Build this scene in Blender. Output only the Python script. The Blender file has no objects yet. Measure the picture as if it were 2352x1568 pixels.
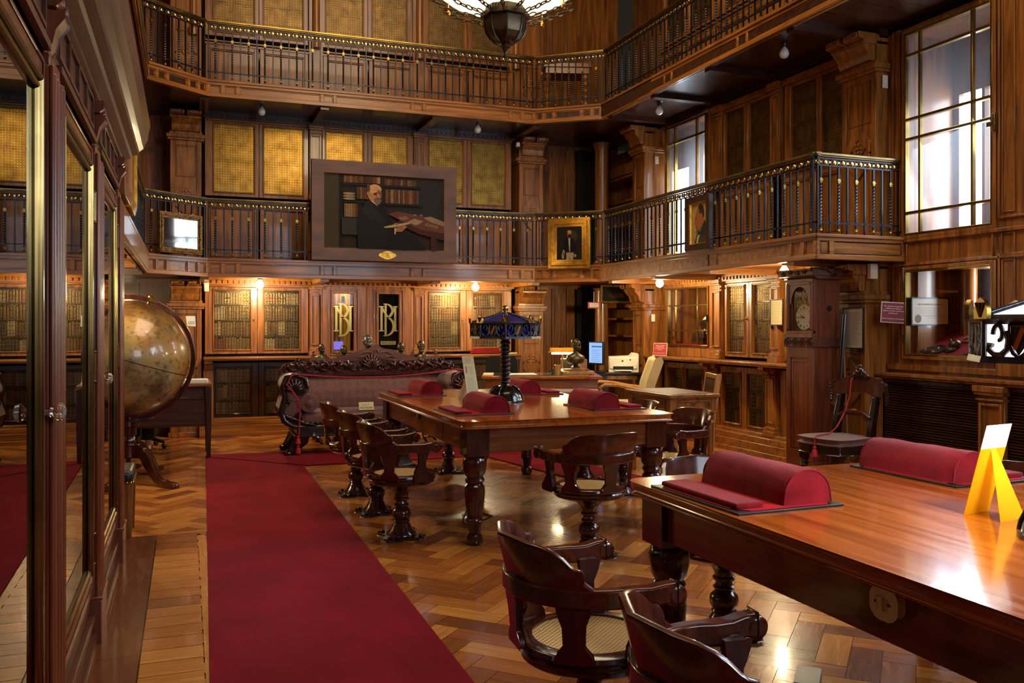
import bpy, math, random
from mathutils import Vector, Matrix
PI = math.pi
RN = random.Random(11)
SC = bpy.context.scene
COL = SC.collection
def sin(a): return math.sin(a)
def cos(a): return math.cos(a)
def lin(r, g, b):
    f = lambda c: (c/12.92 if c <= .04045 else ((c+.055)/1.055)**2.4)
    return (f(r/255), f(g/255), f(b/255), 1)

# ------------------------------------------------------------ materials
def newmat(name, rough=.5, metal=0.0, col=(.5,.5,.5,1), spec=.5, coat=0.0):
    m = bpy.data.materials.new(name); m.use_nodes = True
    nt = m.node_tree; b = nt.nodes['Principled BSDF']
    b.inputs['Base Color'].default_value = col
    b.inputs['Roughness'].default_value = rough
    b.inputs['Metallic'].default_value = metal
    b.inputs['Specular IOR Level'].default_value = spec
    b.inputs['Coat Weight'].default_value = coat
    b.inputs['Coat Roughness'].default_value = .08
    return m, nt, b
def noise_col(name, c1, c2, scale=(8,8,8), nscale=1.0, rough=.5, metal=0, detail=4, dist=0.0, bump=0.0, spec=.5, coat=0, lo=.3, hi=.7, rvar=0.0, sheen=0.0, bscale=None):
    m, nt, b = newmat(name, rough, metal, c1, spec, coat)
    N = nt.nodes.new; L = nt.links.new
    tc = N('ShaderNodeTexCoord'); mp = N('ShaderNodeMapping'); ns = N('ShaderNodeTexNoise'); rp = N('ShaderNodeValToRGB')
    oi = N('ShaderNodeObjectInfo'); ad = N('ShaderNodeVectorMath'); ad.operation = 'ADD'
    mu = N('ShaderNodeMath'); mu.operation = 'MULTIPLY'; mu.inputs[1].default_value = 17.0
    L(oi.outputs['Random'], mu.inputs[0]); L(tc.outputs['Object'], ad.inputs[0]); L(mu.outputs[0], ad.inputs[1])
    mp.inputs['Scale'].default_value = scale
    L(ad.outputs[0], mp.inputs['Vector']); L(mp.outputs[0], ns.inputs['Vector'])
    ns.inputs['Scale'].default_value = nscale; ns.inputs['Detail'].default_value = detail; ns.inputs['Distortion'].default_value = dist
    rp.color_ramp.elements[0].position = lo; rp.color_ramp.elements[0].color = c1
    rp.color_ramp.elements[1].position = hi; rp.color_ramp.elements[1].color = c2
    L(ns.outputs['Fac'], rp.inputs['Fac']); L(rp.outputs['Color'], b.inputs['Base Color'])
    if rvar:
        mr = N('ShaderNodeMapRange'); mr.inputs['To Min'].default_value = rough-rvar; mr.inputs['To Max'].default_value = rough+rvar
        L(ns.outputs['Fac'], mr.inputs['Value']); L(mr.outputs[0], b.inputs['Roughness'])
    if bump:
        bp = N('ShaderNodeBump'); bp.inputs['Strength'].default_value = bump; bp.inputs['Distance'].default_value = .004
        src = ns
        if bscale:
            src = N('ShaderNodeTexNoise'); src.inputs['Scale'].default_value = bscale; src.inputs['Detail'].default_value = 2
            L(tc.outputs['Object'], src.inputs['Vector'])
        L(src.outputs['Fac'], bp.inputs['Height']); L(bp.outputs[0], b.inputs['Normal'])
    if sheen:
        b.inputs['Sheen Weight'].default_value = sheen; b.inputs['Sheen Roughness'].default_value = .4
        b.inputs['Sheen Tint'].default_value = (1,.35,.35,1)
    return m
def wood(name, c1, c2, axis='z', rough=.34, coat=.25, s=1.0):
    sc = {'z': (11*s,11*s,.8*s), 'x': (.8*s,11*s,11*s), 'y': (11*s,.8*s,11*s)}[axis]
    return noise_col(name, c1, c2, sc, 1.6, rough, 0, 5, 1.2, .08, .5, coat, .28, .75, .07)
W1, W2 = lin(86,47,17), lin(172,106,42)
wood_v = wood('walnut_vertical', W1, W2, 'z')
wood_x = wood('walnut_along_x', W1, W2, 'x')
wood_y = wood('walnut_along_y', W1, W2, 'y')
wood_dark = wood('dark_walnut', lin(30,14,8), lin(66,34,18), 'z', .3)
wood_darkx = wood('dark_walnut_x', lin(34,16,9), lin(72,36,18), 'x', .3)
mahog = wood('mahogany_polished', lin(38,13,8), lin(80,30,16), 'z', .2, .6)
mahog_x = wood('mahogany_polished_x', lin(44,15,8), lin(92,36,17), 'x', .22, .5)
table_top = wood('table_top_polish', lin(132,58,10), lin(184,96,26), 'y', .17, .4)
table_wood = wood('table_apron', lin(88,42,15), lin(140,76,30), 'y', .26, .5)
table_woodx = wood('table_apron_end', lin(88,42,15), lin(140,76,30), 'x', .26, .5)
ebony = noise_col('ebonised_carving', lin(16,11,9), lin(44,25,16), (9,9,9), 1, .22, 0, 3, .5, 0, .5, .5)
bed_brown = noise_col('oak_frame', lin(84,44,30), lin(120,68,44), (2,2,14), 1, .45)
cabinet_v = wood('cabinet_mahogany', lin(76,34,17), lin(132,66,34), 'z', .34, .2)
cabinet_y = wood('cabinet_mahogany_y', lin(58,27,15), lin(104,54,29), 'x', .4, .1)
brass = noise_col('aged_brass', lin(128,104,52), lin(168,138,74), (6,6,6), 1, .3, 1)
brass_cab = noise_col('cabinet_brass', lin(110,92,54), lin(148,124,74), (6,6,6), 1, .2, 1)
brass_bright = noise_col('bright_brass', lin(190,150,74), lin(222,186,110), (5,5,5), 1, .2, 1)
brass_lat = noise_col('lattice_brass', lin(150,112,44), lin(205,160,72), (9,9,9), 1, .35, .9)
brass_low = noise_col('lattice_old_brass', lin(96,76,44), lin(132,106,62), (9,9,9), 1, .42, .8)
brass_dim = noise_col('lattice_dull_brass', lin(116,90,50), lin(160,124,70), (9,9,9), 1, .4, .8)
gold = noise_col('gilt', lin(176,122,34), lin(224,172,72), (20,20,20), 1, .32, .85, bump=.2, bscale=60)
gold_dark = noise_col('gilt_dark', lin(70,50,26), lin(176,136,80), (30,30,30), 1.3, .4, .6, bump=1.0, bscale=45)
iron = noise_col('wrought_iron', lin(34,36,42), lin(54,56,62), (6,6,6), 1, .32, .75)
bronze = noise_col('bronze', lin(52,44,32), lin(104,92,70), (9,9,9), 1, .36, .85)
bronze_grey = noise_col('bronze_grey', lin(80,78,74), lin(120,118,112), (9,9,9), 1, .36, .8)
velvet = noise_col('red_velvet', lin(104,8,20), lin(140,16,30), (5,5,5), 1.5, .85, 0, 5, .6, .5, .2, 0, .3, .7, 0, .35, 420)
redfelt = noise_col('red_felt', lin(160,12,30), lin(184,22,38), (9,9,9), 1, .9, spec=.2)
carpet_m = noise_col('red_carpet', lin(108,8,22), lin(134,14,32), (2.2,2.2,2.2), 1, .95, 0, 8, .3, .6, .1, 0, .3, .7, 0, .12, 300)
black = noise_col('black_leather', lin(12,12,13), lin(24,23,23), (20,20,20), 1, .4)
blackplas = newmat('black_plastic', .35, 0, lin(16,16,18))[0]
leather = noise_col('leather_top', lin(58,22,17), lin(80,34,25), (9,9,9), 1, .55, spec=.3)
cream = noise_col('cream_paper', lin(214,196,150), lin(228,212,170), (3,3,3), 1, .8)
white_paper = noise_col('white_paper', lin(236,232,218), lin(244,240,230), (3,3,3), 1, .8)
beige = noise_col('beige_upholstery', lin(178,160,118), lin(196,178,136), (6,6,6), 1, .8, bump=.2, bscale=200)
plastic_w = noise_col('ivory_plastic', lin(216,206,184), lin(228,220,200), (3,3,3), 1, .4)
honey = wood('honey_beech', lin(150,96,40), lin(190,134,64), 'z', .3)
maroon = noise_col('maroon_card', lin(118,22,40), lin(130,28,46), (3,3,3), 1, .45)
scarlet = noise_col('scarlet_card', lin(176,34,46), lin(186,40,52), (3,3,3), 1, .5)
ink = newmat('ink', .7, 0, lin(40,34,30))[0]
ink_light = newmat('pale_ink', .6, 0, lin(240,226,214))[0]
ink_grey = newmat('faded_ink', .7, 0, lin(140,128,104))[0]
skin = newmat('skin', .55, 0, lin(196,140,108))[0]
cloth_black = noise_col('black_cloth', lin(14,14,16), lin(26,26,30), (20,20,20), 1, .9)
hair_m = noise_col('dark_hair', lin(30,20,14), lin(52,36,26), (30,30,4), 1, .6)
rope_m = noise_col('red_rope', lin(150,14,30), lin(184,28,44), (60,60,60), 1, .7)
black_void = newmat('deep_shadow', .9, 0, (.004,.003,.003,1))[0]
book_mats = [noise_col('leather_book_%s' % n, c, d, (14,14,60), 1, .5, lo=.35, hi=.65) for n, c, d in (
    ('brown', lin(62,32,16), lin(92,52,27)), ('tan', lin(104,74,42), lin(126,94,58)), ('red', lin(84,20,16), lin(110,32,24)),
    ('dark', lin(30,19,13), lin(50,33,22)), ('cream', lin(146,124,86), lin(160,140,102)))]
# damask upholstery
def damask():
    m, nt, b = newmat('damask', .62); N = nt.nodes.new; L = nt.links.new
    tc = N('ShaderNodeTexCoord'); mp = N('ShaderNodeMapping'); mp.inputs['Scale'].default_value = (7,7,7)
    L(tc.outputs['Object'], mp.inputs[0])
    w = N('ShaderNodeTexVoronoi'); w.feature = 'SMOOTH_F1'; w.inputs['Scale'].default_value = 1.6; w.inputs['Randomness'].default_value = .15
    n = N('ShaderNodeTexNoise'); n.inputs['Scale'].default_value = 4; n.inputs['Detail'].default_value = 3
    L(mp.outputs[0], w.inputs['Vector']); L(mp.outputs[0], n.inputs['Vector'])
    a = N('ShaderNodeMath'); a.operation = 'ADD'; L(w.outputs['Distance'], a.inputs[0])
    k = N('ShaderNodeMath'); k.operation = 'MULTIPLY'; k.inputs[1].default_value = .5; L(n.outputs['Fac'], k.inputs[0]); L(k.outputs[0], a.inputs[1])
    r = N('ShaderNodeValToRGB'); r.color_ramp.elements[0].position = .6; r.color_ramp.elements[0].color = lin(96,52,44)
    r.color_ramp.elements[1].position = .7; r.color_ramp.elements[1].color = lin(114,65,54)
    L(a.outputs[0], r.inputs[0]); L(r.outputs[0], b.inputs['Base Color'])
    b.inputs['Sheen Weight'].default_value = .3
    return m
damask_m = damask()
# cane weave
def cane():
    m, nt, b = newmat('cane_weave', .5); N = nt.nodes.new; L = nt.links.new
    tc = N('ShaderNodeTexCoord'); sp = N('ShaderNodeSeparateXYZ'); L(tc.outputs['Object'], sp.inputs[0])
    outs = []
    for e, ax in ((0,'X'),(1,'Y')):
        mu = N('ShaderNodeMath'); mu.operation = 'MULTIPLY'; mu.inputs[1].default_value = 340; L(sp.outputs[ax], mu.inputs[0])
        s = N('ShaderNodeMath'); s.operation = 'SINE'; L(mu.outputs[0], s.inputs[0]); outs.append(s)
    p = N('ShaderNodeMath'); p.operation = 'MULTIPLY'; L(outs[0].outputs[0], p.inputs[0]); L(outs[1].outputs[0], p.inputs[1])
    r = N('ShaderNodeValToRGB'); r.color_ramp.elements[0].position = .45; r.color_ramp.elements[0].color = lin(196,158,96)
    r.color_ramp.elements[1].position = .62; r.color_ramp.elements[1].color = lin(40,24,12)
    L(p.outputs[0], r.inputs[0]); L(r.outputs[0], b.inputs['Base Color'])
    bp = N('ShaderNodeBump'); bp.invert = True; bp.inputs['Strength'].default_value = .5; bp.inputs['Distance'].default_value = .003
    L(p.outputs[0], bp.inputs['Height']); L(bp.outputs[0], b.inputs['Normal'])
    return m
cane_m = cane()
# globe paper
def globe_mat():
    m, nt, b = newmat('globe_paper', .3, 0, coat=.7); N = nt.nodes.new; L = nt.links.new
    tc = N('ShaderNodeTexCoord')
    n1 = N('ShaderNodeTexNoise'); n1.inputs['Scale'].default_value = 2.6; n1.inputs['Detail'].default_value = 7
    n2 = N('ShaderNodeTexNoise'); n2.inputs['Scale'].default_value = 26; n2.inputs['Detail'].default_value = 4
    for n in (n1, n2): L(tc.outputs['Object'], n.inputs['Vector'])
    r1 = N('ShaderNodeValToRGB'); e = r1.color_ramp.elements
    e[0].position = .36; e[0].color = lin(92,80,52); e[1].position = .5; e[1].color = lin(146,130,86)
    x = e.new(.6); x.color = lin(166,130,66); y = e.new(.68); y.color = lin(170,112,50)
    L(n1.outputs['Fac'], r1.inputs[0])
    r2 = N('ShaderNodeValToRGB'); r2.color_ramp.elements[0].position = .36; r2.color_ramp.elements[0].color = (.35,.33,.3,1)
    r2.color_ramp.elements[1].position = .48; r2.color_ramp.elements[1].color = (1,1,1,1); L(n2.outputs['Fac'], r2.inputs[0])
    mx = N('ShaderNodeMix'); mx.data_type = 'RGBA'; mx.blend_type = 'MULTIPLY'; mx.inputs['Factor'].default_value = .7
    L(r1.outputs[0], mx.inputs['A']); L(r2.outputs[0], mx.inputs['B'])
    sp = N('ShaderNodeSeparateXYZ'); L(tc.outputs['Object'], sp.inputs[0])
    ab = N('ShaderNodeMath'); ab.operation = 'ABSOLUTE'; L(sp.outputs['Z'], ab.inputs[0])
    lt = N('ShaderNodeMath'); lt.operation = 'LESS_THAN'; lt.inputs[1].default_value = .004; L(ab.outputs[0], lt.inputs[0])
    m2 = N('ShaderNodeMix'); m2.data_type = 'RGBA'; m2.inputs['B'].default_value = lin(36,32,30)
    L(lt.outputs[0], m2.inputs['Factor']); L(mx.outputs['Result'], m2.inputs['A'])
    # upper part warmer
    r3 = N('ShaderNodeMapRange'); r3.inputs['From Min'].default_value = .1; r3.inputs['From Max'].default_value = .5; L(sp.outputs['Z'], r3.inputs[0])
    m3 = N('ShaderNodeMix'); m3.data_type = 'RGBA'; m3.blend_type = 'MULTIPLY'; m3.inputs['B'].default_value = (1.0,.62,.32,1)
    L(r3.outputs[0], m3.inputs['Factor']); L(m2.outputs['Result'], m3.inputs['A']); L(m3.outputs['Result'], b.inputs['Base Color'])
    return m
globe_m = globe_mat()
def glass(name, tint=(1,1,1,1), rough=0.0, ior=1.5, boost=0.0, dust=0.0):
    m = bpy.data.materials.new(name); m.use_nodes = True; nt = m.node_tree; nt.nodes.clear(); N = nt.nodes.new; L = nt.links.new
    o = N('ShaderNodeOutputMaterial'); t = N('ShaderNodeBsdfTransparent'); t.inputs[0].default_value = tint
    g = N('ShaderNodeBsdfGlossy'); g.inputs['Roughness'].default_value = rough
    lw = N('ShaderNodeLayerWeight'); lw.inputs['Blend'].default_value = .5; mx = N('ShaderNodeMixShader')
    pw = N('ShaderNodeMath'); pw.operation = 'POWER'; pw.inputs[1].default_value = 4.2; L(lw.outputs['Facing'], pw.inputs[0])
    ad = N('ShaderNodeMath'); ad.operation = 'MULTIPLY_ADD'; ad.use_clamp = True; ad.inputs[1].default_value = .95; ad.inputs[2].default_value = .04+boost; L(pw.outputs[0], ad.inputs[0])
    L(ad.outputs[0], mx.inputs[0]); L(t.outputs[0], mx.inputs[1]); L(g.outputs[0], mx.inputs[2]); tr = N('ShaderNodeBsdfTranslucent'); tr.inputs[0].default_value = (.85,.92,1,1); m2 = N('ShaderNodeMixShader'); m2.inputs[0].default_value = dust
    L(mx.outputs[0], m2.inputs[1]); L(tr.outputs[0], m2.inputs[2]); L((m2 if dust else mx).outputs[0], o.inputs[0])
    return m
glass_m = glass('window_glass', (.94,.96,.98,1))
glass_win = glass('dusty_window_glass', (.9,.95,1,1), dust=.07)
glass_dark = glass('cabinet_glass', (.25,.22,.2,1), 0, 1.6, .08)
mirror_gl = glass('picture_glass', (.3,.32,.36,1), .04, 1.6, .35)
def emis(name, col, st):
    m = bpy.data.materials.new(name); m.use_nodes = True; nt = m.node_tree; nt.nodes.clear()
    o = nt.nodes.new('ShaderNodeOutputMaterial'); e = nt.nodes.new('ShaderNodeEmission'); e.inputs[0].default_value = col; e.inputs[1].default_value = st
    nt.links.new(e.outputs[0], o.inputs[0]); return m
bulb_lit = emis('lit_bulb', (1,.84,.52,1), 60)
bulb_off = newmat('opal_bulb', .15, 0, lin(206,206,204), coat=.5)[0]
day = emis('daylight_sky', (.82,.91,1,1), 16)
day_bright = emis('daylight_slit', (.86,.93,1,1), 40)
day_soft = emis('daylight_sky_soft', (.72,.86,1,1), 5)
alabaster = emis('lit_alabaster', (1,.8,.5,1), 2.0)
amber_shade = None
banker_glow = emis('banker_lamp_tube', (1,.84,.5,1), 14)
screen_m = emis('monitor_screen', (.36,.58,1,1), 1.0)
screen_line = emis('monitor_text', (.15,.3,.75,1), .6)
blue_glass = newmat('cobalt_glass', .12, 0, lin(18,16,120), coat=.8)[0]
amber_glass = newmat('amber_glass', .2, 0, lin(196,122,66))[0]
lit_glass = emis('lit_lamp_glass', (.93,.97,1,1), 3.2)
def transl(name, c, st):
    m = bpy.data.materials.new(name); m.use_nodes = True; nt = m.node_tree; b = nt.nodes['Principled BSDF']
    b.inputs['Base Color'].default_value = c; b.inputs['Roughness'].default_value = .5
    t = nt.nodes.new('ShaderNodeBsdfTranslucent'); t.inputs[0].default_value = c
    mx = nt.nodes.new('ShaderNodeMixShader'); mx.inputs[0].default_value = st
    o = nt.nodes['Material Output']; nt.links.new(b.outputs[0], mx.inputs[1]); nt.links.new(t.outputs[0], mx.inputs[2]); nt.links.new(mx.outputs[0], o.inputs[0])
    return m
yellow_card = transl('yellow_translucent_card', lin(255,206,20), .5)
amber_shade = transl('amber_shade', lin(214,170,70), .6)
white_card = transl('white_translucent_card', (.95,.95,.93,1), .5)
def attr_mat(name, rough=.5, coat=0, grain=False):
    m, nt, b = newmat(name, rough, coat=coat); N = nt.nodes.new; L = nt.links.new
    a = N('ShaderNodeAttribute'); a.attribute_name = 'col'
    n = N('ShaderNodeTexNoise'); n.inputs['Detail'].default_value = 6; r = N('ShaderNodeMapRange')
    if grain:
        uv = N('ShaderNodeUVMap'); mp = N('ShaderNodeMapping'); mp.inputs['Scale'].default_value = (3.2,34,1); n.inputs['Distortion'].default_value = 1.0
        L(uv.outputs[0], mp.inputs[0]); L(mp.outputs[0], n.inputs['Vector']); n.inputs['Scale'].default_value = 1
        r.inputs['To Min'].default_value = .5; r.inputs['To Max'].default_value = 1.45
    else:
        tc = N('ShaderNodeTexCoord'); L(tc.outputs['Object'], n.inputs['Vector']); n.inputs['Scale'].default_value = 26
        r.inputs['To Min'].default_value = .36; r.inputs['To Max'].default_value = 1.1
    L(n.outputs['Fac'], r.inputs[0])
    mx = N('ShaderNodeMix'); mx.data_type = 'RGBA'; mx.blend_type = 'MULTIPLY'; mx.inputs['Factor'].default_value = 1
    L(a.outputs['Color'], mx.inputs['A']); L(r.outputs[0], mx.inputs['B']); L(mx.outputs['Result'], b.inputs['Base Color'])
    if grain:
        r2 = N('ShaderNodeMapRange'); r2.inputs['To Min'].default_value = rough-.06; r2.inputs['To Max'].default_value = rough+.1
        L(n.outputs['Fac'], r2.inputs[0]); L(r2.outputs[0], b.inputs['Roughness'])
        n3 = N('ShaderNodeTexNoise'); n3.inputs['Scale'].default_value = 3.0; tc = N('ShaderNodeTexCoord'); L(tc.outputs['Object'], n3.inputs['Vector'])
        bp = N('ShaderNodeBump'); bp.inputs['Strength'].default_value = .12; bp.inputs['Distance'].default_value = .03
        L(n3.outputs['Fac'], bp.inputs['Height']); L(bp.outputs[0], b.inputs['Normal'])
    return m
floor_m = attr_mat('parquet', .24, .35, True)
paint_m = attr_mat('oil_paint', .6)
paint_m.node_tree.nodes['Principled BSDF'].inputs['Specular IOR Level'].default_value = .12

# ------------------------------------------------------------ mesh builder
class G:
    def __init__(s): s.v = []; s.f = []; s.k = []; s.cur = 0; s.fc = []; s.col = None; s.uv = []
    def m(s, i): s.cur = i; return s
    def add(s, vs, fs):
        o = len(s.v); s.v += [tuple(v) for v in vs]
        for f in fs: s.f.append(tuple(o+i for i in f)); s.k.append(s.cur); s.fc.append(s.col)
        return s
    def box(s, x0, x1, y0, y1, z0, z1):
        return s.add([(x0,y0,z0),(x1,y0,z0),(x1,y1,z0),(x0,y1,z0),(x0,y0,z1),(x1,y0,z1),(x1,y1,z1),(x0,y1,z1)],
                     [(3,2,1,0),(4,5,6,7),(0,1,5,4),(1,2,6,5),(2,3,7,6),(3,0,4,7)])
    def bc(s, cx, cy, cz, sx, sy, sz): return s.box(cx-sx/2, cx+sx/2, cy-sy/2, cy+sy/2, cz-sz/2, cz+sz/2)
    def prism(s, poly, d0, d1, plane='xz'):
        n = len(poly); P = {'xz': lambda a,b,d: (a,d,b), 'xy': lambda a,b,d: (a,b,d), 'yz': lambda a,b,d: (d,a,b)}[plane]
        vs = [P(a,b,d0) for a,b in poly]+[P(a,b,d1) for a,b in poly]
        return s.add(vs, [tuple(range(n)), tuple(range(2*n-1, n-1, -1))]+[(i, (i+1) % n, n+(i+1) % n, n+i) for i in range(n)])
    def lathe(s, prof, c=(0,0,0), n=20, a0=0.0, sx=1, sy=1, caps=True):
        vs = []; m = len(prof)
        for r, z in prof:
            for i in range(n):
                a = a0+2*PI*i/n; vs.append((c[0]+r*cos(a)*sx, c[1]+r*sin(a)*sy, c[2]+z))
        fs = [(j*n+i, j*n+(i+1) % n, (j+1)*n+(i+1) % n, (j+1)*n+i) for j in range(m-1) for i in range(n)]
        if caps: fs += [tuple(range(n-1, -1, -1)), tuple((m-1)*n+i for i in range(n))]
        return s.add(vs, fs)
    def tube(s, pts, r, n=8, closed=False, flat=1.0):
        pts = [Vector(p) for p in pts]; m = len(pts); vs = []; rs = r if isinstance(r, (list, tuple)) else [r]*m
        up = None
        for i in range(m):
            a = pts[(i-1) % m] if (closed or i > 0) else pts[i]; b = pts[(i+1) % m] if (closed or i < m-1) else pts[i]
            t = (b-a)
            t = t.normalized() if t.length > 1e-9 else Vector((0,0,1))
            if up is None:
                up = Vector((0,0,1)) if abs(t.z) < .9 else Vector((0,1,0))
            x = t.cross(up); x = x.normalized() if x.length > 1e-6 else t.orthogonal().normalized()
            y = x.cross(t).normalized(); up = y
            for j in range(n):
                g = 2*PI*j/n; vs.append(pts[i]+x*(cos(g)*rs[i])+y*(sin(g)*rs[i]*flat))
        fs = [(i*n+j, i*n+(j+1) % n, ((i+1) % m)*n+(j+1) % n, ((i+1) % m)*n+j) for i in range(m if closed else m-1) for j in range(n)]
        if not closed: fs += [tuple(range(n-1, -1, -1)), tuple((m-1)*n+j for j in range(n))]
        return s.add(vs, fs)
    def sph(s, c, r, n=14, m=8):
        rx, ry, rz = r if isinstance(r, (tuple, list)) else (r,r,r)
        return s.lathe2([(sin(PI*j/m), -cos(PI*j/m)) for j in range(m+1)], c, n, rx, ry, rz)
    def lathe2(s, prof, c, n, rx, ry, rz):
        vs = []; fs = []; m = len(prof)-1
        vs.append((c[0], c[1], c[2]-rz))
        for j in range(1, m):
            for i in range(n):
                a = 2*PI*i/n; vs.append((c[0]+rx*prof[j][0]*cos(a), c[1]+ry*prof[j][0]*sin(a), c[2]+rz*prof[j][1]))
        vs.append((c[0], c[1], c[2]+rz)); T = len(vs)-1
        for i in range(n):
            fs.append((0, 1+(i+1) % n, 1+i)); fs.append((T, 1+(m-2)*n+i, 1+(m-2)*n+(i+1) % n))
            for j in range(m-2): fs.append((1+j*n+i, 1+j*n+(i+1) % n, 1+(j+1)*n+(i+1) % n, 1+(j+1)*n+i))
        return s.add(vs, fs)
    def quad(s, a, b, c, d): return s.add([a,b,c,d], [(0,1,2,3)])
    def frame(s, x0, x1, z0, z1, w, y0, y1):     # picture-frame bars round an opening
        s.box(x0-w, x0, y0, y1, z0-w, z1+w); s.box(x1, x1+w, y0, y1, z0-w, z1+w)
        s.box(x0, x1, y0, y1, z1, z1+w); return s.box(x0, x1, y0, y1, z0-w, z0)
    def xf(s, M, i0=0):
        for i in range(i0, len(s.v)): s.v[i] = tuple(M @ Vector(s.v[i]))
        return s
    def mark(s): return len(s.v)
    def obj(s, name, mat, parent=None, bevel=0.0, ang=35, seg=2, loc=None):
        me = bpy.data.meshes.new(name); me.from_pydata(s.v, [], s.f); me.update()
        ms = mat if isinstance(mat, (list, tuple)) else [mat]
        for q in ms: me.materials.append(q)
        if len(ms) > 1: me.polygons.foreach_set('material_index', s.k)
        if s.col is not None:
            at = me.color_attributes.new('col', 'FLOAT_COLOR', 'CORNER'); buf = []
            for p, c in zip(me.polygons, s.fc): buf += list(c)*p.loop_total
            at.data.foreach_set('color', buf)
        if s.uv:
            u = me.uv_layers.new(name='UVMap'); u.data.foreach_set('uv', [x for t in s.uv for x in t])
        if ang:
            me.polygons.foreach_set('use_smooth', [True]*len(me.polygons)); me.set_sharp_from_angle(angle=math.radians(ang))
        o = bpy.data.objects.new(name, me); COL.objects.link(o)
        if parent: o.parent = parent
        if loc: o.location = loc
        if bevel:
            b = o.modifiers.new('edge', 'BEVEL'); b.width = bevel; b.segments = seg; b.limit_method = 'ANGLE'; b.angle_limit = math.radians(40)
        return o
def tag(o, label, cat, group=None):
    o['label'] = label; o['category'] = cat
    if group: o['group'] = group
    return o
def thing(name, label, cat, loc=(0,0,0), rz=0.0, group=None):
    o = bpy.data.objects.new(name, None); COL.objects.link(o); o.empty_display_size = .1
    o.location = loc; o.rotation_euler = (0,0,rz); return tag(o, label, cat, group)
def st(o): o['kind'] = 'structure'; return o
def dup(root, loc, rz=0.0, label=None, group=None):
    def cp(o, par):
        c = o.copy(); COL.objects.link(c)
        if par: c.parent = par
        for ch in o.children: cp(ch, c)
        return c
    r = cp(root, None); r.location = loc; r.rotation_euler = (0,0,rz)
    if label: r['label'] = label
    if group: r['group'] = group
    return r
def text(name, s, size, mat, parent, loc, rot=(PI/2,0,0), align='CENTER', ext=.0004, sx=1.0, sp=1.0):
    cu = bpy.data.curves.new(name, 'FONT'); cu.body = s; cu.size = size; cu.align_x = align; cu.align_y = 'CENTER'; cu.extrude = ext; cu.space_line = sp
    o = bpy.data.objects.new(name, cu); COL.objects.link(o); bpy.context.view_layer.update()
    me = bpy.data.meshes.new_from_object(o.evaluated_get(bpy.context.evaluated_depsgraph_get())); bpy.data.objects.remove(o); bpy.data.curves.remove(cu)
    me.materials.clear(); me.materials.append(mat); me.name = name
    o = bpy.data.objects.new(name, me); COL.objects.link(o); o.parent = parent; o.location = loc; o.rotation_euler = rot; o.scale = (sx,1,1); return o
def lines(g, x0, x1, z0, z1, n, y, t=.0016, ragged=True, seed=1):     # rows of small writing
    r = random.Random(seed)
    for i in range(n):
        z = z1-(z1-z0)*(i+.5)/n; x = x0
        e = x1-(r.random()*.25*(x1-x0) if ragged else 0)
        while x < e:
            w = r.uniform(.004,.014); w = min(w, e-x); g.box(x, x+w, y-.0006, y, z-t, z+t); x += w+.0035
def spiral(cx, cz, r0, turns, start, n=18, cw=1, y=0, shrink=.82):
    return [(cx+(r0*(1-shrink*i/n))*cos(start+cw*2*PI*turns*i/n), y, cz+(r0*(1-shrink*i/n))*sin(start+cw*2*PI*turns*i/n)) for i in range(n+1)]
RZ_RIGHT = -PI/2      # local x runs along -Y, local y runs into the right-hand wall
# ------------------------------------------------------------ floor
def build_floor():
    g = G(); g.uv = []
    def plank(cx, cy, L, W, ang, col, z=0.0):
        ca, sa = cos(ang), sin(ang); h, k = L/2-.0012, W/2-.0012
        g.col = col; g.add([(cx+x*ca-y*sa, cy+x*sa+y*ca, z) for x, y in ((-h,-k),(h,-k),(h,k),(-h,k))], [(0,1,2,3)])
        u0, v0 = RN.uniform(0,9), RN.uniform(0,9); g.uv += [(u0,v0),(u0+L,v0),(u0+L,v0+W),(u0,v0+W)]
    pal = [lin(186,118,52), lin(164,96,40), lin(140,78,34), lin(196,128,58), lin(122,66,32), lin(174,104,44), lin(156,88,42)]
    g.col = lin(40,20,10); g.add([(-1.5,-3,-.003),(6.2,-3,-.003),(6.2,12.4,-.003),(-1.5,12.4,-.003)], [(0,1,2,3)]); g.uv += [(0,0)]*4
    W, n = .128, 3; c45 = cos(PI/4)
    for i in range(-120, 160):
        for j in range(-25, 25):
            for kind in (0, 1):
                if kind == 0: a, b = (i+2*n*j+n/2)*W, (i+.5)*W
                else: a, b = (i+.5)*W, (i-2*n+1+2*n*j+n/2)*W
                x, y = (a-b)*c45+2, (a+b)*c45+4
                if not (-1.4 < x < 6.1 and -1.0 < y < 11.9): continue
                if x < .1 and y < 6.3: continue
                plank(x, y, n*W, W, PI/4+(PI/2 if kind else 0), pal[RN.randrange(7)])
    y = .6
    while y < 6.3:                      # border: cross blocks, edge strips, dark field by the cabinet
        plank(-.056, y+.075, .25, .15, 0, pal[RN.choice((0,1,2,5,3))], .0012)
        plank(.094, y+.3 if y < 5.9 else y+.1, .04, .0, 0, pal[0], .0012) if False else None
        y += .152
    for k in range(6): plank(.098, .9+k*.95, .95, .052, PI/2, pal[3 if k % 2 else 0], .0012)
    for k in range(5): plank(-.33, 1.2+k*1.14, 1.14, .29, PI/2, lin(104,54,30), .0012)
    plank(-.2, 6.36, .7, .05, 0, pal[0], .0014); plank(.128, 3.4, 5.9, .012, PI/2, lin(52,26,14), .0013)
    return st(g.obj('floor', floor_m, ang=0))
build_floor()
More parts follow.
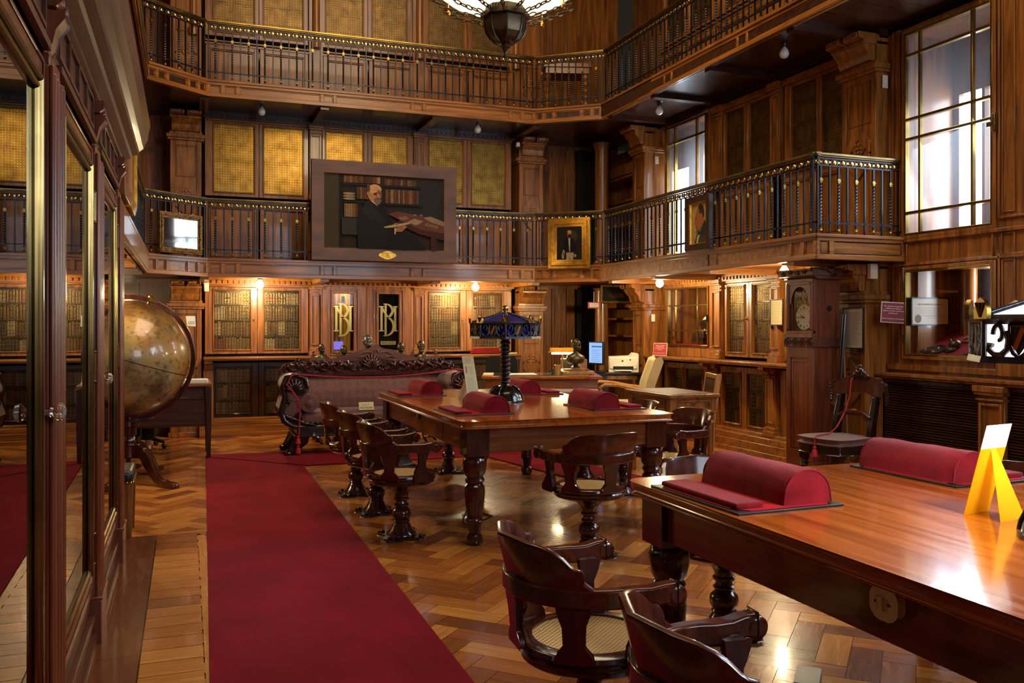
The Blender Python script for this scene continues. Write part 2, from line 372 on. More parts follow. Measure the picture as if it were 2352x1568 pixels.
# ------------------------------------------------------------ shell
def shell():
    g = G(); g.box(-1.6,4.95,12.3,12.4,-.05,7.2); g.box(4.95,6.3,12.3,12.4,-.05,7.2)
    for z0, z1 in ((.2,1.95),(2.2,4.05),(4.32,7)):                           # alcove panelling, right-hand corner
        for x0 in (4.95, 5.18, 5.42): g.box(x0,x0+.02,12.27,12.3,z0,z1); g.box(x0+.05,x0+.16,12.285,12.3,z0+.1,z1-.1)
        for x0 in (-1.3, -.95, -.6): g.box(x0,x0+.03,12.26,12.3,z0,z1)
    st(g.obj('wall_back', wood_v))
    g = G(); g.box(-1.6,-1.46,-3,12.4,-.05,7.2)
    for z0, z1 in ((.2,1.95),(2.2,4.05),(4.32,7)):
        for k in range(9): g.frame(-1,1,0,1,0,0,0) if False else g.box(-1.46,-1.43,1+k*1.25,1.08+k*1.25,z0,z1)
    st(g.obj('wall_left', wood_v))
    g = G(); g.box(-1.6,7.2,-3.1,-3,-.05,7.2); st(g.obj('wall_front', wood_v))
    g = G(); g.box(-1.6,7.2,-3.1,12.5,7.2,7.3); st(g.obj('ceiling', wood_x))
    g = G(); g.box(6.62,6.72,6.3,12.4,-.05,7.2); g.box(6.62,6.72,-3,6.3,4.29,7.2); st(g.obj('wall_right', wood_v))
    for z in (1.23, 1.48, 1.73, 2.5, 2.85, 3.2, 3.55): g = G(); g.box(6.0,6.29,10.79,12.25,z,z+.03); st(g.obj('trim_shelf', wood_v))
    for z0, z1 in ((1.66,1.95),(3.6,3.75)): g = G(); g.box(6.0,6.02,10.79,12.25,z0,z1); g.box(6.29,6.31,10.79,12.3,.2 if z0 < 2 else 2.2,1.95 if z0 < 2 else 4.05); st(g.obj('trim_shelf_fascia', wood_v))
shell()
# ------------------------------------------------------------ galleries
IN = [(-.41,10.40),(.23,10.93),(4.36,10.93),(5.08,10.35)]
def slab(name, zb, zt, yl, yr):
    g = G(); p = [(-.41+.03,yl)]+[(a+.02*(1 if a < 2 else -1), b+.03) for a, b in IN]+[(5.06+.03,yr),(6.6,yr),(6.6,12.28),(-1.45,12.28),(-1.45,yl)]
    g.prism(p[::-1], zb+.03, zt-.02, 'xy')
    for x in (.2, 1.6, 3.02, 4.4): g.box(x-.05,x+.05,10.98,11.9,zb-.03,zb+.03)                       # soffit beams
    for y in (10.2, 9.1, 7.95, 6.6): g.box(5.12,6.0,y-.05,y+.05,zb-.03,zb+.03)
    for y in (10.2, 9.0, 7.8, 6.6): g.box(-1.4,-.45,y-.05,y+.05,zb-.03,zb+.03)
    g.box(.2,4.4,11.8,11.9,zb-.05,zb+.03); g.box(5.95,6.05,6.4,10.6,zb-.05,zb+.03)
    for k in range(60): g.box(.3+k*.067,.33+k*.067,11.78,11.8,zb-.035,zb)                            # dentils
    for k in range(56): g.box(5.93,5.95,6.6+k*.067,6.63+k*.067,zb-.035,zb)
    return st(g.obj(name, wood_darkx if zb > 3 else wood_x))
slab('floor_gallery_lower', 1.97, 2.19, 6.0, 6.2)
slab('floor_gallery_upper', 4.087, 4.285, 4.4, 5.4)
NTRIM = [0]
def tname(): NTRIM[0] += 1; return 'trim_%d' % NTRIM[0]
def fascia(p0, p1, zb, zt, pans):
    """panelled front board along p0->p1; pans: list of (start, end) fractions of recessed panels in metres"""
    d = Vector((p1[0]-p0[0], p1[1]-p0[1], 0)); L = d.length; rz = math.atan2(d.y, d.x); H = zt-zb
    g = G(); g.box(0,L,.012,.06,0,H); g.box(-.012,L+.012,-.03,.075,H-.028,H); g.box(0,L,-.012,.03,0,.045); g.box(0,L,-.012,.03,H-.06,H-.02)
    xs = [0]
    for a, b in pans: xs += [a, b]
    xs.append(L)
    for i in range(0, len(xs), 2): g.box(xs[i], xs[i+1], -.012, .03, .045, H-.06)
    for a, b in pans:
        g.frame(a+.012,b-.012,.057,H-.072,.012,.0,.03)
    o = st(g.obj(tname(), wood_x, bevel=.003, seg=1)); o.location = (p0[0], p0[1], zb); o.rotation_euler = (0,0,rz); return o
def pan_long(L, n):       # pattern: end square, square, long ... square, end square
    out = [(.03,.15),(.2,.32)]; a = .37; seg = (L-.74)/n
    for i in range(n):
        s = .37+i*seg; e = s+seg-(.19 if i < n-1 else 0)
        out.append((s, e))
        if i < n-1: out.append((e+.035, s+seg-.035))
    out += [(L-.32,L-.2),(L-.15,L-.03)]; return out
def pan_short(L): return [(.03,.11),(.15,.25),(.29,L-.29),(L-.25,L-.15),(L-.11,L-.03)]
for zb, zt, yl, yr in ((1.97,2.19,6.0,6.2),(4.087,4.285,4.4,5.4)):
    A, B, C, D = IN; Ll = A[1]-yl; Lr = D[1]-yr
    fascia((-.41,yl), A, zb, zt, pan_long(Ll, 3)); fascia(A, B, zb, zt, pan_short(.83)); fascia(B, C, zb, zt, pan_long(4.13, 3))
    fascia(C, D, zb, zt, pan_short(.918)); fascia(D, (5.08,yr), zb, zt, pan_long(Lr, 3))
    fascia((5.08,yr), (6.08,yr), zb, zt, [(.03,.13),(.18,.93)])
# ------------------------------------------------------------ railings
def bar_mesh():
    g = G(); g.box(-.007,.007,-.007,.007,0,.60); return g.obj('plain_bar', iron, ang=0).data
def twist_mesh():
    g = G(); r = .0095; n = 26; vs = []
    for i in range(n+1):
        z = .09+.37*i/n; a = 2*PI*3.2*i/n
        vs += [(r*1.25*cos(a+k*PI/2), r*1.25*sin(a+k*PI/2), z) for k in range(4)]
    g.add(vs, [(i*4+k, i*4+(k+1) % 4, (i+1)*4+(k+1) % 4, (i+1)*4+k) for i in range(n) for k in range(4)])
    g.box(-.008,.008,-.008,.008,.05,.09); g.box(-.008,.008,-.008,.008,.46,.60); g.m(1)
    g.bc(0,0,.475,.034,.026,.010); g.bc(0,0,.487,.026,.02,.012); g.bc(0,0,.462,.024,.02,.01); g.sph((0,0,.04),.014,8,5); g.bc(0,0,.056,.024,.02,.006)
    return g.obj('twisted_bar', [iron, brass], ang=20).data
def ros_mesh():
    g = G(); g.tube([(.033*cos(2*PI*i/14),0,.033*sin(2*PI*i/14)) for i in range(14)], .0055, 5, True); g.bc(0,0,.0,.004,.004,.004); g.m(1)
    i0 = g.mark(); g.lathe([(.021,0),(.021,.006),(.014,.012),(.005,.014)], (0,0,0), 10); g.xf(Matrix.Rotation(PI/2,4,'X'), i0)
    i0 = g.mark(); g.lathe([(.021,0),(.021,.006),(.014,.012),(.005,.014)], (0,0,0), 10); g.xf(Matrix.Rotation(-PI/2,4,'X'), i0); g.bc(.047,0,0,.02,.012,.016)
    return g.obj('rosette', [iron, brass_bright]).data
RM = {}
def railing(label, p0, p1, z, H=.71):
    d = Vector((p1[0]-p0[0], p1[1]-p0[1], 0)); L = d.length; rz = math.atan2(d.y, d.x)
    t = thing('gallery_railing', label, 'railing', (p0[0], p0[1], z), rz, 'wrought iron gallery railings')
    g = G(); g.box(-.01,L+.01,-.028,.028,H-.022,H); g.box(-.01,L+.01,-.018,.018,H-.034,H-.022); g.obj('handrail', brass if z > 3 else gold_rail, t, .004)
    g = G(); g.box(0,L,-.008,.008,H-.052,H-.04); g.box(0,L,-.008,.008,.597,.609); g.obj('frieze_rail', iron, t, ang=0)
    g = G(); g.box(0,L,-.007,.007,.098,.112); g.obj('lower_rail', iron, t, ang=0)
    n = max(3, round(L/.094)); pt = L/n; H0 = H/.71
    def inst(name, me, x, zz=0):
        if name not in RM: pass
        o = bpy.data.objects.new(name, me); COL.objects.link(o); o.parent = t; o.location = (x,0,zz)
    for i in range(n+1):
        if i % 2 == 0 or i == n: inst('plain_bar', RM['b'], min(max(i*pt,.012),L-.012))
        else: inst('twisted_bar', RM['t'], i*pt)
    for i in range(n): inst('rosette', RM['r'], (i+.5)*pt, (.609+H-.052)/2)
    return t
gold_rail = noise_col('bronze_handrail', lin(96,78,48), lin(136,112,70), (6,6,6), 1, .3, .7)
for k, f in (('b', bar_mesh), ('t', twist_mesh), ('r', ros_mesh)):
    RM[k] = f()
for o in list(COL.objects):
    if o.name.split('.')[0] in ('plain_bar','twisted_bar','rosette') and o.parent is None: bpy.data.objects.remove(o)
def off(p, q, e=.035):
    d = Vector((q[0]-p[0], q[1]-p[1])); n = Vector((-d.y, d.x)).normalized()*e; return (p[0]+n.x,p[1]+n.y), (q[0]+n.x,q[1]+n.y)
A, B, C, D = IN
for zt, yl, yr, nm in ((2.19,6.02,6.22,'middle'),(4.285,4.4,5.42,'upper')):
    for lab, p, q in (('along the left side gallery', (-.41,yl), A), ('across the left corner', A, B), ('along the back wall', B, C), ('across the right corner', C, D), ('along the right side gallery', D, (5.08,yr)), ('closing the window end of the right gallery', (5.08,yr), (6.04,yr))):
        if nm == 'upper' and 'closing' in lab: continue
        p, q = off(p, q, .04)
        railing('wrought iron railing with brass rosettes %s, %s level' % (lab, nm), p, q, zt)
# ------------------------------------------------------------ bookcases
def lattice(g, x0, x1, z0, z1, c, w, y):
    k = 0
    n = max(1, round((x1-x0)/c)); cx = (x1-x0)/n; m = max(1, round((z1-z0)/cx)); cz = (z1-z0)/m
    for i in range(n+1): x = x0+i*cx; g.quad((x-w,y,z0),(x+w,y,z0),(x+w,y,z1),(x-w,y,z1))
    for i in range(m+1): z = z0+i*cz; g.quad((x0,y-.001,z-w),(x1,y-.001,z-w),(x1,y-.001,z+w),(x0,y-.001,z+w))
    s = cz/cx
    for d in (1, -1):
        for i in range(-m, n+m+1):
            # line x = x0 + i*cx + d*t*cx, z = z0 + t*cz
            ta, tb = 0, m
            if d == 1: ta = max(ta, -i); tb = min(tb, n-i)
            else: ta = max(ta, i-n); tb = min(tb, i)
            if tb <= ta: continue
            xa, za, xb, zb = x0+(i+d*ta)*cx, z0+ta*cz, x0+(i+d*tb)*cx, z0+tb*cz
            yy = y-.002-.001*(d > 0); ww = w*1.1
            g.quad((xa-ww,yy,za),(xa+ww,yy,za),(xb+ww,yy,zb),(xb-ww,yy,zb))
    for i in range(n+1):                              # knots at the crossings
        for j in range(m+1):
            x, z = x0+i*cx, z0+j*cz; q = w*2.4; g.add([(x-q,y-.0045,z),(x,y-.0045,z-q),(x+q,y-.0045,z),(x,y-.0045,z+q)], [(0,1,2,3)])
def lat_door(root, x0, x1, z0, z1, y, wl, wr, wt, wb, mat, cell=.04, lm=None, bar=.0026, knob=None, back=.1):
    g = G(); g.box(x0-wl,x0,y,y+.035,z0-wb,z1+wt); g.box(x1,x1+wr,y,y+.035,z0-wb,z1+wt); g.box(x0,x1,y,y+.035,z1,z1+wt); g.box(x0,x1,y,y+.035,z0-wb,z0)
    g.frame(x0+.008,x1-.008,z0+.008,z1-.008,.018,y-.012,y+.03); g.frame(x0+.002,x1-.002,z0+.002,z1-.002,.006,y-.018,y)
    d = g.obj('door', mat, root, .003, seg=1)
    l = G(); lattice(l, x0, x1, z0, z1, cell, bar, y+.018); l.obj('lattice', lm or brass_lat, d, ang=0)
    if knob: k = G(); k.sph((knob, y-.016, (z0+z1)/2), .011, 8, 6); k.bc(knob, y-.003, (z0+z1)/2, .018, .006, .05); k.obj('knob', brass, d)
    return d
def panel_door(root, x0, x1, z0, z1, y, mat, name='door'):
    g = G(); g.box(x0,x1,y,y+.03,z0,z1); g.frame(x0+.05,x1-.05,z0+.05,z1-.05,.05,y-.014,y); g.frame(x0+.07,x1-.07,z0+.07,z1-.07,.012,y-.022,y)
    g.prism([(x0+.11,z0+.11),(x1-.11,z0+.11),(x1-.11,z1-.11),(x0+.11,z1-.11)], y-.008, y+.0, 'xz')
    return g.obj(name, mat, root, .003, seg=1)
def pilaster_small(loc, rz, w, z0, z1, mat=None, dp=.05):
    g = G(); H = z1-z0; g.box(0,w,-dp+.02,.05,0,H); g.frame(.035,w-.035,.16,H-.16,.022,-dp,-dp+.03)
    g.box(-.012,w+.012,-dp-.02,.05,H-.075,H-.05); g.box(-.02,w+.02,-dp-.03,.05,H-.05,H); g.box(-.006,w+.006,-dp-.006,.05,H-.12,H-.1)
    g.box(-.012,w+.012,-dp-.02,.05,0,.06); g.box(-.006,w+.006,-dp-.008,.05,.06,.1)
    o = st(g.obj(tname(), mat or wood_v, bevel=.004, seg=1)); o.location = (loc[0],loc[1],z0); o.rotation_euler = (0,0,rz); return o
def pilaster_big(loc, rz, w, z0, z1, side=.3, zp=.62):
    """broad pilaster: framed shaft with a pointed foot, carved lozenge, cap and scrolled bracket under the gallery"""
    g = G(); H = z1-z0; d = .14
    g.box(0,w,-d,side,0,H-.02); hc = H-.36                                   # shaft, underside of the capital
    a, b = .06, w-.06
    zt = hc-.06
    g.box(0,a,-d-.014,-d,.06,hc); g.box(b,w,-d-.014,-d,.06,hc); g.box(a,b,-d-.014,-d,zt,hc)
    i = .02; m = (a+b)/2
    g.prism([(a,zp-.10),(a,zp),(m,zp+.16),(b,zp),(b,zp-.10),(m,zp+.06)], -d-.02, -d, 'xz')         # pointed bar
    g.frame(a+i,b-i,zp+.2,zt-.02,.012,-d-.01,-d)
    q = .082; zc = zp-.03
    g.prism([(m-q,zc),(m,zc-q*1.15),(m+q,zc),(m,zc+q*1.15)], -d-.012, -d, 'xz')
    g.prism([(a,zc-.05),(a,zc-.14),(m,zc-.28),(b,zc-.14),(b,zc-.05),(m,zc-.19)], -d-.02, -d, 'xz')
    for k in range(8): g.sph((m+.05*cos(k*PI/4)*(1 if k % 2 else .62), -d-.014, zc+.058*sin(k*PI/4)*(1 if k % 2 else .62)), (.018,.01,.018), 8, 5)
    g.sph((m,-d-.014,zc), .013, 8, 5)
    g.box(-.03,w+.03,-d-.04,side,hc,hc+.03); g.box(-.045,w+.045,-d-.06,side,hc+.03,hc+.075); g.box(-.01,w+.01,-d-.02,side,hc+.075,hc+.11)
    prof = [(-d,hc+.11),(-d-.05,hc+.11),(-d-.07,hc+.14),(-d-.08,hc+.19),(-d-.13,hc+.235),(-d-.14,hc+.255),(-d,hc+.255)]
    g.prism(prof, .02, w-.02, 'yz')                                           # scrolled block
    g.box(0,w,-d-.15,0,hc+.255,hc+.285)
    for x0, x1 in ((.0,w*.46),(w*.54,w)):
        g.prism([(-d,hc+.285),(-d-.14,hc+.285),(-d-.2,hc+.30),(-d-.21,hc+.345),(-d,hc+.345)], x0, x1, 'yz')
        g.frame(x0+.025,x1-.025,hc+.308,hc+.337,.008,-d-.222,-d-.2)
    g.box(-.02,w+.02,-d-.03,side,0,.06)
    o = st(g.obj(tname(), wood_v, bevel=.004, seg=1)); o.location = (loc[0],loc[1],z0); o.rotation_euler = (0,0,rz); return o
# books ----------------------------------------------------------------
def book_proto(mi):
    g = G(); w, d, h = .03, .13, .17
    g.box(0,w,.012,d,0,h); g.prism([(0,.012),(.004,.003),(w/2,0),(w-.004,.003),(w,.012)], 0, h, 'xy')
    g.m(1)
    for z in (.025,.06,.115,.145): g.prism([(.0005,.011),(.004,.002),(w/2,-.001),(w-.004,.002),(w-.0005,.011)], z, z+.006, 'xy')
    o = g.obj('book', [book_mats[mi], brass if mi in (0,2,3) else book_mats[0]], ang=0); return o
BP = [book_proto(i) for i in range(5)]
NB = [0]
def shelf_books(x0, x1, z, hmax, loc, rz, label, group, dense=1.0):
    """every book its own object, standing in a row on one shelf (local frame of the bookcase)"""
    M = Matrix.Translation(loc) @ Matrix.Rotation(rz,4,'Z'); x = x0+.004; run = RN.randrange(5); left = RN.randint(2,6)
    while x < x1-.034:
        if left == 0: run = RN.choice((0,0,1,2,3,3,4)); left = RN.randint(2,6)
        left -= 1
        s = RN.uniform(.85,1.35) if dense == 1 else dense
        o = BP[run].copy(); COL.objects.link(o); w = .03*s
        if x+w > x1: break
        o.location = M @ Vector((x, .07+RN.uniform(0,.015), z)); o.rotation_euler = (0,0,rz); o.scale = (s,1,RN.uniform(.84,1.0)*hmax/.172)
        tag(o, label, 'book', group); x += w+.002; NB[0] += 1
def book_stuff(g, x0, x1, z, h, y, d=.1):
    x = x0
    while x < x1-.03:
        w = RN.uniform(.022,.045); g.m(RN.choice((0,0,1,2,3,3))); g.box(x, x+w, y, y+d, z, z+h*RN.uniform(.8,1)); x += w+.002
def carcass(root, x0, x1, z0, z1, shelves, y0=.04, dep=.3, mat=None):
    g = G(); g.box(x0,x1,dep-.02,dep,z0,z1); g.box(x0,x0+.015,y0,dep,z0,z1); g.box(x1-.015,x1,y0,dep,z0,z1)
    for z in shelves: g.box(x0,x1,y0+.02,dep-.02,z-.014,z)
    return g.obj('carcass', mat or wood_dark, root)
STUFF = {}
def low_bay(name, label, loc, rz, w, ups, lows, pos, shelves=(1.065,1.275,1.475,1.675), books=True, lowmat=None):
    t = thing(name, label, 'bookcase', loc, rz)
    carcass(t, 0, w, .2, 1.95, [.24,.46,.68]+[s for s in shelves])
    g = G(); xs = sorted(ups); zt = 1.95
    g.box(0,w,-.015,.02,1.895,zt); g.box(0,w,-.03,.03,1.935,zt); g.obj('cornice', wood_x, t, .003, seg=1)
    n = len(ups); ed = [0]+[(ups[i][1]+ups[i+1][0])/2 for i in range(n-1)]+[w]
    for i, (a, b) in enumerate(ups):
        lat_door(t, a, b, 1.083, 1.862, 0, a-ed[i]-.002, ed[i+1]-b-.002, .03, .05, wood_v, .043, brass_low, .0019, knob=(b+.03 if i == 0 else None))
    ed = [0]+[(lows[i][1]+lows[i+1][0])/2 for i in range(n-1)]+[w]
    for i, (a, b) in enumerate(lows):
        lat_door(t, a, b, .266, .862, -.06, a-ed[i]-.002, ed[i+1]-b-.002, .06, .05, lowmat or wood_dark, .043, brass_dim, .0014)
    g2 = G()
    if not books:
        for a, b in ups:
            for s in shelves: book_stuff(g2, a-.02, b+.02, s, .17, .09)
        o = g2.obj('shelved_books', book_mats[:4], t, ang=0); o['kind'] = 'stuff'
    if books:
        for i, (a, b) in enumerate(ups):
            for k, s in enumerate(shelves):
                lab = 'old book on the %s shelf, %s lattice door, %s' % (('lowest','second','third','top')[k], ('left','right')[i], pos)
                shelf_books(a-.02, b+.02, s, .185 if k < 3 else .165, loc, rz, lab, 'books on the %s shelf, %s door, %s' % (('lowest','second','third','top')[k], ('left','right')[i], pos))
    g = G()
    for a, b in lows:
        for z in (.24,.46,.68): book_stuff(g, a-.02, b+.02, z, .17, .08)
    o = g.obj('old_books', [book_mats[0],book_mats[1],book_mats[2],book_mats[3]], ang=0); o.location = loc; o.rotation_euler = (0,0,rz)
    tag(o, 'dim old books behind the lower lattices, %s' % pos, 'books'); o['kind'] = 'stuff'
    return t
low_bay('bookcase', 'lattice-doored bookcase left of the glazed monogram doors, lamp-lit at its top', (.22,11.9,0), 0, 1.30, [(.104,.57),(.722,1.19)], [(.13,.575),(.739,1.18)], 'bookcase left of the monogram doors')
low_bay('bookcase', 'lattice-doored bookcase right of the glazed monogram doors, behind the blue lamp', (3.10,11.9,0), 0, 1.29, [(.064,.52),(.70,1.158)], [(.09,.535),(.72,1.16)], 'bookcase right of the monogram doors')
low_bay('bookcase', 'narrow lattice-doored bookcase left of the tall clock on the right-hand wall', (6.0,8.95,0), RZ_RIGHT, 1.0, [(.072,.41),(.558,.898)], [(.06,.42),(.54,.875)], 'bookcase left of the tall clock', lowmat=wood_v)
low_bay('bookcase', 'lattice-doored bookcase half hidden behind the tall clock', (6.0,7.82,0), RZ_RIGHT, 1.0, [(.11,.52),(.58,.96)], [(.11,.52),(.58,.96)], 'bookcase behind the tall clock', books=False, lowmat=wood_v)
# glazed brass cabinet in the right-hand wall (deep showcase) with the cupboard below
def showcase():
    t = thing('display_cabinet', 'glazed cabinet with a brass grid door holding a carved casket, right wall', 'display cabinet', (6.0,10.35,0), RZ_RIGHT)
    g = G(); g.box(0,1.17,0,.04,1.0,1.14); g.box(0,.11,0,.04,1.14,1.88); g.box(1.07,1.17,0,.04,1.14,1.88); g.box(0,1.17,-.01,.04,1.88,1.95); g.obj('face_frame', wood_v, t, .004, seg=1)
    g = G(); g.box(.0,1.17,.5,.52,1.0,1.95); g.box(0,.02,.04,.5,1.0,1.95); g.box(1.15,1.17,.04,.5,1.0,1.95); g.box(0,1.17,.04,.5,1.93,1.95); g.obj('carcass', wood_v, t)
    g = G(); g.box(.02,1.15,.04,.5,1.14,1.16); g.obj('cloth_floor', redfelt, t)
    g = G(); g.box(.97,1.10,.47,.48,1.2,1.9); g.obj('outer_light', day, t, ang=0)  # glowing strip added inside the case to brighten its contents
    g = G(); g.frame(.125,1.05,1.155,1.865,.022,-.02,.02)
    for x in (.29,.82): g.box(x-.009,x+.009,-.014,.012,1.155,1.865)
    for z in (1.335,1.655): g.box(.125,1.05,-.016,.012,z-.009,z+.009)
    d = g.obj('door', brass, t, .003, seg=1); g = G(); g.quad((.125,0,1.155),(1.05,0,1.155),(1.05,0,1.865),(.125,0,1.865)); g.obj('pane', glass_m, d, ang=0)
    g = G(); g.box(1.055,1.07,-.035,-.02,1.44,1.53); g.obj('handle', iron, d)
    for i, (a, b) in enumerate(((.2,.58),(.64,1.03))):
        lat_door(t, a, b, .266, .862, -.06, .1 if i == 0 else .03, .03 if i == 0 else .1, .06, .05, wood_v, .042, brass_dim)
    carcass(t, 0, 1.17, .2, .98, [.24,.46,.68])
    M = Matrix.Translation((6.0,10.35,0)) @ Matrix.Rotation(RZ_RIGHT,4,'Z')
    c = thing('carved_casket', 'small dark carved casket on red cloth behind the brass grid door', 'casket', M @ Vector((.82,.3,1.161)), RZ_RIGHT)
    g = G(); g.prism([(-.22,0),(.22,0),(.24,.03),(.2,.06),(.22,.22),(.25,.25),(-.25,.25),(-.22,.22),(-.2,.06),(-.24,.03)], -.12, .12, 'xz')
    for i in range(9): g.sph((-.18+i*.045,-.125,.14+.03*sin(i*2)), (.025,.01,.035), 8, 5)
    g.obj('chest', ebony, c)
    g = G(); g.prism([(-.25,.25),(.25,.25),(.2,.29),(.1,.31),(-.1,.31),(-.2,.29)], -.13, .13, 'xz'); g.lathe([(.03,.31),(.015,.33),(.03,.35),(.01,.37)], (0,0,0), 10); g.obj('lid', ebony, c)
    b = thing('wrapped_packet', 'white folded cloth packet lying on the carved casket lid', 'packet', M @ Vector((.74,.3,1.475)), RZ_RIGHT)
    g = G(); g.prism([(-.16,0),(.12,0),(.15,.02),(.02,.06),(-.1,.035)], -.08, .08, 'xz'); g.obj('cloth', white_paper, b)
    for k in range(4):
        q = M @ Vector((.62,.2,1.161+k*.035)); o = thing('flat_case', ('lowest','second','third','topmost')[k]+' dark flat case in the small stack on red cloth, brass grid cabinet', 'case', q, RZ_RIGHT+k*.06, 'flat cases stacked in the cabinet')
        g = G(); g.box(-.13+.01*k,.13-.005*k,-.09,.09,0,.033); g.obj('case_box', ebony if k % 2 else wood_dark, o, .004)
showcase()
# counters
def counter(label, loc, rz, w, brs):
    t = thing('counter_shelf', label, 'counter', loc, rz)
    g = G(); g.box(0,w,-.26,.02,.972,1.0); g.box(.0,w,-.25,.0,.955,.972); g.obj('worktop', wood_x if rz == 0 else wood_y, t, .006)
    for x in brs:
        g = G(); g.prism([(-.06,.955),(-.22,.955),(-.22,.92),(-.16,.9),(-.14,.84),(-.06,.82)], x-.05, x+.05, 'yz'); g.box(x-.06,x+.06,-.1,-.055,.22,.83); g.frame(x-.03,x+.03,.86,.9,.008,-.16,-.14); g.obj('bracket', wood_v, t, .003, seg=1)
counter('long wooden counter shelf left of the monogram doors, below the lit lattices', (.2,11.9,0), 0, 1.4, (.06,1.34))
counter('long wooden counter shelf right of the monogram doors', (3.05,11.9,0), 0, 1.4, (.06,1.34))
counter('wooden counter shelf along the right wall carrying a small red sign', (6.0,10.45,0), RZ_RIGHT, 3.6, (.08,1.33,2.5))
def plinth(nm, loc, rz, w):
    g = G(); g.box(0,w,-.28,.1,0,.05); g.box(0,w,-.24,.1,.05,.13); g.box(0,w,-.2,.1,.13,.19); g.box(0,w,-.12,.1,.19,.22)
    o = st(g.obj(nm, wood_x if rz == 0 else wood_y, bevel=.004, seg=1)); o.location = loc; o.rotation_euler = (0,0,rz)
plinth('baseboard_back', (.15,11.9,0), 0, 4.3); plinth('baseboard_right', (6.0,10.5,0), RZ_RIGHT, 4.1)
# pilasters, all levels
for x, w in ((1.53,.16),(2.945,.14)):
    pilaster_small((x,11.9), 0, w, 1.0, 1.95); pilaster_small((x,11.84), 0, w, .2, .96, wood_dark)
    pilaster_small((x,11.9), 0, w, 3.06, 4.06)
for y, w in ((9.17,.2),(8.03,.16)):
    pilaster_small((6.0,y), RZ_RIGHT, w, 1.0, 1.95); pilaster_small((5.94,y), RZ_RIGHT, w, .2, .96); pilaster_small((6.0,y), RZ_RIGHT, w, 3.0, 4.02)
for z0, z1 in ((0,1.965),(2.19,4.08),(4.285,7.2)):
    zp = .95 if z0 < 1 else (.89 if z0 < 4 else .62); pilaster_big((-.19,11.95), 0, .37, z0, z1, zp=zp); pilaster_big((4.47,11.95), 0, .37, z0, z1, zp=zp)
    if z0 < 4: pilaster_big((5.94 if z0 < 1 else 6.06,6.84), RZ_RIGHT, .44, z0, z1, zp=zp); pilaster_big((5.9,10.77), RZ_RIGHT, .32, z0, z1, zp=zp)
# ------------------------------------------------------------ monogram doors
def ribbon(g, pts, w, y, t=.001):
    for i in range(len(pts)-1):
        a, b = Vector((pts[i][0],pts[i][1])), Vector((pts[i+1][0],pts[i+1][1])); d = (b-a)
        if d.length < 1e-6: continue
        wa = w[i] if isinstance(w, list) else w; wb = w[i+1] if isinstance(w, list) else w
        n = Vector((-d.y, d.x)).normalized(); q = [a+n*wa, a-n*wa, b-n*wb, b+n*wb]
        g.add([(p.x,y,p.y) for p in q], [(0,1,2,3)])
def monogram(parent, cx, cz, s):
    g = G(); y = -.006
    P = lambda pts: [(cx+x*s, cz+z*s) for x, z in pts]
    for x in (-.42,.42):
        ribbon(g, P([(x,-.66),(x,.80)]), .07*s, y); ribbon(g, P([(x-.15,-.66),(x+.15,-.66)]), .035*s, y-.0004); ribbon(g, P([(x-.15,.80),(x+.15,.80)]), .035*s, y-.0004)
    ribbon(g, P([(-.42,.74),(0,.12),(.42,.74)]), [.075*s,.05*s,.075*s], y-.001)
    ribbon(g, P([(-.17,.92),(-.17,-.92)]), .065*s, y-.0014)
    def bowl(x0, z0, z1, rx, w0):
        pts = [(x0+rx*sin(PI*i/20), (z0+z1)/2+(z1-z0)/2*cos(PI*i/20)) for i in range(21)]
        ribbon(g, P(pts), [(.028+(w0-.028)*sin(PI*i/20))*s for i in range(21)], y-.0018)
    bowl(-.17, .12, .96, .42, .075); bowl(-.17, -.96, .16, .50, .085); ribbon(g, P([(-.3,.96),(-.1,.96)]), .03*s, y-.0016); ribbon(g, P([(-.3,-.96),(-.1,-.96)]), .03*s, y-.0016)
    g.obj('monogram', brass_bright, parent, ang=0)
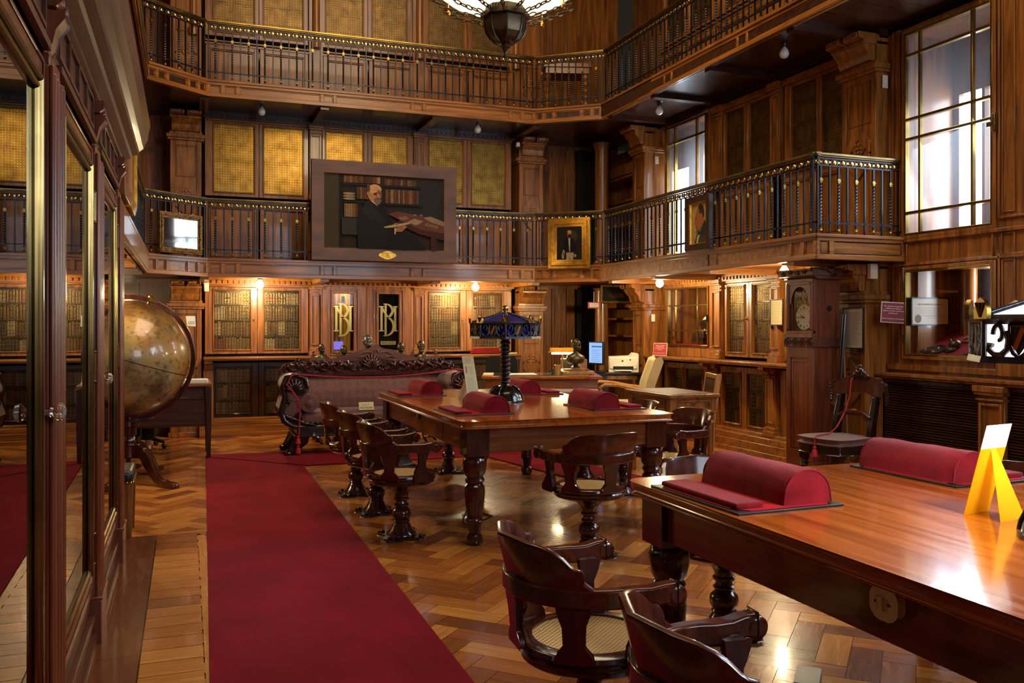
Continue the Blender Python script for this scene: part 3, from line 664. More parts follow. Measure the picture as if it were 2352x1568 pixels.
def bm_door(nm, x0, x1, gx0, gx1, back):
    t = bpy.data.objects.new(nm, None); COL.objects.link(t); t.location = (0,11.9,0); st(t)
    g = G(); g.box(x0,gx0-.03,-.04,.0,.05,1.93); g.box(gx1+.03,x1,-.04,.0,.05,1.93); g.box(gx0-.03,gx1+.03,-.04,0,1.85,1.93); g.box(gx0-.03,gx1+.03,-.04,0,.05,1.04)
    g.frame(gx0,gx1,1.06,1.825,.03,-.062,0); g.frame(gx0-.045,gx1+.045,1.02,1.87,.02,-.052,0); g.frame(gx0,gx1,.2,.92,.02,-.055,0)
    g.obj('door_leaf', wood_v, t, .004, seg=1)
    g = G(); g.quad((gx0,-.004,1.06),(gx1,-.004,1.06),(gx1,-.004,1.825),(gx0,-.004,1.825)); g.obj('pane', glass_m, t, ang=0)
    monogram(t, (gx0+gx1)/2, 1.475, .225)
    g = G()
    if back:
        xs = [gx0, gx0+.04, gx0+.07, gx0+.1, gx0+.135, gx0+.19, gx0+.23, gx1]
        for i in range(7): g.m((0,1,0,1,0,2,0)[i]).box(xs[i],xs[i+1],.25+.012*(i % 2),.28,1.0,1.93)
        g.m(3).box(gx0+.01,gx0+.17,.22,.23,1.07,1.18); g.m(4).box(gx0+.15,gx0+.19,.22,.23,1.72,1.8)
        g.obj('lit_room_backing', [newmat('ochre_room_stripe',.7,0,lin(206,150,56))[0], newmat('amber_room_stripe',.7,0,lin(150,92,30))[0], newmat('gold_room_stripe',.7,0,lin(240,190,40))[0], emis('violet_room_glow',(.3,.22,.95,1),.9), blackplas], t, ang=0)  # striped backing paints the lit room behind the glass; violet patch glows
    else:
        g.box(gx0-.05,gx1+.05,.12,.13,1.0,1.93); g.obj('dark_interior', black_void, t, ang=0)  # black sheet stands in for the shade of the room behind
        g = G(); g.box(gx0+.035,gx1-.04,-.008,-.005,1.135,1.185); pl = g.obj('door_plate', brass_bright, t, ang=0)
        text('lettering', 'PRIVADO', .044, ink, pl, ((gx0+gx1)/2-.002,-.009,1.16), sx=.95)
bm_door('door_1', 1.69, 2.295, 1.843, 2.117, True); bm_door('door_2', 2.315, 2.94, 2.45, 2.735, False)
g = G(); g.box(1.66,2.97,-.07,0,1.935,1.965); g.box(1.655,1.69,-.05,0,0,1.94); g.box(2.945,2.975,-.05,0,0,1.94); g.box(2.293,2.317,-.05,0,.05,1.93); o = st(g.obj('trim_door', wood_v, bevel=.004, seg=1)); o.location = (0,11.9,0)
# light inside the lit door
# ------------------------------------------------------------ middle and upper level bookcases
def mid_bay(label, bl, loc, rz, w, z0, lats, zl0, zl1, lm, cell, zp1):
    t = thing('bookcase', label, 'bookcase', (loc[0],loc[1],0), rz)
    carcass(t, 0, w, z0, zl1+.1, [zl0+.005+i*.22 for i in range(int((zl1-zl0)/.22)+1)])
    n = len(lats); ed = [0]+[(lats[i][1]+lats[i+1][0])/2 for i in range(n-1)]+[w]
    for i, (a, b) in enumerate(lats):
        lat_door(t, a, b, zl0, zl1, 0, a-ed[i]-.002, ed[i+1]-b-.002, .03, .05, wood_v, cell, lm, cell*.085)
        panel_door(t, ed[i]+.01, ed[i+1]-.01, z0+.02, zp1, -.03, wood_v)
    g = G(); g.box(0,w,-.05,.03,zp1,zp1+.035); g.box(0,w,-.08,.03,zp1+.035,zp1+.055); g.obj('ledge', wood_x if rz == 0 else wood_y, t, .003, seg=1); g = G(); g.box(0,w,-.03,.03,zl1+.03,zl1+.1); g.obj('cornice', wood_x if rz == 0 else wood_y, t, .003, seg=1)
    g = G()
    for a, b in lats:
        for k in range(int((zl1-zl0)/.22)+1): book_stuff(g, a-.01, b+.01, zl0+.005+k*.22, .18, .07)
    o = g.obj('old_books', book_mats[:4], ang=0); o.location = t.location; o.rotation_euler = (0,0,rz); tag(o, 'dim old books behind the '+bl, 'books'); o['kind'] = 'stuff'
for i, (x, w, ls) in enumerate(((.22,1.30,[(.104,.613),(.722,1.234)]),(1.70,1.245,[(.045,.55),(.67,1.155)]),(3.09,1.30,[(.074,.57),(.696,1.20)]))):
    p = ('left','middle','right')[i]
    mid_bay('gold-latticed bookcase on the middle gallery, %s bay of the back wall' % p, 'gold lattices of the middle gallery, %s bay' % p, (x,11.9), 0, w, 2.2, ls, 3.11, 3.99, brass_lat, .032, 2.96)
    mid_bay('grey-latticed bookcase on the upper gallery, %s bay of the back wall' % p, 'grey lattices of the upper gallery back wall, %s bay' % p, (x,11.9), 0, w, 4.3, ls, 5.16, 6.3, brass_dim, .032, 4.98)
mid_bay('dark latticed bookcase on the middle right gallery, next to the glazed window', 'dark lattices beside the window of the middle right gallery', (6.0,9.0), RZ_RIGHT, 1.0, 2.2, [(.06,.46),(.53,.95)], 3.1, 3.92, brass_dim, .032, 2.96)
mid_bay('dark latticed bookcase on the middle right gallery, next to the broad end pilaster', 'dark lattices beside the end pilaster, middle right gallery', (6.0,7.83), RZ_RIGHT, 1.0, 2.2, [(.11,.53),(.59,.99)], 3.1, 3.92, brass_dim, .032, 2.96)
for i, (y, w) in enumerate(((10.4,1.35),(9.0,1.35),(7.6,1.25))):
    p = ('far','middle','near')[i]
    mid_bay('grey-latticed bookcase on the upper right gallery, %s bay' % p, 'grey lattices of the upper right gallery, %s bay' % p, (6.0,y), RZ_RIGHT, w, 4.3, [(.08,.58),(.7,1.18)], 5.16, 6.3, brass_dim, .04, 4.98)
# round shafts between the upper bays
for x in (1.61, 3.015, .08, 4.43):
    g = G(); g.lathe([(.07,0),(.07,.08),(.055,.1),(.052,.12),(.05,2.6),(.07,2.64),(.07,2.9)], (0,0,0), 16); g.box(-.09,.09,0,.1,-.75,2.9); o = st(g.obj(tname(), wood_v)); o.location = (x,11.83,5.06)
# corner column; flat black panels paint the shade of the stair opening
g = G(); g.lathe([(.13,0),(.13,.1),(.105,.13),(.1,.16),(.095,1.9),(.13,1.94)], (0,0,0), 20); o = st(g.obj('column_corner', wood_v)); o.location = (5.68,11.6,0)
g = G(); g.lathe([(.13,0),(.13,.1),(.105,.13),(.1,.16),(.095,1.75),(.13,1.85)], (0,0,0), 20); o = st(g.obj('column_corner_upper', wood_v)); o.location = (5.68,11.6,2.2)
g = G(); g.box(5.56,5.98,12.2,12.26,0,1.95); g.box(5.56,5.98,12.2,12.26,2.2,4.05); st(g.obj('door_stair_shade', black_void))
# ------------------------------------------------------------ right window wall (three window bays, one in view)
def window_wall():
    g = G(); U0, U1, P = .2, 1.12, 1.5
    for k in range(3):
        u = k*P
        g.box(u,u+U0,0,.1,0,4.06); g.box(u+U1,u+P,0,.1,0,4.06); g.box(u+U0,u+U1,0,.1,0,1.13); g.box(u+U0,u+U1,0,.1,1.89,2.2); g.box(u+U0,u+U1,0,.1,4.0,4.06)
        for z0, z1 in ((1.0,1.95),(2.2,4.05)):
            g.frame(u+1.2,u+1.30,z0+.1,z1-.04,.012,-.012,.0); g.frame(u+1.18,u+1.44,z0+.06,z1,.018,-.022,0); g.frame(u+.06,u+.13,z0+.06,z1,.014,-.016,0)
        g.frame(u+.22,u+1.10,1.96,2.13,.014,-.016,0); g.frame(u+1.2,u+1.3,1.97,2.12,.012,-.016,0); g.box(u,u+P,-.03,0,2.14,2.17); g.box(u,u+P,-.022,0,1.93,1.95)
        g.frame(u+U0,u+U1,1.13,1.89,.03,-.03,0); g.frame(u+U0,u+U1,2.2,4.0,.03,-.03,0)
        g.box(u,u+P,-.03,0,1.0,1.05); g.box(u+1.16,u+1.48,-.04,0,1.0,1.13)
    g.box(3*P,9.4,0,.1,0,4.06); g.box(-.1,0,0,.1,0,4.06)
    o = st(g.obj('wall_right_windows', wood_v, bevel=.003, seg=1)); o.location = (6.05,6.38,0); o.rotation_euler = (0,0,RZ_RIGHT)
    for k in range(3):
        u = k*P+U0; w = U1-U0
        t = bpy.data.objects.new('window_%d' % (k+1), None); COL.objects.link(t); t.location = (6.05,6.38-u,0); t.rotation_euler = (0,0,RZ_RIGHT); st(t)
        g = G(); g.frame(.02,w-.02,2.22,3.98,.022,-.03,.02)
        for x in (.17,.72): g.box(x-.011,x+.011,-.026,.015,2.22,3.98)
        for z in (2.40,3.055,3.23,3.80): g.box(.02,w-.02,-.03,.015,z-.012,z+.012)
        g.box(w-.03,w+.03,-.06,-.03,2.98,3.02); g.box(w+.02,w+.05,-.06,-.02,2.94,3.08)
        g.obj('casement', brass, t, .003, seg=1); g = G(); g.quad((.02,0,2.22),(w-.02,0,2.22),(w-.02,0,3.98),(.02,0,3.98)); g.obj('pane', glass_win, t, ang=0)
        g = G(); g.box(-.2,0,.1,.62,2.15,4.05); g.box(w,w+.2,.1,.62,2.15,4.05); g.box(-.02,w+.02,.1,.62,2.15,2.2); g.box(-.02,w+.02,.1,.62,4.0,4.05)
        g.box(0,w,.56,.62,3.5,4.0); g.box(.0,.055,.56,.62,2.2,3.5); g.box(.30,.33,.56,.62,2.2,3.5); g.box(.33,.9,.57,.6,2.2,2.5)
        if k: g.box(-.05,w+.05,.28,.3,1.05,1.95); g.box(-.05,0,.1,.28,1.05,1.95); g.box(w,w+.05,.1,.28,1.05,1.95); g.box(0,w,.1,.28,1.05,1.13); g.box(0,w,.1,.28,1.89,1.95)
        g.obj('reveal', wood_v, t)
        g = G(); g.box(.0,.31,.63,.64,2.15,4.0); g.obj('outer_light', day, t, ang=0); g = G(); g.box(.31,w,.63,.64,2.15,4.0); g.obj('outer_light', day_soft, t, ang=0)
window_wall()
def vitrine():
    t = thing('wall_vitrine', 'brass-framed wall display case with certificate and medals, under the tall window', 'display case', (6.05,6.18,0), RZ_RIGHT)
    w = .92; g = G(); g.frame(.02,w-.02,1.15,1.87,.022,-.03,.02); d = g.obj('door', brass, t, .004)
    g = G(); g.quad((.02,0,1.15),(w-.02,0,1.15),(w-.02,0,1.87),(.02,0,1.87)); g.obj('pane', glass_m, d, ang=0); g = G()
    for z in (1.25,1.72): g = G(); g.tube([(-.005,-.03,z),(-.005,-.03,z+.07)], .008, 8); g.obj('hinge', iron, d)
    g = G(); g.box(-.05,.035,.1,.7,1.05,1.95); g.box(w,w+.05,.1,.7,1.05,1.95); g.box(0,w,.1,.7,1.9,1.95); g.box(0,.14,.56,.6,1.1,1.9); g.box(0,w,.1,.7,1.05,1.1); g.obj('lining', wood_v, t)
    g = G(); g.prism([(.05,1.12),(.68,1.42),(.68,1.38),(.05,1.08)], .03, w, 'yz'); g.obj('sloping_cloth', maroon, t)
    g = G(); g.lathe([(.07,1.2),(.07,1.9)], (.2,.52,0), 20); g.obj('shaft', wood_v, t)
    g = G(); g.box(.24,w,.62,.63,1.1,1.9); g.obj('night_blue_back', newmat('dark_blue', .4, 0, lin(16,20,40))[0], t, ang=0)
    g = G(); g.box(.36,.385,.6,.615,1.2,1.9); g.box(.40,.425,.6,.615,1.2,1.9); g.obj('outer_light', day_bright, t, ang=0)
    M = Matrix.Translation((6.05,6.18,0)) @ Matrix.Rotation(RZ_RIGHT,4,'Z'); sl = math.atan2(.3,.63)
    def at(u, d, e=.002):
        return M @ Vector((u, d, 1.12+(d-.05)*.476+e))
    def tilt(o): o.rotation_euler = (sl,0,RZ_RIGHT)
    c = thing('framed_certificate', 'white framed certificate with a round seal inside the wall display case', 'certificate', (6.28,6.14,1.525), 0)
    g = G(); g.frame(-.21,.21,-.115,.115,.012,-.012,.0); g.obj('frame', blackplas, c); g = G(); g.box(-.21,.21,-.006,-.003,-.115,.115); g.obj('paper', white_paper, c, ang=0)
    text('heading', 'REAL ACADEMIA DE LA HISTORIA.', .019, ink_grey, c, (0,-.008,.062)); g = G(); lines(g, -.18, .18, -.05, .04, 5, -.007, .0012, seed=3); lines(g, -.05, .17, -.07, -.03, 2, -.007, .0012, seed=5)
    i0 = g.mark(); g.lathe([(.038,0),(.036,.002),(.02,.002)], (0,0,0), 18); g.xf(Matrix.Translation((-.14,-.006,-.066)) @ Matrix.Rotation(PI/2,4,'X'), i0); g.obj('writing', ink_grey, c, ang=0)
    p = thing('oval_plaque', 'large oval bronze relief plaque lying on the maroon cloth of the wall display case', 'plaque', at(.15,.17)); tilt(p)
    g = G(); g.lathe([(.115,0),(.115,.012),(.09,.016),(.085,.01)], (0,0,0), 24, sx=1, sy=.78); g.sph((0,.01,.01), (.04,.05,.02), 10, 6); g.sph((.0,-.04,.01), (.05,.025,.014), 10, 6); g.obj('relief', bronze, p)
    p = thing('bronze_mask', 'bronze head relief lying beside the oval plaque in the wall display case', 'relief', at(.33,.2)); tilt(p)
    g = G(); g.sph((0,.03,.03), (.05,.055,.045), 12, 8); g.sph((-.01,-.03,.015), (.06,.045,.025), 12, 8); g.sph((-.035,.035,.06), (.012,.014,.02), 8, 5); g.obj('relief', bronze, p)
    for k, (u, d, lb) in enumerate(((.54,.1,'front'),(.57,.17,'rear'))):
        p = thing('medal', '%s one of two bronze medals lying right of the bronze head, wall display case' % lb, 'medal', at(u,d), 0, 'two loose medals'); tilt(p); g = G(); g.lathe([(.034,0),(.034,.006),(.03,.008)], (0,0,0), 16); g.obj('disc', bronze, p)
    b = thing('coin_board', 'tilted red board set with rows of coins in the wall display case', 'coin board', at(.42,.42,.004)); tilt(b)
    g = G(); g.box(-.14,.2,-.12,.12,0,.012); g.obj('board', noise_col('terracotta_board', lin(140,66,40), lin(156,80,52), (4,4,4)), b)
    for r in range(3):
        for k in range(4):
            g = G(); g.lathe([(.026,.012),(.026,.017),(.02,.018)], (-.095+k*.078+r*.0,-.075+r*.075,0), 14); g.obj('coin', (bronze_grey, brass, bronze)[(r+k) % 3], b)
    for u, d in ((.5,.27),):
        p = thing('exhibit_label', 'small pink exhibit label on the cloth behind the loose medals', 'label', at(u,d)); tilt(p); g = G(); g.box(-.05,.05,-.012,.012,0,.002); g.obj('card', noise_col('pink_card', lin(196,150,160), lin(206,160,168)), p)
    p = thing('exhibit_label', 'small dark red exhibit label on the back panel above the coin board', 'label', M @ Vector((.095,.556,1.42)), RZ_RIGHT); g = G(); g.box(-.045,.045,-.004,0,-.014,.014); g.obj('card', maroon, p)
vitrine()
def right_lower():
    t = thing('counter_shelf', 'dark wooden counter shelf under the tall window', 'counter', (6.05,6.42,0), RZ_RIGHT)
    g = G(); g.box(0,3.2,-.16,.0,.945,.975); g.box(0,3.2,-.14,0,.925,.945); g.obj('worktop', wood_y, t, .006)
    for k, (u0, u1, lb) in enumerate(((.06,1.11,'nearer the tall clock'),(1.36,2.6,'at the right edge of the view'))):
        c = thing('tambour_cabinet', 'dark roll-shutter cupboard under the window counter, %s' % lb, 'cabinet', (6.05,6.42,0), RZ_RIGHT)
        g = G(); g.box(u0-.02,u0,-.1,-.006,.05,.92); g.box(u1,u1+.02,-.1,-.006,.05,.92); g.box(u0,u1,-.11,-.006,.885,.92); g.box(u0,u1,-.11,-.006,.05,.2)
        for x in (.3,.5,.8): g.box(u0+x-.05,u0+x+.05,-.118,-.11,.895,.915)
        g.obj('case', wood_dark, c, .003, seg=1)
        g = G(); n = 30
        for i in range(n): z = .2+i*(.685/n); g.prism([(-.075,z),(-.088,z+.006),(-.088,z+.016),(-.075,z+.0215)], u0, u1, 'yz')
        g.obj('roll_shutter', wood_darkx, c, ang=20)
    pilaster_small((5.95,5.30), RZ_RIGHT, .24, .05, .925, wood_v); pilaster_small((5.95,6.42), RZ_RIGHT, .06, .05, .925, wood_v)
    plinth('baseboard_window', (6.05,6.42,0), RZ_RIGHT, 6)
right_lower()
# far glazed window on the middle right gallery
def gallery_window():
    t = bpy.data.objects.new('window_4', None); COL.objects.link(t); t.location = (6.0,10.35,0); t.rotation_euler = (0,0,RZ_RIGHT); st(t)
    g = G(); g.frame(.12,1.02,2.26,3.98,.024,-.03,.02)
    for x in (.3,.82): g.box(x-.012,x+.012,-.025,.015,2.26,3.98)
    for z in (3.78,2.45): g.box(.12,1.02,-.025,.015,z-.012,z+.012)
    g.obj('casement', brass, t); g = G(); g.quad((.12,0,2.26),(1.02,0,2.26),(1.02,0,3.98),(.12,0,3.98)); g.obj('pane', glass_win, t, ang=0)
    g = G(); g.box(0,.1,0,.05,2.19,4.1); g.box(1.05,1.2,0,.05,2.19,4.1); g.box(-.24,-.2,.05,.28,2.19,4.1); g.box(1.05,1.1,.05,.28,2.19,4.1); g.box(-.2,1.05,.05,.28,4.0,4.1); g.box(.25,.6,.22,.26,2.19,4.1); g.box(-.2,.3,.24,.26,3.5,4.1); g.box(-.2,.1,.02,.05,2.19,2.25); g.obj('reveal', wood_v, t)
    g = G(); g.box(-.2,.02,.27,.28,2.19,3.6); g.obj('outer_light', day, t, ang=0); g = G(); g.box(.02,.26,.27,.28,2.19,3.6); g.obj('outer_light', day_soft, t, ang=0); g = G(); g.box(.6,1.05,.27,.28,2.19,3.6); g.obj('outer_light', day, t, ang=0)
gallery_window()
# ------------------------------------------------------------ glazed cabinets along the left
def fluted(g, x0, x1, z0, z1, y):
    g.box(x0,x1,y,y+.06,z0,z1); n = 4; w = (x1-x0)
    for i in range(n):
        x = x0+w*(i+.5)/n; g.tube([(x,y-.002,z0+.02),(x,y-.002,z1-.02)], .017, 8)
    g.box(x0,x0+.012,y-.012,y,z0,z1); g.box(x1-.012,x1,y-.012,y,z0,z1)
def cabinet(i, y0, label, last=False):
    t = thing('glazed_bookcase', label, 'bookcase', (-.42,y0,0), PI/2); w = 1.4; E = .24 if last else 0
    g = G(); g.box(0,w+E,.82,.86,.1,2.5); g.box(0,w+E,.0,.86,.1,.24); g.box(0,w+E,.0,.86,2.18,2.5); g.box(0,.03,.03,.86,.1,2.5); g.box(w+E-.03,w+E,.03,.86,.1,2.5)
    for z in (.62,1.0,1.38,1.76): g.box(.03,w-.03,.08,.82,z-.02,z)
    g.obj('carcass', cabinet_v, t)
    g = G(); b = [book_mats[k] for k in (0,3,2,1)]
    for z in (.24,.62,1.0,1.38,1.76): book_stuff(g, .1, w-.05, z, .26, .3, .2)
    o = g.obj('shelved_books', b, t, ang=0); o['kind'] = 'stuff'
    for x0 in ([0, w] if last else [0]):
        g = G(); fluted(g, x0-.005, x0+.245, .2, 2.16, -.045); g.box(x0-.01,x0+.25,-.07,.03,0,.19); g.box(x0-.014,x0+.254,-.075,.03,.19,.205)
        g.box(x0+.01,x0+.23,-.045,.03,2.16,2.2)
        g.prism([(-.02,2.22),(-.04,2.245),(-.05,2.29),(-.075,2.325),(-.075,2.34),(0,2.34)], x0+.07, x0+.18, 'yz')                    # corbel
        for x in (.05,.135): g.prism([(0,2.355),(-.055,2.355),(-.07,2.37),(-.07,2.40),(0,2.40)], x0+x, x0+x+.06, 'yz')
        g.obj('pilaster', cabinet_v, t, .004)
    g = G(); g.box(.24,w,-.03,.03,.0,.10); g.box(.24,w,-.045,.03,.10,.13); g.box(.24,w,-.02,.03,.13,.22); g.box(.24,w,-.035,.03,.22,.24)
    g.prism([(.24,-.05),(w,-.05),(w,.0),(.24,.0)], .0, .05, 'xy'); g.obj('plinth', cabinet_y, t, .005)
    g = G(); g.box(0,w+E,-.03,.03,2.2,2.42); g.box(.24,w,-.05,.0,2.2,2.225); n = 4
    for k in range(n):
        a = .26+k*(w-.28)/n; g.frame(a+.02,a+(w-.28)/n-.02,2.27,2.38,.014,-.042,-.02)
    prof = [(0,2.40),(-.05,2.42),(-.05,2.44),(-.09,2.455),(-.1,2.47),(-.135,2.48),(-.14,2.50),(-.165,2.52),(-.175,2.55),(-.19,2.575),(-.195,2.62),(-.205,2.66),(-.205,2.68),(.3,2.68),(.3,2.40)]
    g.prism(prof, 0, w+E+(.14 if last else 0), 'yz'); g.obj('cornice', cabinet_y, t, ang=18)
    a, b, s = .255, w-.01, .11
    g = G(); g.box(a,a+s,-.03,.01,.25,2.17); g.box(b-s,b,-.03,.01,.25,2.17); g.box(a+s,b-s,-.03,.01,2.09,2.17); g.box(a+s,b-s,-.03,.01,.25,.32)
    g.frame(a+.012,b-.012,.262,2.158,.01,-.036,-.03); d = g.obj('door', cabinet_v, t, .004)
    g = G(); x0, x1, z0, z1 = a+s, b-s, .32, 2.09
    for e, yy in ((.0,-.036),(.027,-.030)):
        q = [(x0+e,yy,z0+e),(x0+e,yy,z1-e),(x1-e,yy,z1-e),(x1-e,yy,z0+e)]
        for m in range(4): g.tube([q[m], q[(m+1) % 4]], .012, 10)
    g.obj('brass_moulding', brass_cab, d); g = G(); g.quad((x0,-.026,z0),(x1,-.026,z0),(x1,-.026,z1),(x0,-.026,z1)); g.obj('pane', glass_dark, d, ang=0)
    kx = b-.03 if i == 0 else a+.04
    if i != 1: g = G(); i0 = g.mark(); g.lathe([(.008,0),(.008,.012),(.016,.018),(.012,.026),(.02,.03),(.027,.04),(.024,.052),(.01,.058)], (0,0,0), 12); g.xf(Matrix.Translation((kx,-.036,1.15)) @ Matrix.Rotation(PI/2,4,'X'), i0); g.obj('crystal_knob', crystal, d)
    hx = a+.004 if i == 0 else b-.004
    for z in (.42,1.22,1.92): g = G(); g.tube([(hx,-.04,z-.06),(hx,-.04,z+.06)], .009, 8); g.sph((hx,-.04,z+.065), .010, 8, 5); g.sph((hx,-.04,z-.065), .010, 8, 5); g.obj('hinge', brass_cab, d)
    return t
crystal = newmat('crystal', .03, 0, lin(236,232,224))[0]
crystal.node_tree.nodes['Principled BSDF'].inputs['Transmission Weight'].default_value = .85
cabinet(0, 1.48, 'glazed mahogany bookcase along the left wall, nearest the camera')
cabinet(1, 2.88, 'glazed mahogany bookcase along the left wall, between its two neighbours')
cabinet(2, 4.28, 'glazed mahogany bookcase along the left wall, at the globe end', True)
# ------------------------------------------------------------ carpets
def runner(name, label, poly, z):
    g = G(); g.prism(poly, 0, z, 'xy'); o = g.obj(name, carpet_m, bevel=.003, seg=1); tag(o, label, 'carpet'); return o
runner('carpet_runner', 'long red carpet runner leading from the foreground to the sofa', [(.02,-.5),(1.025,-.5),(1.09,8.93),(.195,9.86)], .008)
runner('carpet_runner', 'red carpet strip lying in front of the carved sofa across the aisle end', [(.20,10.02),(.197,9.87),(1.12,8.93),(3.3,8.93),(3.3,9.85),(1.2,9.92)], .012)
runner('carpet_runner', 'red carpet strip running diagonally on the right, behind the lamp table', [(3.28,9.25),(2.95,9.05),(3.5,6.2),(4.15,6.2),(3.55,9.0)], .014)
# ------------------------------------------------------------ reading tables
def ribbed(g, prof, n=32, k=8, amp=.09):
    vs = []; m = len(prof)
    for j, (r, z) in enumerate(prof):
        for i in range(n):
            a = 2*PI*i/n; q = r*(1+amp*sin(PI*j/(m-1))*abs(cos(a*k/2))); vs.append((q*cos(a), q*sin(a), z))
    fs = [(j*n+i, j*n+(i+1) % n, (j+1)*n+(i+1) % n, (j+1)*n+i) for j in range(m-1) for i in range(n)]
    return g.add(vs, fs)
def leg_bm(x, y):
    g = G(); g.lathe([(.036,0),(.05,.012),(.054,.035),(.048,.06),(.034,.072),(.04,.085),(.045,.13),(.052,.145),(.058,.155),(.05,.17),(.052,.2),(.062,.27),(.068,.33),(.064,.375),(.05,.39),(.06,.40),(.064,.415),(.056,.43),(.05,.435)], n=24)
    ribbed(g, [(.052,.43),(.066,.455),(.072,.49),(.074,.53),(.066,.56),(.05,.575)])
    g.box(-.075,.075,-.075,.075,.57,.755); g.xf(Matrix.Translation((x,y,0))); return g
def table(label, loc):
    t = thing('reading_table', label, 'table', loc, 0, 'long reading tables')
    g = G(); r = .06; P = []
    for cx, cy, a0 in ((.75-r,1.31-r,0),(-.75+r,1.31-r,PI/2),(-.75+r,-1.31+r,PI),(.75-r,-1.31+r,3*PI/2)):
        P += [(cx+r*cos(a0+k*PI/10), cy+r*sin(a0+k*PI/10)) for k in range(6)]
    g.prism(P, .752, .80, 'xy'); g.obj('tabletop', table_top, t, .016, seg=3)
    g = G(); s = .028
    for q in (-.69,.69-s): g = G(); g.box(q,q+s,-1.12,1.12,.59,.752); g.obj('apron', table_wood, t, .004)
    for q in (-1.25,1.25-s): g = G(); g.box(-.58,.58,q,q+s,.59,.752); g.obj('apron', table_woodx, t, .004)
    
    for s_ in (-1,1): g = G(); g.box(min(s_*.689,s_*.694),max(s_*.689,s_*.694),-.62,.62,.612,.738); g.obj('drawer_front', table_wood, t, .002)
    g = G(); g.tube([(-.696,-.5,.7),(-.69,-.5,.7)], .006, 8); g.box(-.697,-.69,-.503,-.497,.682,.7); g.obj('keyhole', blackplas, t)
    for x in (-.64,.64):
        for y in (-1.19,1.19): leg_bm(x, y).obj('leg', mahog, t)
    return t
t1 = table('long polished reading table carrying the blue glass lamp', (2.37,6.56,0))
t2 = dup(t1, (2.37,1.76,0), 0, 'long polished reading table in the foreground with the yellow card on it')
o = thing('plug_socket', 'small black socket fixed to the apron of the lamp table', 'socket', (1.676,6.576,.715)); g = G(); g.box(-.012,.003,-.03,.03,-.03,.03); g.obj('housing', blackplas, o, .003); g = G(); g.box(-.014,-.011,.022,.03,-.02,.02); g.obj('edge_strip', white_paper, o)
o = thing('light_switch', 'ivory rocker switch box screwed to the apron of the foreground table', 'switch', (1.676,1.757,.7)); g = G(); g.prism([(.04*cos(2*PI*k/20)*(1+.12*abs(sin(4*PI*k/20))),.036*sin(2*PI*k/20)*(1+.12*abs(sin(4*PI*k/20)))) for k in range(20)], -.03, .004, 'yz'); g.obj('box', plastic_w, o, .008, seg=3)
g = G(); g.prism([(-.034,-.018),(-.03,-.018),(-.03,.016),(-.037,.016)], .0, .018, 'xz'); g.obj('rocker', plastic_w, o, .001); 
for yy in (-.018,.026): g = G(); g.sph((-.031,yy,.0), .004, 6, 4); g.obj('screw', iron, o)
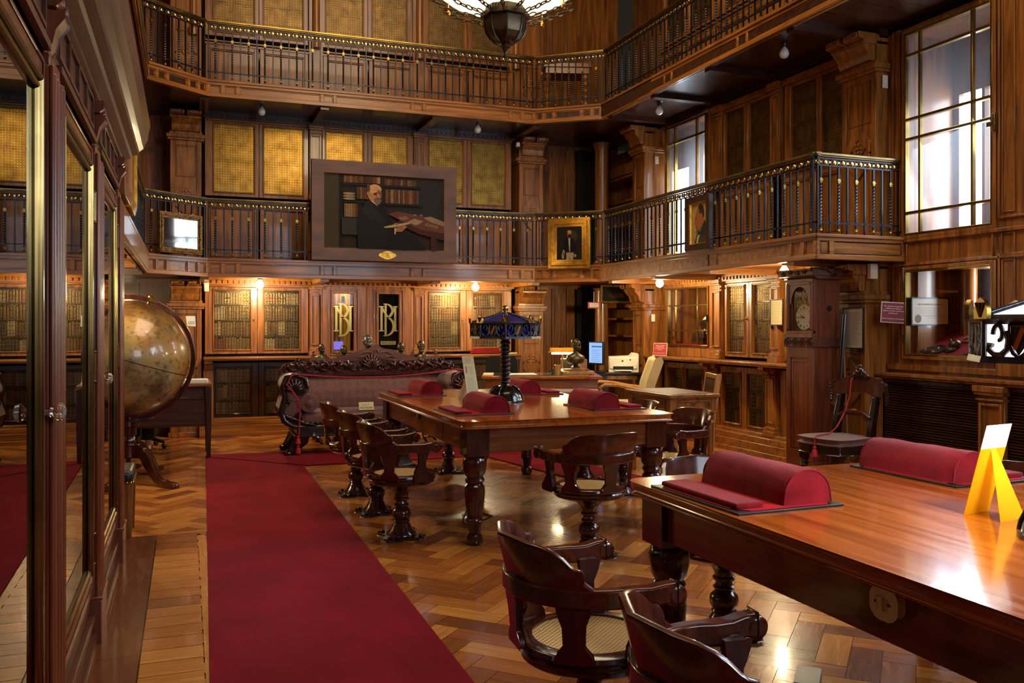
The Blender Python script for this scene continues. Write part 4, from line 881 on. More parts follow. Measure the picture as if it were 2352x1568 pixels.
# ------------------------------------------------------------ swivel armchairs
def swivel_chair(label, loc, rz):
    t = thing('swivel_armchair', label, 'chair', loc, rz, 'swivel reading-room armchairs')
    g = G()
    P = []
    for k in range(4):
        a = k*PI/2+PI/4
        P += [(.165*cos(a-.22),.165*sin(a-.22)),(.175*cos(a),.175*sin(a)),(.165*cos(a+.22),.165*sin(a+.22)),(.1*cos(a+PI/4),.1*sin(a+PI/4))]
    g.prism(P, 0, .02, 'xy')
    for k in range(4): a = k*PI/2+PI/4; g.lathe([(.014,.02),(.014,.03),(.006,.034)], (.145*cos(a),.145*sin(a),0), 8)
    g.obj('base_plate', ebony, t, .005)
    g = G(); g.lathe([(.1,.018),(.098,.03),(.075,.055),(.06,.085),(.05,.1),(.058,.108),(.052,.118),(.062,.135),(.066,.155),(.062,.178),(.045,.195),(.036,.202),(.048,.21),(.05,.218),(.04,.226),(.036,.24),(.05,.25),(.052,.26),(.042,.268),(.045,.285),(.056,.305),(.085,.33),(.12,.345),(.135,.35),(.135,.365),(.16,.37),(.0,.372)], n=24); g.obj('pedestal', mahog, t)
    g = G(); g.lathe([(.15,.36),(.2,.362),(.215,.372),(.215,.384),(.22,.388),(.226,.396),(.22,.404),(.224,.408),(.228,.416),(.224,.428),(.214,.434),(.18,.434),(.178,.422)], n=36); g.obj('seat_rim', mahog, t)
    g = G(); g.lathe([(.179,.423),(.179,.4275),(.1,.425)], n=36); g.obj('cane_seat', cane_m, t)
    # horseshoe rail: back arc then arms running forward
    R = .255; path = []
    for k in range(25): a = -PI/2+(-98+k*196/24)*PI/180; path.append((R*cos(a), R*sin(a)))
    e0, e1 = path[0], path[-1]
    path = [(e0[0]-.012, e0[1]+.125),(e0[0]-.012, e0[1]+.09),(e0[0]-.006, e0[1]+.05)]+path+[(e1[0]+.006, e1[1]+.05),(e1[0]+.012, e1[1]+.09),(e1[0]+.012, e1[1]+.125)]
    g = G(); vs = []; n = len(path)
    for i, (x, y) in enumerate(path):
        a = path[max(i-1,0)]; b = path[min(i+1,n-1)]; d = Vector((b[0]-a[0], b[1]-a[1])).normalized(); q = Vector((d.y, -d.x))
        zz = (.010 if i in (0,n-1) else .008) if i in (0,1,n-2,n-1) else 0; w = .02 if 3 < i < n-4 else .024
        for s, z in ((-1,.588),(1,.588),(1,.645),(-1,.645)): vs.append((x+q.x*s*w, y+q.y*s*w, z+zz))
    g.add(vs, [(i*4+k, i*4+(k+1) % 4, (i+1)*4+(k+1) % 4, (i+1)*4+k) for i in range(n-1) for k in range(4)]+[(0,1,2,3),((n-1)*4+3,(n-1)*4+2,(n-1)*4+1,(n-1)*4)])
    for q in (path[0],path[-1]): i0 = g.mark(); g.lathe([(.026,-.026),(.032,-.02),(.034,0),(.032,.02),(.026,.026)], n=14); g.xf(Matrix.Translation((q[0],q[1],.618)) @ Matrix.Rotation(PI/2,4,'Y'), i0)
    g.obj('arm_rail', mahog_x, t, .006)
    # shaped crest above the rail
    pr = [(0,.81),(30,.807),(40,.80),(47,.785),(53,.76),(57,.735),(60,.722),(64,.718),(65.5,.705),(63.5,.695),(65.5,.675),(69,.66),(72,.645)]
    pr = [(f, .645+(z-.645)*.77) for f, z in pr]; pr = [(-f, z) for f, z in pr[:0:-1]]+pr; g = G(); vs = []
    for f, z in pr:
        a = -PI/2+f*PI/180
        for zz, e in ((.63,-.012),(.63,.012),(z-.012,.014),(z-.002,.010),(z,.0),(z-.002,-.010),(z-.012,-.012)):
            r = R+e+max(0,(zz-.63))*.24; vs.append((r*cos(a), r*sin(a), zz))
    m = 7; n = len(pr)
    g.add(vs, [(i*m+k, i*m+(k+1) % m, (i+1)*m+(k+1) % m, (i+1)*m+k) for i in range(n-1) for k in range(m)]+[tuple(range(m)), tuple((n-1)*m+m-1-k for k in range(m))]); g.obj('backrest', mahog_x, t, ang=30)
    for f in (0,-58,58):                      # shaped splats
        g = G(); pz = [(-.055,.425),(-.05,.445),(-.028,.47),(-.03,.53),(-.045,.57),(-.05,.6)]; pp = pz+[(-x, z) for x, z in pz[::-1]]
        g.prism(pp, -.012, .012, 'xz'); a = f*PI/180; i0 = 0
        g.xf(Matrix.Rotation(a,4,'Z') @ Matrix.Translation((0,-.235,.0)) @ Matrix.Translation((0,0,.43)) @ Matrix.Rotation(.09,4,'X') @ Matrix.Translation((0,0,-.43))); g.obj('splat', mahog, t, .004)
    for s in (-1,1):                          # arm posts
        g = G(); pz = [(-.02,.40),(.1,.40),(.105,.43),(.075,.455),(.05,.49),(.05,.53),(.065,.565),(.075,.6),(.005,.6),(.012,.56),(.01,.51),(-.015,.46)]
        g.prism(pz, -.016, .016, 'yz'); g.xf(Matrix.Translation((s*.228,.05,0)) @ Matrix.Rotation(s*.0,4,'Z')); g.obj('arm_post', mahog, t, .004)
    return t
ch = swivel_chair('nearest of the three swivel armchairs along the aisle side of the lamp table', (1.337,5.73,0), -PI/2)
FX, FL, FN, FF = -PI/2, PI/2, 0.0, PI
for lab, loc, rz in (('middle of the three swivel armchairs along the aisle side of the lamp table', (1.33,6.52,0), FX+.06),
    ('farthest of the three swivel armchairs along the aisle side of the lamp table', (1.32,7.3,0), FX-.05),
    ('swivel armchair at the near end of the lamp table, its back to the camera', (2.306,4.88,0), FN+.1),
    ('swivel armchair mostly hidden beyond the far end of the lamp table', (2.35,8.1,0), FF),
    ('nearest swivel armchair on the far long side of the lamp table, cane seat lit', (3.40,5.75,0), FL+.12),
    ('middle swivel armchair on the far long side of the lamp table', (3.40,6.54,0), FL),
    ('farthest swivel armchair on the far long side of the lamp table', (3.40,7.3,0), FL),
    ('swivel armchair at the far end of the foreground table, facing the camera', (2.29,3.42,0), FF-.12),
    ('swivel armchair on the aisle side of the foreground table, its whole cane seat in view', (1.19,2.52,0), FX-.06),
    ('swivel armchair beside the foreground table, cut by the bottom edge of the view', (1.20,1.69,0), FX-.1),
    ('swivel armchair on the far long side of the foreground table, only its back edge showing', (3.36,2.93,0), FL)):
    dup(ch, loc, rz, lab)
# ------------------------------------------------------------ reading rests: board, roll and flat pad (three things each)
BRD = PAD = ROLL = None
def rests():
    b = thing('reading_board', '', 'desk board', (0,0,0), 0, 'black-cornered reading boards')
    g = G(); g.box(-.27,.27,-.21,.21,0,.008); g.obj('board', black, b, .002); g = G(); g.prism([(-.255,-.155),(-.2,-.2),(.2,-.2),(.255,-.155),(.255,.155),(.2,.2),(-.2,.2),(-.255,.155)], .008, .0105, 'xy'); g.obj('red_sheet', redfelt, b)
    r = thing('velvet_roll', '', 'book rest', (0,0,0), 0, 'half-round velvet book rests')
    g = G(); P = [(.095*cos(PI*i/16)*(1.0), .03+.085*sin(PI*i/16)) for i in range(17)]; P = [(.1,0)]+P+[(-.1,0)]
    n = len(P); vs = []; X = [-.235,-.23,-.15,-.05,.05,.15,.23,.235]
    for j, x in enumerate(X):
        s = .96 if j in (0, 7) else 1
        for k, (y, z) in enumerate(P): w = 1+.018*sin(x*37+k*.9)*(0 < k < n-1); vs.append((x+.008*sin(k*1.3)*(j not in (0,7)), y*s*w, z*s*w))
    g.add(vs, [(j*n+k, j*n+(k+1) % n, (j+1)*n+(k+1) % n, (j+1)*n+k) for j in range(7) for k in range(n)]+[tuple(range(n-1,-1,-1)), tuple(7*n+k for k in range(n))])
    g.obj('roll', velvet, r, ang=50)
    for x in (-.235,.235): g = G(); g.tube([(x, y*.97, z*.97) for y, z in P], .003, 6); g.obj('piping', velvet, r)
    p = thing('velvet_pad', '', 'pad', (0,0,0), 0, 'flat velvet pads'); g = G(); g.box(-.23,.23,-.055,.055,0,.018); g.obj('pad', velvet, p, .007, seg=3)
    return b, r, p
B0, R0, P0 = rests(); first = True
for lab, x, y, rz, dx in (('lamp table, near aisle corner', 1.87,5.84,-PI/2,.02),('lamp table, far aisle corner', 1.87,7.5,-PI/2,0),('lamp table, near right corner', 2.89,5.86,PI/2,0),('lamp table, far corner behind the lamp', 2.87,7.3,PI/2,0),
    ('foreground table, aisle corner', 1.835,2.63,-PI/2+.02,0),('foreground table, behind the yellow card', 2.86,2.75,PI/2+.03,0)):
    M = Matrix.Translation((x,y,.80)) @ Matrix.Rotation(rz,4,'Z')
    def put(src, off, l):
        q = M @ Vector(off)
        if first: src.location = q; src.rotation_euler = (0,0,rz); src['label'] = l
        else: dup(src, q, rz, l)
    put(B0, (0,0,0), 'red reading board with black corners, '+lab)
    put(R0, (.0,.09,.0106), 'half-round red velvet book rest, '+lab)
    put(P0, (.0,-.135,.0106), 'flat red velvet pad, '+lab); first = False
# ------------------------------------------------------------ table lamps
def table_lamp(label, loc, panel, rz=0):
    t = thing('table_lamp', label, 'lamp', loc, rz)
    g = G(); g.lathe([(.15,0),(.15,.014),(.146,.02),(.142,.04),(.125,.075),(.095,.105),(.06,.122),(.04,.128)], n=24)
    for k in range(8):
        a = k*PI/4; g.tube([(.147*cos(a),.147*sin(a),.02),(.143*cos(a),.143*sin(a),.045),(.126*cos(a),.126*sin(a),.08),(.096*cos(a),.096*sin(a),.11),(.06*cos(a),.06*sin(a),.126)], .005, 6)
    g.obj('base', ebony, t)
    g = G(); pr = [(.036,.125)]
    for k in range(11): z = .14+k*.034; pr += [(.03,z),(.04,z+.010),(.042,z+.017),(.04,z+.024),(.03,z+.033)]
    pr += [(.034,.52)]; g.lathe(pr, n=18); g.obj('column', ebony, t)
    R0 = .272; V = lambda r, z, k: (r*cos(k*PI/4+PI/8), r*sin(k*PI/4+PI/8), z)
    g = G(); i = 0
    for z0, z1, r0, r1 in ((.497,.515,.285,.28),(.603,.618,.272,.285),(.618,.630,.268,.262)):
        g.lathe([(r0-.03,z0),(r0,z0),(r1,z1),(r1-.03,z1)], n=8, a0=PI/8, caps=False)
    for k in range(8):
        g.tube([V(.272,.505,k), V(.272,.61,k)], .008, 6); g.tube([V(.26,.628,k), V(.03,.70,k)], .007, 6)
    # pierced frieze scrolls with a shield on every side
    for k in range(8):
        a = Vector(V(.270,0,k)); b = Vector(V(.270,0,k+1)); u = (b-a).normalized(); L = (b-a).length
        def P(s, z, e=.004): q = a+u*(s*L); n = Vector((q.x,q.y,0)).normalized(); return (q.x+n.x*e, q.y+n.y*e, z)
        for m in (0,1):
            f = (lambda s: s) if m == 0 else (lambda s: 1-s)
            pts = []
            for i in range(13): w = i/12; an = PI*1.5*w; rr = .13*(1-.5*w); pts.append(P(f(.2-rr*cos(an)*.62+.02), .575+rr*.24*sin(an)))
            for i in range(13): w = i/12; an = PI+PI*1.45*w; rr = .13; 
            pts2 = [P(f(.33),.585),P(f(.36),.56),P(f(.34),.535),P(f(.26),.52),P(f(.16),.52),P(f(.08),.533),P(f(.09),.548),P(f(.14),.545)]
            g.tube(pts, .0065, 6); g.tube(pts2, [.008,.009,.009,.009,.008,.008,.008,.007], 6)
        sh = [P(.37,.6),P(.63,.6),P(.63,.55),P(.58,.525),P(.5,.513),P(.42,.525),P(.37,.55)]
        g.tube(sh, .006, 6, True)
    g.obj('shade_frame', iron_lamp, t, ang=40)
    g = G()
    for k in range(8): a, b = V(.262,.513,k), V(.262,.513,k+1); g.quad(a, b, V(.262,.605,k+1), V(.262,.605,k)); g.add([V(.258,.628,k), V(.258,.628,k+1), V(.03,.698,k+1), V(.03,.698,k)], [(0,1,2,3)])
    g.obj('glass_panels', panel, t, ang=0)
    for k in range(8):
        g = G(); a = Vector(V(.274,0,k)); b = Vector(V(.274,0,k+1)); u = (b-a); n = Vector(((a+b).x,(a+b).y,0)).normalized()
        q = lambda s, z: tuple(Vector((a.x+u.x*s, a.y+u.y*s, z))+n*.002)
        g.m(0).add([q(.39,.598),q(.61,.598),q(.61,.55),q(.5,.518),q(.39,.55)], [(0,1,2,3,4)])
        g.m(1).add([tuple(Vector(v)+n*.002) for v in (q(.42,.54),q(.47,.53),q(.59,.59),q(.54,.598))], [(0,1,2,3)])
        g.obj('shield', [shield_back, amber_glass], t, ang=0)
    for k in range(8):
        g = G(); a = k*PI/4+PI/8; i0 = g.mark(); g.prism([(-.03,0),(.03,0),(.032,.025),(.018,.05),(0,.06),(-.018,.05),(-.032,.025)], -.006, .006, 'xz')
        for s in (-.018,0,.018): g.tube([(0,-.007,.005),(s,-.009,.045)], .003, 5)
        g.xf(Matrix.Translation((.277*cos(a),.277*sin(a),.618)) @ Matrix.Rotation(a+PI/2,4,'Z'), i0)
        g.obj('palmette', brass, t)
    g = G(); g.lathe([(.03,.69),(.032,.702),(.014,.706),(.016,.71),(.024,.722),(.027,.735),(.022,.75),(.008,.758)], n=16); g.obj('finial', brass_bright, t)
    return t
iron_lamp = noise_col('lamp_iron', lin(46,46,54), lin(84,84,92), (20,20,20), 1, .38, .7, bump=.4, bscale=120)
shield_back = newmat('shield_dark', .4, 0, lin(40,26,20))[0]
table_lamp('unlit octagonal lamp with cobalt blue glass on the middle reading table', (2.36,6.54,.80), blue_glass, .06)
table_lamp('lit octagonal lamp with white glowing panels, cut by the right edge of the view', (2.335,1.76,.80), lit_glass, .1)
# ------------------------------------------------------------ cards on the tables
def aframe(label, loc, rz, w, h, m, mtop, writing):
    t = thing('table_card', label, 'sign', loc, rz); tl = .26
    g = G(); hh = h*.74
    if mtop: g.box(-w/2,w/2,-.001,.001,0,hh); f = g.obj('front_sheet', m, t, ang=0); f.rotation_euler = (-tl,0,0); g = G(); g.box(-w/2,w/2,-.001,.001,hh,h); o = g.obj('header_sheet', mtop, t, ang=0); o.rotation_euler = (-tl,0,0)
    else: g.box(-w/2,w/2,-.001,.001,0,h); f = g.obj('front_sheet', m, t, ang=0); f.rotation_euler = (-tl,0,0)
    d = hh*math.sin(tl)
    g = G(); g.add([(-.012,d+.0,hh*cos(tl)),(.012,d,hh*cos(tl)),(w*.5,d*2.1,0),(-w*.5,d*2.1,0)], [(0,1,2,3)]) ; g.obj('rear_strut', m, t, ang=0)
    if writing:
        g = G(); lines(g, -w*.3, w*.3, h*.86, h*.96, 3, -.002, .0012, seed=2); g.box(-w/2,w/2,-.002,-.001,h*.835,h*.84); lines(g, -w*.05, w*.36, h*.55, h*.76, 6, -.002, .0011, seed=4); lines(g, -w*.36, w*.36, h*.12, h*.5, 11, -.002, .0011, seed=6)
        o = g.obj('writing', ink_grey, f, ang=0); g = G(); g.box(-w*.34,-w*.22,-.002,-.001,h*.6,h*.76); g.obj('emblem', ink_grey, f, ang=0)
    return t
aframe('tall cream printed card leaning beside the blue glass lamp', (2.2,6.85,.80), .3, .115, .36, cream, None, True)
y = aframe('yellow translucent card with a white top standing on the foreground table, lit by the lamp', (2.37,2.13,.80), -2.98, .13, .30, yellow_card, white_card, False)
# ------------------------------------------------------------ sofa
def leaf(g, p, q, w, bend=(0,0,0), n=7):
    p, q, b = Vector(p), Vector(q), Vector(bend); pts = []; rs = []
    for i in range(n): s = i/(n-1); pts.append(p.lerp(q, s)+b*sin(PI*s)); rs.append(w*(.25+.75*sin(PI*min(1,s*.85+.12))))
    g.tube(pts, rs, 6)
def sofa():
    t = thing('sofa', 'heavily carved dark sofa with rose damask seat, roped off below the monogram doors', 'sofa', (2.03,9.98,0), 0)
    W = 1.02
    g = G(); g.box(-.92,.92,-.33,.33,.20,.30); g.box(-.96,.96,-.345,.345,.285,.315); g.box(-.94,.94,-.35,.35,.205,.225)
    for s in (-1,1):
        g.tube(spiral(s*.12,.19,.07,1.2,PI/2,16,s,-.34), .012, 6); g.tube(spiral(s*.3,.18,.05,1.2,PI/2,16,-s,-.34), .01, 6)
    for k in range(14): leaf(g, (-.7+k*.105,-.345,.205), (-.64+k*.105,-.35,.12+.03*sin(k)), .016, (.0,-.01,-.02))
    g.obj('seat_rail', ebony, t, .004)
    for sx in (-1,1):
        for sy in (-1,1):           # carved paw feet
            g = G(); x = sx*.84; y = sy*.26; d = sx*.12
            g.tube([(x,y,.24),(x+d*.2,y,.17),(x+d*.7,y-.01,.10),(x+d,y-.02,.055),(x+d*1.15,y-.03,.03)], [.075,.085,.06,.05,.045], 10)
            for k in (-1,0,1): g.sph((x+d*1.2+.02*sx,y-.03+k*.035,.026),(.045,.022,.026),10,6)
            for k in range(5): leaf(g, (x-d*.3,y-.06+.02*k,.22), (x-d*1.6+.02*k*sx,y-.07,.15+.02*k), .02, (0,-.02,.02))
            g.obj('paw_foot', ebony, t)
    g = G(); g.box(-.86,.86,-.3,.24,.31,.46); g.obj('seat_cushion', damask_m, t, .05, seg=4)
    g = G(); vs = []
    P = [(.2,.40),(.18,.5),(.2,.62),(.25,.74),(.30,.84),(.36,.85),(.34,.6),(.32,.40)]
    g.prism(P, -.9, .9, 'yz'); g.obj('back_cushion', damask_m, t, .02, seg=3)
    g = G(); g.box(-.95,.95,.24,.36,.82,.87); g.box(-.9,.9,.33,.37,.3,.85)
    top = [(-1.0,.86),(-1.04,.9),(-1.0,.95),(-.86,.99),(-.7,1.0),(-.5,.985),(-.3,.985),(-.15,1.0),(0,1.07),(.15,1.0),(.3,.985),(.5,.985),(.7,1.0),(.86,.99),(1.0,.95),(1.04,.9),(1.0,.86)]
    g.prism(top, .27, .33, 'xz')
    for s in (-1,1):
        for k in range(9): x = s*(.16+k*.085); leaf(g, (x,.255,.875+.02*sin(k*1.7)), (x+s*.12,.25,.985+.01*cos(k*2)), .024, (s*.03,-.015,.025 if k % 2 else -.03))
        for k in range(7): x = s*(.2+k*.11); leaf(g, (x,.245,.955), (x+s*.11,.25,.89), .022, (0,-.02,.02))
        for cx, cz, r in ((.13,.915,.05),(.42,.93,.045),(.58,.90,.04),(.74,.955,.045),(.97,.915,.05),(.86,.99,.03)): g.tube(spiral(s*cx,cz,r,1.3,PI/2,16,s,.245), [.016-.0006*i for i in range(17)], 6)
    for k in range(9): a = PI*(.08+.84*k/8); leaf(g, (0,.25,.90), (.12*cos(a),.24,.93+.13*sin(a)), .02, (0,-.02,0))
    for k in range(5): a = PI*(.1+.8*k/4); 
    for s in (-1,1):
        for k in range(7): a = PI*(.15+.7*k/6); leaf(g, (s*.58,.25,.95), (s*.58+.07*cos(a),.24,.965+.065*sin(a)), .013, (0,-.01,0))
    g.obj('carved_crest', mahog, t, ang=60)
    for s in (-1,1):                 # scrolled arms
        g = G(); cx = s*.93; cz = .735; R = .135
        arc = [(cx+R*cos(a), cz+R*sin(a)) for a in [PI*(-.35+1.55*i/18) if s > 0 else PI*(1.35-1.55*i/18) for i in range(19)]]
        dn = [(cx+s*.10,.6),(cx+s*.13,.5),(cx+s*.09,.40),(cx-s*.02,.32),(cx-s*.10,.31),(cx-s*.02,.42),(cx+s*.0,.52),(cx-s*.04,.6)]
        full = [(cx+R*cos(PI*2*i/22), cz+R*sin(PI*2*i/22)) for i in range(22)]
        g.prism(full, -.30, .26, 'xz'); i = 0
        g.prism([(cx+s*.11,.66),(cx+s*.16,.5),(cx+s*.12,.38),(cx-s*.02,.31),(cx-s*.12,.31),(cx-s*.06,.42),(cx-s*.03,.55),(cx-s*.06,.66)], -.29, .26, 'xz')
        a_ = g.obj('arm', damask_m, t, .012, seg=2)
        g = G(); y = -.315
        g.tube([(x,y,z) for x, z in [(cx-s*.13,.72),(cx-s*.1,.83),(cx,.872),(cx+s*.1,.84),(cx+s*.14,.74),(cx+s*.11,.64),(cx+s*.13,.55),(cx+s*.15,.47),(cx+s*.12,.38),(cx+s*.03,.32),(cx-s*.1,.30),(cx-s*.3,.31)]], [.022,.026,.028,.028,.028,.03,.034,.036,.036,.034,.03,.02], 8)
        g.tube(spiral(cx-s*.05,.70,.05,1.2,0,16,s,y), .014, 6); g.tube(spiral(cx-s*.04,.41,.05,1.3,PI/2,16,-s,y), .014, 6); g.tube(spiral(cx+s*.1,.57,.04,1.2,PI/2,14,s,y), .012, 6)
        for k in range(8): an = PI*(.05+.9*k/7); leaf(g, (cx+s*.02,y,.70), (cx+s*.02+.125*cos(an),y,.71+.125*sin(an)), .022, (0,-.02,0))
        for k in range(6): leaf(g, (cx+s*(.12-.02*k),y,.44-.02*k), (cx+s*(.05-.06*k),y-.005,.37-.012*k), .02, (0,-.02,.02))
        for k in range(5): leaf(g, (cx-s*.1-s*.05*k,y,.36-.008*k), (cx-s*.14-s*.06*k,y,.31), .016, (0,-.012,.02))
        g.obj('carved_arm_front', ebony if s < 0 else mahog, t, ang=60)
        g = G(); i0 = g.mark(); g.lathe([(.095,0),(.1,.01),(.095,.02),(.04,.024),(.03,.04),(.0,.045)], n=24)
        for k in range(20): a = 2*PI*k/20; g.tube([(.03*cos(a),.03*sin(a),.026),(.09*cos(a),.09*sin(a),.022)], .004, 5)
        g.xf(Matrix.Translation((s*.79,-.30,.56)) @ Matrix.Rotation(PI/2,4,'X'), i0); g.lathe([(.09,0),(.09,.5)], (0,0,0), 18); g.xf(Matrix.Translation((s*.79,.2,.56)) @ Matrix.Rotation(PI/2,4,'X'), len(g.v)-36); g.obj('bolster', damask_m, t, ang=40)
    return t
sofa()
def rope(label, pts, r=.009, tassel=None, loc=(0,0,0)):
    t = thing('rope', label, 'rope', loc); g = G(); g.tube(pts, r, 8); g.obj('cord', rope_m, t)
    for q in (tassel or []):
        g = G(); x, y, z = q; g.lathe([(.012,0),(.018,-.012),(.012,-.022),(.02,-.03),(.03,-.085),(.0,-.09)], (x,y,z), 10); g.obj('tassel', rope_m, t)
    return t
pts = []
for i in range(25): s = i/24; pts.append((1.19+1.70*s, 9.60+.0*s, .87-.055*4*s*(1-s)+.035*s))
pts = [(1.12,9.63,.10),(1.13,9.62,.3),(1.14,9.61,.5),(1.12,9.61,.6),(1.06,9.6,.7),(1.0,9.61,.77),(1.06,9.605,.88)]+pts+[(3.0,9.62,.885),(3.07,9.63,.82),(3.06,9.63,.7)]
rope('red cord swagged across the front of the carved sofa, tasselled at its left arm', pts, .008, [(1.12,9.63,.22),(1.12,9.62,.12)])
t = thing('notice_card', 'small cream card reading NO TOCAR propped on the sofa seat', 'sign', (1.87,9.70,.465), 0)
g = G(); g.prism([(0,0),(.004,0),(.034,.085),(.03,.085)], -.082, .082, 'yz'); c = g.obj('card', cream, t, ang=0)
text('lettering', 'NO TOCAR', .026, ink, t, (0,.007,.024), (PI/2-.35,0,0)); g = G(); lines(g, -.05, .04, .052, .062, 1, .018, .0012, False); g.obj('small_print', ink_grey, t, ang=0)
# carved console behind the sofa, with the busts
t = thing('console_table', 'wooden console with a fretted carved crest standing between sofa and monogram doors', 'console', (2.18,10.86,0))
g = G(); g.box(-.76,.76,-.16,.16,.88,.92); g.box(-.72,.72,-.14,.14,.78,.88); g.obj('top', bed_brown, t, .004)
for sx in (-.7,.7):
    for sy in (-.12,.12): g = G(); g.box(sx-.03,sx+.03,sy-.03,sy+.03,0,.8); g.obj('leg', bed_brown, t, .004)
g = G(); P = [(-.76,.92),(.76,.92),(.76,1.02),(.70,1.02),(.66,1.0),(.5,1.0),(.46,1.03),(.38,1.035),(.3,1.06),(.22,1.10),(.1,1.115),(.06,1.13),(.03,1.16),(0,1.175)]; P += [(-x, z) for x, z in P[:1:-1]]
g.prism(P, -.165, -.14, 'xz')
for s in (-1,1):
    g.box(s*.76-.02,s*.76+.02,-.17,-.13,.92,1.04); g.lathe([(.012,1.04),(.02,1.055),(.012,1.07),(.018,1.085),(.0,1.1)], (s*.755,-.15,0), 10)
    g.tube(spiral(s*.46,1.045,.03,1.2,PI/2,14,s,-.165), .008, 6); g.tube(spiral(s*.6,1.02,.03,1.2,PI/2,14,-s,-.165), .008, 6)
    leaf(g, (s*.05,-.17,1.06), (s*.2,-.17,1.03), .01, (0,0,.03)); leaf(g, (s*.1,-.17,1.0), (s*.24,-.17,1.0), .012, (0,0,.02)); leaf(g, (0,-.17,1.12), (s*.03,-.17,1.06), .012)
g.obj('fretted_crest', bed_brown, t, .003, seg=1)
def bust_geo(g, s, beard=0, turn=0.0, hair=True):
    i0 = g.mark(); g.sph((0,0,.0), (.062,.075,.085), 18, 12); g.sph((0,-.052,-.05), (.042,.035,.045), 12, 8)     # skull and jaw
    g.sph((0,-.078,-.008), (.012,.022,.026), 8, 6); g.sph((0,-.06,.03), (.045,.02,.012), 10, 5)                 # nose, brow
    for k in (-1,1): g.sph((k*.06,.005,-.005), (.012,.02,.028), 8, 6); g.sph((k*.024,-.066,.008), (.012,.008,.008), 8, 5); g.sph((k*.036,-.055,-.03), (.018,.018,.018), 8, 5)
    g.sph((0,-.076,-.055), (.02,.008,.006), 8, 4)
    if beard: g.sph((0,-.075,-.045), (.034,.014,.010), 10, 5)
    if beard > 1: g.sph((0,-.062,-.09), (.034,.026,.04), 12, 7)
    if hair: g.sph((0,.018,.022), (.067,.07,.078), 14, 8)
    g.xf(Matrix.Rotation(turn,4,'Z'), i0); i1 = g.mark()
    g.lathe([(.04,-.16),(.038,-.1),(.036,-.04)], (0,.012,0), 12)
    vs = []; n = 20
    for z, a, b, yy in ((-.29,.10,.07,.02),(-.27,.13,.08,.02),(-.22,.155,.09,.02),(-.17,.14,.08,.02),(-.14,.08,.06,.016),(-.12,.042,.045,.012)):
        for k in range(n): w = 2*PI*k/n; vs.append((a*cos(w), yy+b*sin(w)*(1.15 if sin(w) < 0 else .8), z))
    g.add(vs, [(j*n+k, j*n+(k+1) % n, (j+1)*n+(k+1) % n, (j+1)*n+k) for j in range(5) for k in range(n)]+[tuple(range(n-1,-1,-1))])
    g.lathe([(.07,-.36),(.07,-.34),(.045,-.33),(.04,-.3),(.06,-.285)], (0,.02,0), 14)
    g.xf(Matrix.Scale(s,4), i0)
for lab, x, y, s, top, bd, tn, m, hr in (('leftmost bronze bust on the console, bare-headed and clean-shaven', 1.545,10.86,.62,1.175,0,.15,bronze,False),('bronze bust half sunk behind the console crest, left of the large grey head', 1.82,10.9,.62,1.15,1,.1,bronze,True),
    ('large grey bald bust rising at the middle above the console crest', 2.12,10.92,.92,1.285,0,.1,bronze_grey,False),('bronze bust right of the large grey head, half behind the crest', 2.535,10.9,.66,1.175,1,0,bronze,True),('rightmost bronze bust on the console, bearded with broad shoulders', 2.79,10.86,.72,1.2,2,-.1,bronze,True)):
    zc = top-.085*s; b = thing('bust', lab, 'bust', (x,y,.92)); g = G(); bust_geo(g, s, bd, tn, hr)
    lo = min(v[2] for v in g.v)+zc-.92; g.xf(Matrix.Translation((0,0,zc-.92)))
    g.obj('figure', m, b, ang=60)
    g = G(); g.box(-.05,.05,-.03,.07,0,max(lo,.01)+.004); g.obj('plinth', ebony, b)
